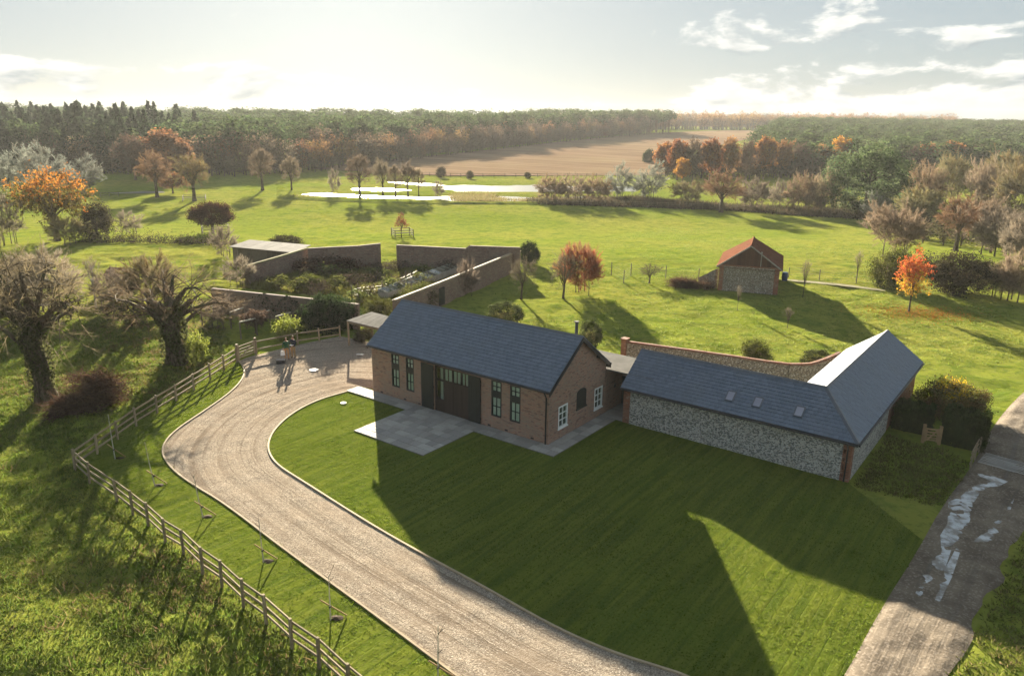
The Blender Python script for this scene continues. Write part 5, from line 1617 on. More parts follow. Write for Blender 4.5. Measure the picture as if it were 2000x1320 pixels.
PROTO['reddish'] = branch_tree(18, 4.5, 3., .10, .06, 20, 9, 5, 26, .10, .026, .5, .7, ((.30, .085, .055), (.24, .09, .06), (.20, .095, .065)), stems=5)
PROTO['apple'] = branch_tree(20, 4.5, 2.4, .13, .2, 10, 8, 3, 18, .07, .018, .6, .3, ((.12, .105, .07), (.10, .09, .06)), lean=(-.08, 0))
PROTO['slim'] = branch_tree(21, 6, 1.1, .055, .15, 16, 4, 2, 8, .06, .014, .55, .9, GREY)
PROTO['maple'] = branch_tree(22, 6.2, 1.9, .08, .12, 16, 8, 3, 5, .04, .014, .56, .3, ((.10, .07, .05),), leaf={'n': 11, 'size': .085, 'pal': ((.55, .10, .03),), 'zpal': (((.50, .30, .035), (.52, .25, .03), (.46, .32, .05)), ((.44, .10, .04), (.48, .15, .045), (.38, .08, .04)), -.02)})
PROTO['young_red'] = branch_tree(23, 4, 1.5, .08, .25, 10, 6, 3, 12, .07, .02, .62, .4, ((.20, .08, .055), (.15, .07, .05)), leaf={'n': 4, 'size': .07, 'pal': ((.22, .07, .04), (.16, .06, .04))})
PROTO['gold_oak'] = branch_tree(24, 9, 6.5, .34, .22, 14, 9, 4, 10, .045, .026, .52, .1, ((.12, .085, .05),), leaf={'n': 13, 'size': .14, 'pal': ((.12, .10, .025),), 'zpal': (((.13, .115, .025), (.17, .14, .03), (.09, .085, .022)), ((.42, .20, .03), (.36, .155, .03), (.45, .25, .045)), .25)})
PROTO['yellow_tip'] = leafy(25, 3, 3, .42, .5, 240, 70, .085, .11, ((.10, .10, .03), (.075, .075, .025), (.13, .095, .035), (.11, .07, .03)), .08, 1.4, .4, .2, 700, tip_pal=(((.62, .42, .03), (.55, .40, .05)), .32))
PROTO['hedge_box'] = leafy(26, 2., 1.4, .5, .5, 420, 60, .045, .055, ((.040, .065, .018), (.030, .048, .014), (.055, .08, .024)), .08, 1.0, boxy=.55)
PROTO['ivy_mass'] = leafy(27, 3, 3.2, .45, .5, 300, 70, .085, .09, IVY, .12, 1.8, .4, .2)
PROTO['creeper'] = leafy(28, 1.6, 3.5, .45, .5, 240, 50, .08, .08, ((.10, .045, .025), (.075, .04, .022), (.06, .045, .022)), .06, 1.0, .4, .2, 600, ((.16, .07, .045),))
PROTO['weed'] = leafy(30, 1.2, 1.1, .4, .5, 90, 45, .065, .16, ((.10, .115, .028), (.13, .135, .036), (.075, .09, .022)), .02, .6, .5, .25, 160, ((.25, .2, .1),))
PROTO['lime_bush'] = leafy(31, 2., 1.4, .45, .5, 90, 45, .075, .15, ((.20, .21, .04), (.15, .17, .035), (.10, .12, .03)), .04, 1., .5, .25, 200)

# ------------------------------------------------------------------ the two pollard oaks in front, with heavy ivy
def pollard(label, spec, seed, trunk_r, lean, ivy_n, n1=11, rr=1.0, stub=True):
    x, y, h, r = spec
    pr, h0, r0 = branch_tree(seed, h, r, trunk_r, .26, n1, 8, 4, 10, .065, .018, .55, .15, ((.17, .135, .085), (.20, .155, .095), (.145, .115, .075)), lean=lean, pollard=True, spread=.9)
    e = empty('pollard_oak', (x, y, -.05), 0, label, 'tree')
    link(bpy.data.objects.new('trunk', pr['trunk']), e); link(bpy.data.objects.new('crown', pr['crown']), e)
    rng = np.random.default_rng(seed + 50)
    # ivy sleeve on the trunk
    t = rng.uniform(0, 1, ivy_n) ** .8; a = rng.uniform(0, 6.28, ivy_n)
    rad = trunk_r * (1.25 + .35 * np.cos(3 * a + 9 * t)) * np.interp(t, [0, .12, .6, 1], [1.5, 1.05, 1.1, 1.25]) * rng.uniform(.9, 1.15, ivy_n)
    zt_ = h * .52
    P = np.stack([lean[0] * h * t ** 1.3 * .8 + np.cos(a) * rad, lean[1] * h * t ** 1.3 * .8 + np.sin(a) * rad, t * zt_ + .1], 1)
    out = np.stack([np.cos(a), np.sin(a), np.zeros(ivy_n)], 1)
    link(bpy.data.objects.new('ivy', mesh_arrays('ivy', [leaf_quads(rng, P, .10, out, .5)], [palette(rng, ((.075, .085, .03), (.06, .07, .028), (.10, .10, .045)), ivy_n, .3)], ('leaf',))), e)
    if stub:
        w = []
        for k in range(4):
            aa = seed + k * 1.7; b0_ = np.array([lean[0] * h * .3, lean[1] * h * .3, h * .42])
            en = b0_ + np.array([math.cos(aa) * r * .28, math.sin(aa) * r * .2, h * .16])
            w.append(tube_quads(bez(b0_, b0_ * .5 + en * .5 + np.array([math.cos(aa) * .2, 0, -.1]), en, np.linspace(0, 1, 5)), trunk_r * np.array([.62, .5, .42, .36, .2]), 7))
        link(bpy.data.objects.new('dead_stub', mesh_arrays('dead_stub', [np.concatenate(w)], None, ('bark',), True)), e)
    return e
pollard('huge ivy clad oak with bare spreading boughs at the left edge of the picture', (*(-30.60, 47.29), 11.0, 6.0), 71, .48, (-.05, .0), 4200, 10)
pollard('squat ivy clad pollard oak with broken stubs beside the gravel drive', (*(-25.41, 55.19), 8.6, 5.8), 72, .56, (-.02, .0), 4200, 10)

# ------------------------------------------------------------------ trees and shrubs one by one
PROTO['birch'] = branch_tree(33, 6, 1.3, .11, .3, 12, 5, 3, 10, .07, .014, .62, .5, GREY)
PROTO['birch'][0]['trunk'].materials[0] = MATS['stake']
T = [
 ('dark_bush', 'dark evergreen bush at the left edge behind the huge ivy oak', (-49.09, 73.86, 4.62, 2.44), 'evergreen_bush', 'shrub'),
 ('scrub_grey', 'grey thorn thicket between the pollard oaks', (-38.61, 72.22, 4.03, 2.39), 'thicket', 'shrub'),
 ('hazel', 'bare shrub in the hedge corner above the pale roofed shed', (-38.50, 101.38, 4.11, 2.33), 'shrub', 'shrub'),
 ('scrub_pink', 'pinkish thicket filling the right wood edge behind the pale trunk tree', (80.24, 133.35, 8.38, 4.47), 'thicket', 'shrub'),
 ('scrub_olive', 'olive thicket between evergreen oak and yellow tan tree', (79.80, 151.71, 8.97, 5.07), 'thicket', 'shrub'),
 ('scrub_grey', 'grey thicket at the right edge above the brambles', (67.79, 100.40, 7.42, 4.07), 'thicket', 'shrub'),
 ('scrub_olive', 'olive tree mass behind the pinkish top right tree', (129.50, 204.53, 14.46, 8.12), 'tree', 'tree'),
 ('birch', 'pale stemmed birch between the two pollard oaks', (-40.19, 71.73, 5.58, 0.99), 'birch_tree', 'tree'),
 ('gold_oak', 'golden topped spreading oak above the dark bushes at the left', (-69.47, 116.02, 11.29, 6.87), 'oak_tree', 'tree'),
 ('scrub_olive', 'yellow green bush under the golden oak', (-65.01, 110.91, 4.46, 3.14), 'shrub', 'shrub'),
 ('hazel', 'bare grey thorn tree at the left picture edge under the golden oak', (-73.03, 110.13, 7.54, 2.97), 'thorn_tree', 'tree'),
 ('scrub_grey', 'grey bare thicket behind the left ivy oak', (-43.74, 69.94, 6.32, 3.62), 'thicket', 'shrub'),
 ('dark_bush', 'dark evergreen bush at the end of the meadow hedge', (-65.17, 119.67, 5.81, 2.57), 'evergreen_bush', 'shrub'),
 ('hazel', 'bare multi stemmed shrub right of the dark evergreen bush', (-63.34, 126.13, 4.03, 2.62), 'shrub', 'shrub'),
 ('oak_bare', 'bare russet oak standing alone left in the meadow', (-91.43, 198.38, 12.25, 4.99), 'oak_tree', 'tree'),
 ('oak_olive', 'bare old oak with ivy and a timber guard in the meadow', (-78.85, 190.93, 11.70, 5.06), 'oak_tree', 'tree'),
 ('autumn2', 'round orange brown thorn bush between the two old oaks', (-92.09, 209.41, 6.10, 4.02), 'thorn_bush', 'shrub'),
 ('parasol', 'dark red umbrella shaped tree inside a timber guard', (-51.71, 131.56, 5.15, 3.53), 'umbrella_tree', 'tree'),
 ('young_red', 'small bare reddish tree inside a square timber guard', (-18.60, 127.04, 4.07, 1.28), 'young_tree', 'tree'),
 ('reddish', 'coral red twigged shrub in the orchard grass', (7.30, 81.46, 5.15, 2.79), 'red_shrub', 'shrub'),
 ('apple', 'leaning old apple tree in front of the red shrub', (5.31, 78.16, 5.13, 2.14), 'apple_tree', 'tree'),
 ('apple', 'bare fruit tree against the kitchen garden side wall', (0.91, 77.70, 4.78, 1.81), 'fruit_tree', 'tree'),
 ('hazel', 'bare shrub growing against the outside of the garden side wall', (-4.85, 79.58, 3.86, 1.42), 'shrub', 'shrub'),
 ('ivy_mass', 'round ivy clump on the far corner of the garden wall', (2.09, 98.38, 2.68, 1.33), 'ivy_clump', 'shrub'),
 ('clipped', 'large clipped dome bush behind the barn ridge', (-0.71, 67.35, 2.11, 1.73), 'dome_bush', 'shrub'),
 ('clipped', 'ball shaped topiary bush beside the black flue', (6.43, 60.49, 2.27, 0.97), 'topiary_bush', 'shrub'),
 ('apple', 'low bare apple tree next to the wire stock fence', (15.73, 86.49, 2.45, 1.65), 'apple_tree', 'tree'),
 ('slim', 'slim bare young tree right of the outbuilding', (31.13, 80.18, 5.09, 0.71), 'young_tree', 'tree'),
 ('slim', 'slim bare young tree on the footpath beyond the outbuilding', (40.76, 89.33, 4.40, 0.73), 'young_tree', 'tree'),
 ('slim', 'thin bare sapling in front of the outbuilding wall', (22.33, 73.85, 3.16, 0.41), 'sapling', 'sapling'),
 ('slim', 'thin bare sapling in the outbuilding shadow', (25.10, 67.40, 2.40, 0.56), 'sapling', 'sapling'),
 ('maple', 'young maple with scarlet top and yellow lower leaves', (39.55, 74.24, 6.42, 1.89), 'maple_tree', 'tree'),
 ('green_bush', 'round green bush behind the courtyard flint wall', (19.00, 56.96, 1.79, 1.08), 'green_bush', 'shrub'),
 ('clipped', 'low rounded russet clump beside the courtyard wall', (23.50, 55.97, 1.27, 1.34), 'russet_clump', 'shrub'),
 ('yellow_tip', 'broad bush with yellow tips behind the clipped hedge', (28.30, 46.01, 2.30, 1.98), 'yellow_bush', 'shrub'),
 ('ivy_mass', 'dark ivy mound between the garden wall and the gravel parking', (-16.17, 65.62, 2.80, 2.60), 'ivy_mound', 'shrub'),
 ('creeper', 'russet creeper sprawling over the back garden wall', (*(-22.87, 93.76), 1.7, 5.5), 'creeper', 'creeper'),
 ('dark_bush', 'dark green bush on the far side of the pale roofed shed', (-31.85, 106.85, 2.31, 2.16), 'evergreen_bush', 'shrub'),
 ('green_bush', 'green bush filling the end of the open shelter roof', (-12.47, 69.81, 1.78, 1.35), 'green_bush', 'shrub'),
 ('green_bush', 'dark green shrub against the garden side wall by the cold frame', (-9.16, 73.63, 2.43, 1.67), 'green_bush', 'shrub'),
 ('lime_bush', 'lime green sapling bush behind the two people', (-18.76, 61.59, 2.04, 1.12), 'lime_bush', 'shrub'),
 ('dark_bush', 'dark tangled shrub under the open shelter', (-12.30, 61.24, 1.24, 0.85), 'dark_shrub', 'shrub'),
 ('lime_bush', 'bright shrub at the foot of the squat pollard oak', (-23.99, 55.62, 2.23, 0.86), 'shrub', 'shrub'),
 ('green_bush', 'rounded shrub in the middle of the kitchen garden', (-22.22, 82.51, 1.38, 1.35), 'shrub', 'shrub'),
 ('hazel', 'bare twiggy shrub left of the kitchen garden', (-29.81, 82.10, 3.40, 2.13), 'shrub', 'shrub'),
 ('scrub_olive', 'tangled olive bush behind the squat pollard oak', (-34.95, 72.39, 5.53, 2.99), 'thicket', 'shrub'),
 ('hazel', 'bare brown shrub in front of the kitchen garden wall', (-25.81, 65.20, 2.78, 1.81), 'shrub', 'shrub'),
 ('autumn_dark', 'russet shrub under the fruit frames', (-22.15, 63.68, 2.28, 1.33), 'shrub', 'shrub'),
 ('evergreen', 'tall dense evergreen oak at the meadow edge', (81.16, 177.76, 14.91, 8.74), 'evergreen_oak', 'tree'),
 ('oak_bare', 'brown round headed tree with a curved trunk by the field fence', (48.33, 179.60, 9.92, 5.61), 'oak_tree', 'tree'),
 ('willow_tan', 'tan bare willow left of the flooded gap trees', (9.38, 196.79, 7.66, 4.43), 'willow_tree', 'tree'),
 ('willow_tan2', 'tan bare willow in the middle of the flooded clump', (15.20, 196.19, 8.02, 4.68), 'willow_tree', 'tree'),
 ('willow_tan', 'tan bare willow at the end of the flooded clump', (20.99, 195.59, 7.74, 4.41), 'willow_tree', 'tree'),
 ('willow_blue', 'grey green willow behind the flooded clump', (27.93, 209.19, 9.85, 4.43), 'willow_tree', 'tree'),
 ('willow_blue', 'grey green willow against the autumn wood', (35.92, 207.38, 10.43, 5.49), 'willow_tree', 'tree'),
 ('autumn', 'russet tree at the near corner of the autumn wood', (56.41, 290.17, 13.09, 4.95), 'beech_tree', 'tree'),
 ('gold', 'small golden tree at the foot of the autumn wood', (56.12, 258.93, 8.63, 2.89), 'golden_tree', 'tree'),
 ('ivy_mass', 'round ivy topped green tree before the ploughed field', (62.01, 361.08, 5.73, 2.83), 'ivy_tree', 'tree'),
 ('scrub_grey', 'grey bare scrub right of the curved trunk tree', (56.90, 183.51, 8.01, 4.26), 'scrub', 'shrub'),
 ('scrub_olive', 'olive scrub behind the curved trunk tree', (43.66, 195.57, 6.36, 5.18), 'scrub', 'shrub'),
 ('willow_tan', 'pale pinkish willow next to the grey scrub', (67.49, 182.46, 9.96, 3.88), 'willow_tree', 'tree'),
 ('willow_tan2', 'pale pinkish willow beside the evergreen oak', (72.33, 180.89, 11.03, 4.56), 'willow_tree', 'tree'),
 ('scrub_pink', 'rounded brown bush at the foot of the pinkish willows', (69.68, 178.64, 5.38, 3.09), 'bush', 'shrub'),
 ('hazel', 'small dark tree between grey scrub and pinkish willows', (64.15, 188.51, 6.88, 3.25), 'thorn_tree', 'tree'),
 ('willow_tan', 'yellow tan tree right behind the evergreen oak', (98.55, 187.57, 12.61, 5.97), 'tree', 'tree'),
 ('scrub_olive', 'olive brown tree behind the yellow tan tree', (112.31, 200.30, 13.79, 5.30), 'tree', 'tree'),
 ('scrub_pink', 'tall pinkish bare tree near the top right wood', (107.54, 175.43, 14.18, 5.25), 'tree', 'tree'),
 ('scrub_olive', 'olive brown bare tree at the right picture edge', (106.27, 162.31, 14.22, 5.95), 'tree', 'tree'),
 ('scrub_pink', 'sprawling pinkish bare tree in front of the evergreen oak', (54.48, 108.74, 8.33, 4.55), 'hawthorn_tree', 'tree'),
 ('oak_bare', 'brown bare tree with a pale trunk above the dark shrubs', (67.40, 115.95, 8.85, 3.74), 'tree', 'tree'),
 ('scrub_grey', 'bare grey tree behind the pale trunk tree', (69.95, 110.06, 7.35, 4.08), 'tree', 'tree'),
 ('scrub_pink', 'russet tinged bare tree low at the right picture edge', (53.49, 78.90, 6.51, 3.24), 'tree', 'tree'),
 ('green_bush', 'olive green bush left of the scarlet maple', (43.21, 86.02, 4.31, 2.23), 'bush', 'shrub'),
 ('dark_bush', 'wide dark shrub right of the scarlet maple', (48.88, 83.10, 4.58, 3.52), 'bush', 'shrub'),
 ('scrub_olive', 'brown bramble mass at the right below the grey trees', (52.48, 81.26, 4.21, 2.50), 'bramble', 'shrub'),
 ('willow_blue', 'pale feathery shrub at the corner of the evergreen oak', (76.32, 161.39, 7.00, 3.66), 'shrub', 'shrub'),
 ('bare_tall', 'bare tall tree leftmost of the river row', (-71.57, 221.13, 12.33, 4.38), 'riverside_tree', 'tree'),
 ('bare_tall2', 'bare slim tree second of the river row', (-62.67, 219.06, 10.42, 3.18), 'riverside_tree', 'tree'),
 ('hazel', 'small bushy riverside tree before the tallest bare tree', (-48.84, 211.64, 7.11, 2.10), 'riverside_bush', 'shrub'),
 ('bare_tall', 'tallest bare tree of the river row', (-40.03, 201.56, 11.68, 4.14), 'riverside_tree', 'tree'),
 ('bare_tall2', 'leaning bare tree right of the tallest river tree', (-35.02, 207.55, 10.17, 3.02), 'riverside_tree', 'tree'),
 ('bare_tall', 'bare double tree in the middle of the river row', (-31.04, 203.90, 9.09, 2.43), 'riverside_tree', 'tree'),
 ('bare_tall2', 'bare dark tree near the right of the river row', (-28.03, 205.60, 9.82, 2.72), 'riverside_tree', 'tree'),
 ('bare_tall', 'slim bare tree near the right end of the river row', (-25.21, 205.92, 8.12, 1.91), 'riverside_tree', 'tree'),
 ('hazel', 'low bush at the right end of the river row', (-19.83, 205.17, 4.67, 2.04), 'riverside_bush', 'shrub'),
 ('dark_bush', 'dark round bush on the ploughed field fence', (-25.53, 274.69, 3.88, 1.80), 'bush', 'shrub'),
 ('dark_bush', 'small dark bush on the far flood bank', (-15.15, 269.69, 2.95, 1.24), 'bush', 'shrub'),
 ('dark_bush', 'tiny dark bush at the plough fence left of the tan willows', (4.81, 276.65, 2.14, 1.27), 'bush', 'shrub'),
 ('willow_blue', 'pale blue grey willow left of the golden oak', (-136.96, 212.95, 12.55, 7.32), 'willow_tree', 'tree'),
 ('willow_blue', 'pale blue grey willow behind the golden oak', (-125.29, 209.83, 13.44, 6.94), 'willow_tree', 'tree'),
 ('willow_blue', 'pale blue grey willow right of the golden oak', (-114.59, 206.71, 10.38, 5.74), 'willow_tree', 'tree'),
 ('autumn2', 'rust coloured tree in front of the dark wood behind the oaks', (-113.50, 256.20, 16.89, 8.76), 'beech_tree', 'tree'),
 ('autumn_dark', 'dull brown tree beside the rust coloured tree', (-121.95, 250.92, 15.31, 6.61), 'beech_tree', 'tree'),
]

T += [
 ('autumn', 'russet leaved tree, first from the left in the autumn wood edge', (57.55, 275.17, 14.69, 3.98), 'beech_tree', 'tree', 'trees of the autumn wood edge'),
 ('autumn_dark', 'dark brown leafless tree, second from the left in the autumn wood edge', (61.26, 267.46, 15.63, 3.87), 'beech_tree', 'tree', 'trees of the autumn wood edge'),
 ('autumn', 'russet leaved tree, third from the left in the autumn wood edge', (67.25, 268.24, 15.34, 4.23), 'beech_tree', 'tree', 'trees of the autumn wood edge'),
 ('autumn2', 'reddish brown tree, fourth from the left in the autumn wood edge', (74.76, 273.27, 15.96, 4.31), 'beech_tree', 'tree', 'trees of the autumn wood edge'),
 ('autumn_dark', 'dark brown leafless tree, fifth from the left in the autumn wood edge', (82.53, 278.44, 14.86, 4.02), 'beech_tree', 'tree', 'trees of the autumn wood edge'),
 ('autumn', 'russet leaved tree, sixth from the left in the autumn wood edge', (90.57, 283.73, 15.84, 4.47), 'beech_tree', 'tree', 'trees of the autumn wood edge'),
 ('autumn2', 'reddish brown tree, seventh from the left in the autumn wood edge', (98.90, 289.15, 14.68, 4.55), 'beech_tree', 'tree', 'trees of the autumn wood edge'),
 ('autumn_dark', 'dark brown leafless tree, eighth from the left in the autumn wood edge', (107.92, 294.76, 13.29, 4.64), 'beech_tree', 'tree', 'trees of the autumn wood edge'),
 ('autumn2', 'reddish brown tree, ninth from the left in the autumn wood edge', (117.47, 300.55, 12.60, 4.33), 'beech_tree', 'tree', 'trees of the autumn wood edge'),
 ('gold', 'bright orange tree, tenth from the left in the autumn wood edge', (125.79, 301.64, 14.91, 4.74), 'beech_tree', 'tree', 'trees of the autumn wood edge'),
 ('autumn_dark', 'dark brown leafless tree, eleventh from the left in the autumn wood edge', (134.18, 302.75, 10.41, 5.16), 'beech_tree', 'tree', 'trees of the autumn wood edge'),
 ('autumn2', 'reddish brown tree, twelfth from the left in the autumn wood edge', (143.68, 303.99, 11.41, 5.18), 'beech_tree', 'tree', 'trees of the autumn wood edge'),
 ('autumn_dark', 'dark brown leafless tree, thirteenth from the left in the autumn wood edge', (153.26, 305.24, 12.41, 5.20), 'beech_tree', 'tree', 'trees of the autumn wood edge'),
 ('autumn2', 'reddish brown tree, fourteenth from the left in the autumn wood edge', (161.83, 306.36, 13.22, 5.22), 'beech_tree', 'tree', 'trees of the autumn wood edge'),
 ('autumn', 'russet leaved tree, fifteenth from the left in the autumn wood edge', (170.47, 307.49, 14.04, 5.64), 'beech_tree', 'tree', 'trees of the autumn wood edge'),
 ('autumn_dark', 'dark brown leafless tree, sixteenth from the left in the autumn wood edge', (181.35, 308.90, 12.56, 5.26), 'beech_tree', 'tree', 'trees of the autumn wood edge'),
 ('autumn2', 'reddish brown tree, seventeenth from the left in the autumn wood edge', (191.23, 310.18, 10.66, 5.28), 'beech_tree', 'tree', 'trees of the autumn wood edge'),
 ('autumn_dark', 'dark brown leafless tree, eighteenth from the left in the autumn wood edge', (201.18, 311.47, 11.09, 5.30), 'beech_tree', 'tree', 'trees of the autumn wood edge'),
 ('autumn2', 'reddish brown tree, nineteenth from the left in the autumn wood edge', (211.21, 312.76, 11.53, 5.73), 'beech_tree', 'tree', 'trees of the autumn wood edge'),
]
for row in T:
    put(row[3], PROTO[row[0]], row[1], row[2], row[4], row[5] if len(row) > 5 else None, trunk='trunk' if row[4] == 'tree' else 'stem')
put('hedge', PROTO['hedge_box'], 'clipped box hedge right of the small timber gate', (*(26.55, 41.61), 2.05, 1.12), 'hedge', rz=-YAW, sy=1.5, crown='foliage', trunk='stem')
put('hedge', PROTO['hedge_box'], 'dark clipped hedge left of the small timber gate', (*(24.70, 43.88), 1.6, 1.0), 'hedge', rz=-YAW, sy=1.6, crown='foliage', trunk='stem')
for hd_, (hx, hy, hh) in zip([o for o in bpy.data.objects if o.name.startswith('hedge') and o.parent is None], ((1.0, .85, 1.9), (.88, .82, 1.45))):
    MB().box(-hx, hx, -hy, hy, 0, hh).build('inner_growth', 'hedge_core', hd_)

# ------------------------------------------------------------------ woods that read as one mass
def tmpl_spruce(seed, n=520):
    rng = np.random.default_rng(seed)
    t = rng.uniform(0.08, 1, n); a = rng.uniform(0, 6.28, n); rr = (1 - t) ** .85 * rng.uniform(.55, 1.1, n) * 2.6 + .08
    P = np.stack([np.cos(a) * rr, np.sin(a) * rr, t * 10 - rr * .25], 1)
    q = leaf_quads(rng, P, .36, np.stack([np.cos(a), np.sin(a), np.full(n, .6)], 1), .5, .5)
    return q, palette(rng, ((.024, .036, .02), (.034, .048, .026), (.018, .028, .016)), n, .3)
def tmpl_pine(seed, n=480, base=.45):
    rng = np.random.default_rng(seed)
    k = 13
    C = np.stack([rng.normal(size=k) * 1.2, rng.normal(size=k) * 1.2, rng.uniform(base, .95, k) * 10], 1)
    C[:, :2] *= (1.25 - (C[:, 2:3] / 10 - base) / (1 - base))
    i = rng.integers(0, k, n)
    P = C[i] + rng.normal(size=(n, 3)) * np.array([.75, .75, .45])
    q = leaf_quads(rng, P, .30, P - np.array([0, 0, 6]), .35, .6)
    col = palette(rng, ((.040, .062, .026), (.052, .075, .03), (.03, .048, .022), (.062, .078, .032)), n, .25)
    w = tube_quads(np.array([[0, 0, 0], [.1, 0, 5], [0, .1, 9]]), [.17, .13, .05], 4)
    return np.concatenate([q, w]), np.concatenate([col, np.tile([[.10, .06, .035]], (len(w), 1))])
def tmpl_broad(seed, n=600, pal=((.12, .085, .06),), size=.27):
    rng = np.random.default_rng(seed)
    k_ = 34
    C_, d_ = dome_points(rng, k_, 2.5, 2.5, 3.6, 5.8, .4, .25)
    i_ = rng.integers(0, k_, n)
    P = C_[i_] + rng.normal(size=(n, 3)) * np.array([.55, .55, .5]); d = d_[i_]
    q = leaf_quads(rng, P, size, d, .2, .5)
    col = palette(rng, pal, n, .28)
    W = [tube_quads(np.array([[0, 0, 0], [.1, 0, 3], [0, .1, 7]]), [.22, .17, .05], 4)]
    for k in range(6):
        a = k * 1.05; W.append(tube_quads(np.array([[0, 0, 2.5], [math.cos(a) * 1.0, math.sin(a) * 1.0, 5.], [math.cos(a) * 1.8, math.sin(a) * 1.8, 7.5]]), [.10, .07, .03], 3))
    w = np.concatenate(W)
    return np.concatenate([q, w]), np.concatenate([col, np.tile([[.085, .065, .05]], (len(w), 1))])
def instancer(templates):
    """node group: one instance on each point, picked by its 'kid' number"""
    ng = bpy.data.node_groups.new('scatter', 'GeometryNodeTree')
    ng.interface.new_socket('Geometry', in_out='INPUT', socket_type='NodeSocketGeometry')
    ng.interface.new_socket('Geometry', in_out='OUTPUT', socket_type='NodeSocketGeometry')
    N = ng.nodes; gi = N.new('NodeGroupInput'); go = N.new('NodeGroupOutput'); jn = N.new('GeometryNodeJoinGeometry')
    def attr(nm, ty):
        n = N.new('GeometryNodeInputNamedAttribute'); n.data_type = ty; n.inputs['Name'].default_value = nm; return n.outputs['Attribute']
    kid, rot, scl = attr('kid', 'INT'), attr('rot', 'FLOAT_VECTOR'), attr('scl', 'FLOAT_VECTOR')
    e2r = N.new('FunctionNodeEulerToRotation'); ng.links.new(rot, e2r.inputs[0])
    for i, ob_ in enumerate(templates):
        oi = N.new('GeometryNodeObjectInfo'); oi.inputs['Object'].default_value = ob_; oi.inputs['As Instance'].default_value = True
        cm = N.new('FunctionNodeCompare'); cm.data_type = 'INT'; cm.operation = 'EQUAL'
        ins = [x for x in cm.inputs if x.type == 'INT']
        ng.links.new(kid, ins[0]); ins[1].default_value = i
        ip = N.new('GeometryNodeInstanceOnPoints')
        ng.links.new(gi.outputs[0], ip.inputs['Points']); ng.links.new(cm.outputs[0], ip.inputs['Selection'])
        ng.links.new(oi.outputs['Geometry'], ip.inputs['Instance']); ng.links.new(e2r.outputs[0], ip.inputs['Rotation']); ng.links.new(scl, ip.inputs['Scale'])
        ng.links.new(ip.outputs[0], jn.inputs[0])
    ng.links.new(jn.outputs[0], go.inputs[0])
    return ng
TMPL_OBJ = {}
def wood(name, label, items):
    """items: list of (template, positions (n,2), heights (n,), width factor); one stuff object"""
    rng = np.random.default_rng(len(name) + len(items))
    objs, V, K, RT, S = [], [], [], [], []
    for (q, c), P, H, wf in items:
        n = len(P)
        if not n: continue
        if id(q) not in TMPL_OBJ:
            TMPL_OBJ[id(q)] = bpy.data.objects.new('tree_form', mesh_arrays('tree_form', [q], [c], ('leaf',)))
        ob_ = TMPL_OBJ[id(q)]
        if ob_ not in objs: objs.append(ob_)
        s = H / 10.; sx = s * wf * rng.uniform(.85, 1.2, n)
        V.append(np.concatenate([P, (tz(P[:, 0], P[:, 1]) - .2)[:, None]], 1)); K.append(np.full(n, objs.index(ob_)))
        RT.append(np.stack([rng.normal(size=n) * .03, rng.normal(size=n) * .03, rng.uniform(0, 6.28, n)], 1)); S.append(np.stack([sx, sx, s], 1))
    V, K, RT, S = [np.concatenate(x) for x in (V, K, RT, S)]
    me = bpy.data.meshes.new(name); me.vertices.add(len(V)); me.vertices.foreach_set('co', V.astype(np.float32).ravel())
    me.attributes.new('kid', 'INT', 'POINT').data.foreach_set('value', K.astype(np.int32))
    me.attributes.new('rot', 'FLOAT_VECTOR', 'POINT').data.foreach_set('vector', RT.astype(np.float32).ravel())
    me.attributes.new('scl', 'FLOAT_VECTOR', 'POINT').data.foreach_set('vector', S.astype(np.float32).ravel())
    o = link(bpy.data.objects.new(name, me))
    o.modifiers.new('scatter', 'NODES').node_group = instancer(objs)
    return tag(o, label, 'wood', kind='stuff')
rngw = np.random.default_rng(77)
pin_lo = [tmpl_pine(51), tmpl_pine(52), tmpl_pine(53)]
def grid_pts(poly, step, jit=.42):
    xs = [p[0] for p in poly]; ys = [p[1] for p in poly]
    gx, gy = np.meshgrid(np.arange(min(xs), max(xs), step), np.arange(min(ys), max(ys), step))
    P = np.stack([gx.ravel(), gy.ravel()], 1) + rngw.uniform(-jit, jit, (gx.size, 2)) * step
    return P[inside(poly, P[:, 0], P[:, 1])]
spr = [tmpl_spruce(1), tmpl_spruce(2)]; pin = [tmpl_pine(3), tmpl_pine(4), tmpl_pine(5)]; tall_pin = [tmpl_pine(6, 400, .62), tmpl_pine(7, 400, .66)]
brn = [tmpl_broad(8, pal=((.15, .105, .065), (.12, .085, .06), (.17, .12, .075))), tmpl_broad(9, pal=((.13, .10, .075), (.11, .09, .065)))]
rus = [tmpl_broad(10, pal=((.19, .10, .05), (.15, .085, .05), (.23, .12, .05))), tmpl_broad(11, pal=((.22, .13, .045), (.17, .10, .05)))]
front = [(-261.67, 280.00), (-222.08, 281.09), (-184.14, 279.49), (-144.40, 273.59), (-97.11, 266.96), (-81.61, 280.27), (-62.62, 314.91), (-26.07, 404.08), (31.65, 510.23), (104.39, 627.13)]
def split(P, tmpls, H0, H1, wf):
    k = rngw.integers(0, len(tmpls), len(P))
    return [(tmpls[i], P[k == i], rngw.uniform(H0, H1, int((k == i).sum())), wf) for i in range(len(tmpls))]
items = []
back = [(x * 1.35, y + 130) for x, y in front[::-1]]
lp = grid_pts(front + back, 7.0)
dfr, sfr = dist_along(front, lp[:, 0], lp[:, 1])
pxx = 1000 + 1494 * lp[:, 0] / lp[:, 1]
con = pxx < 330 + rngw.normal(size=len(lp)) * 60
nearb = dfr < 16
u = rngw.uniform(size=len(lp))
items += split(lp[con & (u < .75) & ~nearb], spr, 15.5, 24.5, .95)
items += split(lp[con & (u < .45) & nearb], spr, 13, 20, .95)
items += split(lp[con & (u >= .75)], pin, 14, 18, 1.1)
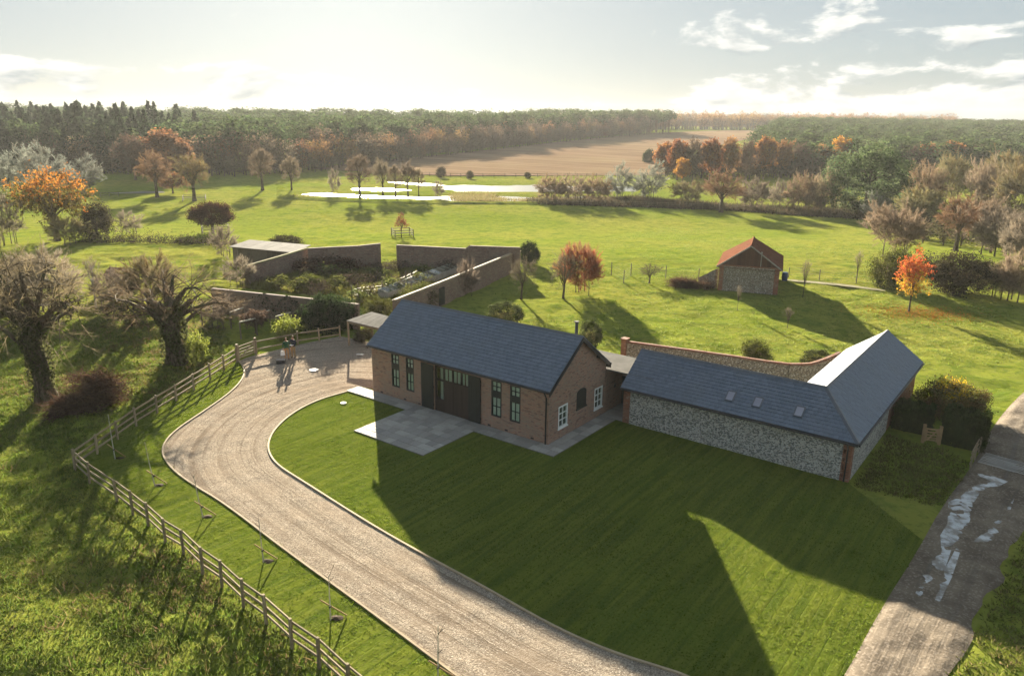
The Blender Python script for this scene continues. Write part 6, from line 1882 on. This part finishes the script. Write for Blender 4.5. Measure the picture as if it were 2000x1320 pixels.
items += split(lp[con & nearb & (u >= .45)], brn, 9, 14, 1.1)
items += split(lp[~con & ~nearb & (u < .8)], pin, 12.5, 19.0, 1.2)
items += split(lp[~con & ~nearb & (u >= .8)], brn, 13, 16, 1.1)
items += split(lp[~con & nearb & (u < .62)], brn, 10, 14.5, 1.05)
items += split(lp[~con & nearb & (u >= .62)], rus, 9, 13.5, 1.0)
wood('dark_wood', 'long dark mixed wood closing the view behind the flooded meadow', items)
ridge = grid_pts([(10, 640), (128, 640), (132, 690), (10, 700)], 8.5)
wood('pine_row', 'tall thin stemmed pines with sky gaps along the ridge behind the ploughed field', split(ridge, tall_pin, 16, 19.5, 1.0))
hill = grid_pts([(128, 780), (175, 850), (520, 900), (520, 1000), (150, 960)], 10.0)
kk = rngw.uniform(size=len(hill)) < .6
wood('hill_wood', 'distant russet wood on the hill above the ploughed field', split(hill[kk], rus, 14, 20, 1.35) + split(hill[~kk], brn, 14, 19, 1.35))
pl = grid_pts([(88, 292), (140, 460), (215, 660), (300, 850), (700, 850), (460, 500), (300, 292)], 7.0)
wood('pine_plantation', 'even green pine plantation covering the hill at the right', split(pl, pin_lo, 8.5, 14.5, 1.5))
far = grid_pts([(-760, 500), (-120, 470), (0, 560), (0, 700), (-760, 720)], 17.0)
wood('far_wood', 'far pine wood on the horizon behind the dark wood', split(far, pin_lo, 13, 18, 2.1))

un = grid_pts([(54.04, 287.63), (77.79, 277.82), (123.85, 296.85), (217.85, 309.01), (247.88, 352.69), (140.65, 338.21), (88.09, 315.65), (61.48, 317.00)], 5.0)
wood('wood_undergrowth', 'dark thicket filling the foot of the autumn wood', split(un, [tmpl_broad(41, pal=((.06, .045, .035), (.075, .055, .04), (.05, .045, .03)), size=.3)], 5.0, 9.5, 1.5))
un2 = grid_pts(front[2:] + [(x * 1.03, y + 14) for x, y in front[2:][::-1]], 4.2)
wood('wood_edge_scrub', 'brown scrub along the foot of the dark wood', split(un2, [tmpl_broad(42, pal=((.10, .075, .05), (.085, .075, .045), (.12, .085, .055)), size=.3)], 4.5, 8.0, 1.4))

# ------------------------------------------------------------------ rough grass, weeds, reeds, leaves (nobody could count them)
def blades(name, label, cat, C, hgt, wid, per, pal, spread, seed, lean=.5, zb=0.0, mat='blade'):
    rng = np.random.default_rng(seed)
    n = len(C)
    base = np.repeat(C, per, 0); k = n * per
    cs = np.repeat(rng.uniform(.6, 1.35, n), per)
    xy = base[:, :2] + rng.normal(size=(k, 2)) * spread * cs[:, None]
    z = gz(xy[:, 0], xy[:, 1]) + zb
    P = np.stack([xy[:, 0], xy[:, 1], z], 1)
    out = np.concatenate([(xy - base[:, :2]) / spread, np.ones((k, 1)) / lean], 1) + rng.normal(size=(k, 3)) * .35
    D = unit(out); D[:, 2] = np.abs(D[:, 2])
    S = slivers(rng, P, D, hgt * cs * rng.uniform(.6, 1.3, k), wid * rng.uniform(.6, 1.3, k))
    pc = palette(rng, pal, n, .25)
    cc = np.clip(np.repeat(pc, per, 0) * (1 + rng.uniform(-.2, .2, (k, 1))), 0, 1)
    o = link(bpy.data.objects.new(name, mesh_arrays(name, [S], [cc], (mat,))))
    return tag(o, label, cat, kind='stuff')
def scatter(poly, n, seed, near=None):
    rng = np.random.default_rng(seed)
    xs = [p[0] for p in poly]; ys = [p[1] for p in poly]
    P = np.stack([rng.uniform(min(xs), max(xs), n * 4), rng.uniform(min(ys), max(ys), n * 4)], 1)
    P = P[inside(poly, P[:, 0], P[:, 1])]
    if near is not None:
        w = np.clip(near(P[:, 0], P[:, 1]), 0, 1); P = P[rng.uniform(size=len(P)) < w]
    return P[:n]
rough_poly = [(-34, 12), (-1.30, 17.31), (-4.65, 20.88), (-23.63, 37.59), (-21.09, 55.60), (-25.36, 65.22), (-33.87, 70.00), (-48, 66), (-48, 30)]
GRS = ((.085, .135, .022), (.11, .155, .028), (.06, .105, .018), (.15, .165, .04), (.12, .12, .035))
blades('rough_grass', 'tussocky rough grass and weeds in the field outside the fence', 'grass', scatter(rough_poly, 42000, 1, lambda x, y: .55 + .6 * vnoise(x, y, 31, .35)), .19, .042, 9, GRS, .11, 5, .7, -.02)
blades('dry_weeds', 'dry brown weed stems in the rough field', 'weeds', scatter(rough_poly, 2600, 2, lambda x, y: (vnoise(x, y, 33, .22) - .45) * 3), .34, .035, 9, ((.17, .115, .06), (.13, .09, .05), (.20, .15, .08)), .13, 6, .8, -.02)
meadow_poly = [lw(-13, 9), lw(3, 11), lw(12, 26), (43.22, 58.80), (52.54, 76.58), (61.62, 122.65), (30.92, 155.72), (-0.13, 104.31), (-0.64, 83.67), (-5.96, 71.70)]
blades('meadow_tufts', 'coarse grass tufts in the orchard meadow behind the barn', 'grass', scatter(meadow_poly, 15000, 3, lambda x, y: (vnoise(x, y, 35, .3) * .8 + vnoise(x, y, 36, .08) - .55) * 2), .13, .05, 6, ((.13, .17, .028), (.17, .19, .04), (.09, .13, .02), (.19, .19, .06)), .14, 7, .6, 0)
track_verge = [(p[0] + .25, p[1]) for p in track_right0] + [(13.06, 14.88), (20.09, 18.14), (48.71, 51.72)]
gap_poly = [lw(15.3, 5.6), (21.07, 33.84), (24.55, 37.77), (25.44, 38.87), (24.79, 41.12), (23.88, 41.39), (22.70, 42.71)]
blades('verge_tufts', 'rough grass tufts beside the muddy track and the end of the flint building', 'grass', np.concatenate([scatter(track_verge, 7000, 51), scatter(gap_poly, 1200, 52)]), .15, .05, 7, ((.11, .14, .028), (.15, .16, .04), (.085, .11, .022), (.16, .13, .06)), .12, 53, .7, 0)
kg_poly = [(-29.81, 82.10), (-21.63, 78.72), (-15.27, 73.76), (-12.41, 75.66), (-7.35, 89.03), (-0.13, 104.31), (-6.58, 95.60), (-14.31, 93.09), (-16.10, 91.67), (-25.29, 92.76), (-31.04, 89.21)]
blades('garden_weeds', 'tall overgrown weeds filling the kitchen garden', 'weeds', scatter(kg_poly, 5200, 4, lambda x, y: .25 + vnoise(x, y, 37, .3)), .55, .08, 12, ((.17, .20, .035), (.22, .22, .05), (.12, .145, .03), (.22, .19, .08)), .25, 8, .7, 0)
bank_poly = [(-71.27, 202.01), (-63.21, 215.89), (-20.62, 217.99), (5.30, 218.06), (33.72, 215.48), (30.14, 191.82), (4.78, 195.08), (-19.75, 194.89), (-58.51, 199.48)]
blades('river_reeds', 'brown reeds and rushes along the flooded river', 'reeds', scatter(bank_poly, 2600, 9, lambda x, y: (vnoise(x, y, 41, .09) - .5) * 4), .8, .16, 8, ((.17, .125, .06), (.14, .11, .06), (.12, .115, .045)), .6, 9, .5, 0)
bram_poly = [(4.92, 201.33), (32.85, 209.75), (55.66, 192.14), (78.46, 185.61), (78.10, 168.27), (64.93, 175.29), (53.14, 183.14), (29.62, 188.36), (4.73, 192.68)]
blades('bramble_bank', 'dark bramble and rush bank along the field fence', 'bramble', scatter(bram_poly, 2600, 10), 1.2, .22, 9, ((.055, .045, .03), (.045, .05, .026), (.08, .055, .035)), .7, 10, .6, 0)
hedge_line = dense([(-65.52, 114.24), (-57.87, 114.33), (-49.93, 113.75), (-42.43, 113.15)], .35, False)
rngh = np.random.default_rng(4)
hp = np.repeat(np.array(hedge_line), 3, 0); hp = hp + rngh.normal(size=hp.shape) * .45
hq = np.concatenate([np.repeat(hp, 30, 0), np.zeros((len(hp) * 30, 1))], 1)
hq[:, :2] += rngh.normal(size=(len(hq), 2)) * .3; hq[:, 2] = tz(hq[:, 0], hq[:, 1]) + np.abs(rngh.normal(size=len(hq))) * .75 * (.6 + vnoise(hq[:, 0], hq[:, 1], 3, .4))
ho = link(bpy.data.objects.new('field_hedge', mesh_arrays('field_hedge', [leaf_quads(rngh, hq, .10)], [palette(rngh, ((.035, .03, .02), (.05, .035, .022), (.03, .034, .018)), len(hq), .3)], ('leaf',))))
tag(ho, 'low dark hedge across the meadow below the evergreen bush', 'hedge')
rl = np.random.default_rng(8)
mx, my = (39.55, 74.24)
lpnt = np.stack([mx + rl.normal(size=2600) * 2.6 + .8, my + rl.normal(size=2600) * 1.7 - .8], 1)
lq_ = np.concatenate([lpnt, (tz(lpnt[:, 0], lpnt[:, 1]) + .05)[:, None]], 1)
tag(link(bpy.data.objects.new('fallen_leaves', mesh_arrays('fallen_leaves', [leaf_quads(rl, lq_, .085, np.tile([[0, 0, 1.]], (2600, 1)), .8)], [palette(rl, ((.40, .13, .03), (.45, .22, .04), (.30, .10, .03)), 2600, .25)], ('leaf',)))), 'fallen orange leaves scattered under the scarlet maple', 'leaves', kind='stuff')

lg = scatter(lawn_poly, 34000, 21)
bl_, by_ = (lg[:, 0] - BX) * CY - (lg[:, 1] - BY) * SY, (lg[:, 0] - BX) * SY + (lg[:, 1] - BY) * CY
blk = (by_ > -1.2) & (bl_ < 1.3) | (bl_ > 1.2) & (by_ > 5.6) | (bl_ > -10.35) & (bl_ < -4.5) & (by_ > -5.6)
lg = np.concatenate([lg[~blk], scatter(verge_poly, 7000, 22)])
blades('lawn_grass', 'short mown grass blades standing on the lawn and verge', 'grass', lg, .06, .035, 4, ((.085, .125, .012), (.115, .15, .018), (.14, .165, .03), (.07, .105, .012)), .09, 23, 1.1, .03)
rgv = np.random.default_rng(31)
kgp = grid_pts(kg_poly, 1.9)
wood('garden_shrubs', 'overgrown shrubs and brambles inside the kitchen garden', split(kgp[rgv.uniform(size=len(kgp)) < .55], [tmpl_broad(61, 400, ((.09, .11, .03), (.12, .13, .035), (.06, .075, .025)), .4), tmpl_broad(62, 400, ((.12, .095, .05), (.09, .085, .04)), .4)], .8, 2.1, 2.4))
lfp = grid_pts([(-58.51, 80.56), (-52.39, 92.80), (-39.13, 81.60), (-29.07, 72.68), (-20.50, 67.20), (-23.02, 63.64), (-33.79, 64.86), (-42.31, 56.90)], 3.4)
wood('thicket_undergrowth', 'low brown and green undergrowth round the pollard oaks', split(lfp[rgv.uniform(size=len(lfp)) < .5], [tmpl_broad(63, 450, ((.085, .08, .035), (.07, .06, .035), (.10, .085, .045)), .4), tmpl_broad(64, 450, ((.06, .07, .028), (.05, .055, .025)), .4)], .9, 2.3, 2.2))
rfp = grid_pts([(69.76, 175.74), (77.29, 166.46), (67.90, 131.91), (70.39, 123.61), (72.06, 100.69), (114.88, 163.04), (117.18, 197.24), (83.24, 197.30)], 3.6)
wood('edge_undergrowth', 'brown undergrowth along the right wood edge', split(rfp[rgv.uniform(size=len(rfp)) < .55], [tmpl_broad(65, 450, ((.13, .10, .07), (.10, .085, .055), (.15, .12, .08)), .35), tmpl_broad(66, 450, ((.09, .085, .04), (.07, .065, .035)), .35)], 2.0, 4.5, 2.0))
def wall_ivy(lab, a, b, seed):
    rng = np.random.default_rng(seed); n = 2600
    a, b = np.array(a), np.array(b); d = (b - a); L_ = np.hypot(*d); d /= L_; nn = np.array([-d[1], d[0]])
    if nn[1] > 0: nn = -nn
    t = rng.uniform(0, L_, n); hh = 2.1 * (.55 + .55 * vnoise(t, t * 0, seed, .8))
    z = hh * (1 - rng.uniform(0, 1, n) ** 1.6 * .85) + .1
    off = .24 + np.abs(rng.normal(size=n)) * .16
    P_ = np.stack([a[0] + d[0] * t + nn[0] * off, a[1] + d[1] * t + nn[1] * off, z], 1)
    e = empty('wall_ivy', (float(a[0]), float(a[1]), 0), 0, lab, 'ivy')
    pal_ = IVY if seed != 2 else ((.10, .06, .035), (.07, .05, .03))
    link(bpy.data.objects.new('foliage', mesh_arrays('foliage', [leaf_quads(rng, P_ - np.array([a[0], a[1], 0]), .10, np.tile([[nn[0], nn[1], .3]], (n, 1)), .4)], [palette(rng, pal_, n, .3)], ('leaf',))), e)
for row in IVY_WALLS: wall_ivy(*row)

# brush heaps of cut branches
def brush(label, spec, seed):
    rng = np.random.default_rng(seed); x, y, h, r = spec
    n = 3000
    cx = rng.normal(size=(9, 2)) * np.array([r * .45, r * .3]); ch = h * rng.uniform(.45, 1.0, 9)
    k = rng.integers(0, 9, n)
    P = np.stack([cx[k, 0] + rng.normal(size=n) * r * .28, cx[k, 1] + rng.normal(size=n) * r * .2, ch[k] * np.abs(1 - rng.uniform(0, 1, n) ** 1.5)], 1)
    D = unit(rng.normal(size=(n, 3)) * np.array([1, 1, .45]))
    S = slivers(rng, P, D, rng.uniform(.3, 1.5, n), rng.uniform(.02, .055, n))
    e = empty('brush_heap', (x, y, 0), 0, label, 'brush heap')
    link(bpy.data.objects.new('branches', mesh_arrays('branches', [S], [palette(rng, ((.075, .045, .03), (.11, .065, .04), (.05, .035, .028)), n, .3)], ('twig',))), e)
    Q = P[rng.integers(0, n, 1600)] * .9
    link(bpy.data.objects.new('dead_leaves', mesh_arrays('dead_leaves', [leaf_quads(rng, Q, .09)], [palette(rng, ((.06, .038, .025), (.085, .05, .03)), 1600, .3)], ('leaf',))), e)
brush('large dark heap of cut branches between the two oaks', (-26.60, 46.29, 2.16, 2.05), 1)
brush('smaller brush heap at the foot of the left oak', (-27.67, 44.65, 1.23, 1.28), 2)
brush('low brown brush heap by the outbuilding ruin', (19.89, 84.77, 0.88, 1.74), 3)

# ------------------------------------------------------------------ two people on the gravel
def person(label, loc, rz, jacket, trouser, hair, arms, height=1.74, hold=None):
    e = empty('person', (*loc, .03), rz, label, 'person', )
    s = height / 1.74
    J = {'pel': (0, 0, .95), 'waist': (0, 0, 1.10), 'chest': (0, .01, 1.32), 'neck': (0, .015, 1.47), 'headb': (0, .0, 1.55), 'headt': (0, .0, 1.70),
         'hipL': (.10, 0, .90), 'kneeL': (.115, -.02, .50), 'ankL': (.12, .02, .09), 'toeL': (.135, -.13, .04),
         'hipR': (-.10, 0, .90), 'kneeR': (-.115, -.03, .50), 'ankR': (-.13, .0, .09), 'toeR': (-.15, -.15, .04),
         'shL': (.19, .01, 1.40), 'elL': arms[0][0], 'wrL': arms[0][1], 'shR': (-.19, .01, 1.40), 'elR': arms[1][0], 'wrR': arms[1][1]}
    rad = {'pel': (.155, .115), 'waist': (.14, .105), 'chest': (.165, .12), 'neck': (.058, .058), 'headb': (.075, .085), 'headt': (.07, .08), 'hipL': (.09, .095), 'kneeL': (.062, .065), 'ankL': (.045, .05), 'toeL': (.04, .03),
           'hipR': (.09, .095), 'kneeR': (.062, .065), 'ankR': (.045, .05), 'toeR': (.04, .03), 'shL': (.068, .07), 'elL': (.05, .05), 'wrL': (.034, .03), 'shR': (.068, .07), 'elR': (.05, .05), 'wrR': (.034, .03)}
    E_ = [('pel', 'waist'), ('waist', 'chest'), ('chest', 'neck'), ('neck', 'headb'), ('headb', 'headt'), ('pel', 'hipL'), ('hipL', 'kneeL'), ('kneeL', 'ankL'), ('ankL', 'toeL'), ('pel', 'hipR'), ('hipR', 'kneeR'), ('kneeR', 'ankR'), ('ankR', 'toeR'),
          ('chest', 'shL'), ('shL', 'elL'), ('elL', 'wrL'), ('chest', 'shR'), ('shR', 'elR'), ('elR', 'wrR')]
    # five fingers on each hand
    for sd in 'LR':
        w = Vector(J['wr' + sd]); dr = (w - Vector(J['el' + sd])).normalized(); side = dr.cross(Vector((0, 1, 0))).normalized()
        J['pm' + sd] = tuple(w + dr * .06); rad['pm' + sd] = (.036, .018); E_.append(('wr' + sd, 'pm' + sd))
        for f, (o_, l_) in enumerate(((-.03, .06), (-.01, .075), (.01, .07), (.03, .055))):
            a = w + dr * .085 + side * o_; b = a + dr * l_ * .6 + Vector((0, -.012, 0)); c = b + dr * l_ * .35 + Vector((0, -.025, 0))
            for kx, pt in enumerate((a, b, c)):
                J['f%d%d%s' % (f, kx, sd)] = tuple(pt); rad['f%d%d%s' % (f, kx, sd)] = (.010, .010)
            E_ += [('pm' + sd, 'f%d0%s' % (f, sd)), ('f%d0%s' % (f, sd), 'f%d1%s' % (f, sd)), ('f%d1%s' % (f, sd), 'f%d2%s' % (f, sd))]
        J['th0' + sd] = tuple(w + dr * .05 + Vector((0, -.045, 0))); J['th1' + sd] = tuple(w + dr * .085 + Vector((0, -.06, 0)))
        rad['th0' + sd] = rad['th1' + sd] = (.011, .011); E_ += [('wr' + sd, 'th0' + sd), ('th0' + sd, 'th1' + sd)]
    names = list(J)
    me = bpy.data.meshes.new('body')
    me.from_pydata([tuple(Vector(J[n]) * s) for n in names], [(names.index(a), names.index(b)) for a, b in E_], [])
    ob_ = bpy.data.objects.new('body', me); COL.objects.link(ob_)
    ob_.modifiers.new('skin', 'SKIN').use_smooth_shade = True
    for i, n in enumerate(names):
        sv = me.skin_vertices[0].data[i]; sv.radius = (rad[n][0] * s, rad[n][1] * s); sv.use_root = (n == 'pel')
    ss_ = ob_.modifiers.new('sub', 'SUBSURF'); ss_.levels = 2; ss_.render_levels = 2
    dg = bpy.context.evaluated_depsgraph_get(); dg.update()
    nm = bpy.data.meshes.new_from_object(ob_.evaluated_get(dg))
    bpy.data.objects.remove(ob_)
    for mm in ('skin', jacket, trouser, 'boot'): nm.materials.append(MATS[mm])
    for p in nm.polygons:
        c = p.center / s
        wr = min((c - Vector(J['wrL'])).length, (c - Vector(J['wrR'])).length)
        if c.z < .11 or (c.z < .16 and abs(c.y) > .1): k = 3
        elif c.z < .93 and abs(c.x) < .24 and (c.z < .80 or abs(c.x) < .2) and wr > .16: k = 2
        elif c.z < 1.47 and wr > .07 and min((c - Vector(J['pmL'])).length, (c - Vector(J['pmR'])).length) > .10: k = 1
        else: k = 0
        p.material_index = k; p.use_smooth = True
    nm.name = 'body'
    link(bpy.data.objects.new('body', nm), e)
    hd = MB()
    rows = 7
    for r_ in range(rows):
        pass
    bmh = bmesh.new(); bmesh.ops.create_uvsphere(bmh, u_segments=14, v_segments=9, radius=1.0)
    for v in bmh.verts:
        v.co = Vector((v.co.x * .088, v.co.y * .105 + .018, v.co.z * .095)) + Vector((0, 0, 1.675))
        if v.co.y < -.045 and v.co.z < 1.70: v.co.y = -.03
    mh = bpy.data.meshes.new('hair'); bmh.to_mesh(mh); bmh.free(); mh.materials.append(MATS[hair])
    for p in mh.polygons: p.use_smooth = True
    ho_ = link(bpy.data.objects.new('hair', mh), e); ho_.scale = (s, s, s)
    fm_ = MB()
    fm_.add([(-.012, -.075, 1.60), (.012, -.075, 1.60), (0, -.105, 1.60), (0, -.08, 1.65)], [(0, 1, 2), (0, 2, 3), (1, 3, 2)])
    fo = fm_.build('nose', 'skin', e); fo.scale = (s, s, s)
    ey = MB(); ey.box(-.04, -.018, -.082, -.07, 1.632, 1.644); ey.box(.018, .04, -.082, -.07, 1.632, 1.644); ey.box(-.025, .025, -.08, -.068, 1.565, 1.572)
    fo = ey.build('face_features', hair, e); fo.scale = (s, s, s)
    return e
MATS['skin'] = plain('skin', (.48, .28, .20), .6, .3, .06)
MATS['green_coat'] = plain('green_coat', (.022, .075, .040), .85, .2, .2)
MATS['navy_coat'] = plain('navy_coat', (.020, .024, .045), .85, .2, .2)
MATS['tan_trousers'] = plain('tan_trousers', (.34, .19, .08), .85, .2, .15)
MATS['khaki_trousers'] = plain('khaki_trousers', (.30, .22, .12), .85, .2, .15)
MATS['boot'] = plain('boot', (.05, .035, .025), .6, .3, .2)
MATS['fair_hair'] = plain('fair_hair', (.20, .12, .06), .7, .3, .2)
MATS['brown_hair'] = plain('brown_hair', (.09, .055, .03), .7, .3, .2)
MATS['paper'] = plain('paper', (.75, .75, .73), .8, .2, .05)
person('person in a green jacket and tan trousers carrying a pale bag on the gravel', (-17.29, 56.13), .45, 'green_coat', 'tan_trousers', 'fair_hair', [((.27, .02, 1.14), (.29, -.05, .90)), ((-.26, .0, 1.14), (-.27, -.14, .93))], 1.74)
person('person in a navy top and khaki trousers holding a white sheet', (-16.89, 56.54), -.35, 'navy_coat', 'khaki_trousers', 'brown_hair', [((.27, -.02, 1.15), (.17, -.26, 1.08)), ((-.27, -.02, 1.15), (-.12, -.27, 1.10))], 1.78)
bg_ = MB(); bx0, by0 = (-17.29, 56.13)
bg_.add([(-.17, -.05, 0), (.17, -.05, 0), (.17, .06, 0), (-.17, .06, 0), (-.13, -.03, .36), (.13, -.03, .36), (.13, .04, .36), (-.13, .04, .36)], [(0, 1, 5, 4), (1, 2, 6, 5), (2, 3, 7, 6), (3, 0, 4, 7), (0, 3, 2, 1), (4, 5, 6, 7)])
bg_.tube([(-.07, 0, .35), (-.05, 0, .46), (.05, 0, .46), (.07, 0, .35)], .012, 5)
tag(bg_.build('carrier_bag', 'paper', None, (bx0 - .24, by0 - .22, .44), .4), 'pale carrier bag held by the person in green', 'bag')
px_, py_ = (-16.89, 56.54)
tag(MB().box(-.15, .15, -.11, .11, -.006, .006).build('paper_sheet', 'paper', None, (px_ - .03, py_ - .34, 1.17), -.35), 'white paper sheet held by the person in navy', 'paper')

# ------------------------------------------------------------------ hazy November air
MATS['haze'] = None
hz = bpy.data.materials.new('haze'); hz.use_nodes = True
ht = hz.node_tree; ht.nodes.clear()
hv = ht.nodes.new('ShaderNodeVolumePrincipled')
hv.inputs['Color'].default_value = (0.95, 0.96, 0.98, 1)
hv.inputs['Density'].default_value = 0.00013
hv.inputs['Anisotropy'].default_value = 0.08
hout = ht.nodes.new('ShaderNodeOutputMaterial')
ht.links.new(hv.outputs[0], hout.inputs['Volume'])
MATS['haze'] = hz
hm = MB(); hm.box(-1400, 1400, -150, 1400, -4.2, 42)
tag(hm.build('haze', 'haze'), kind='stuff')
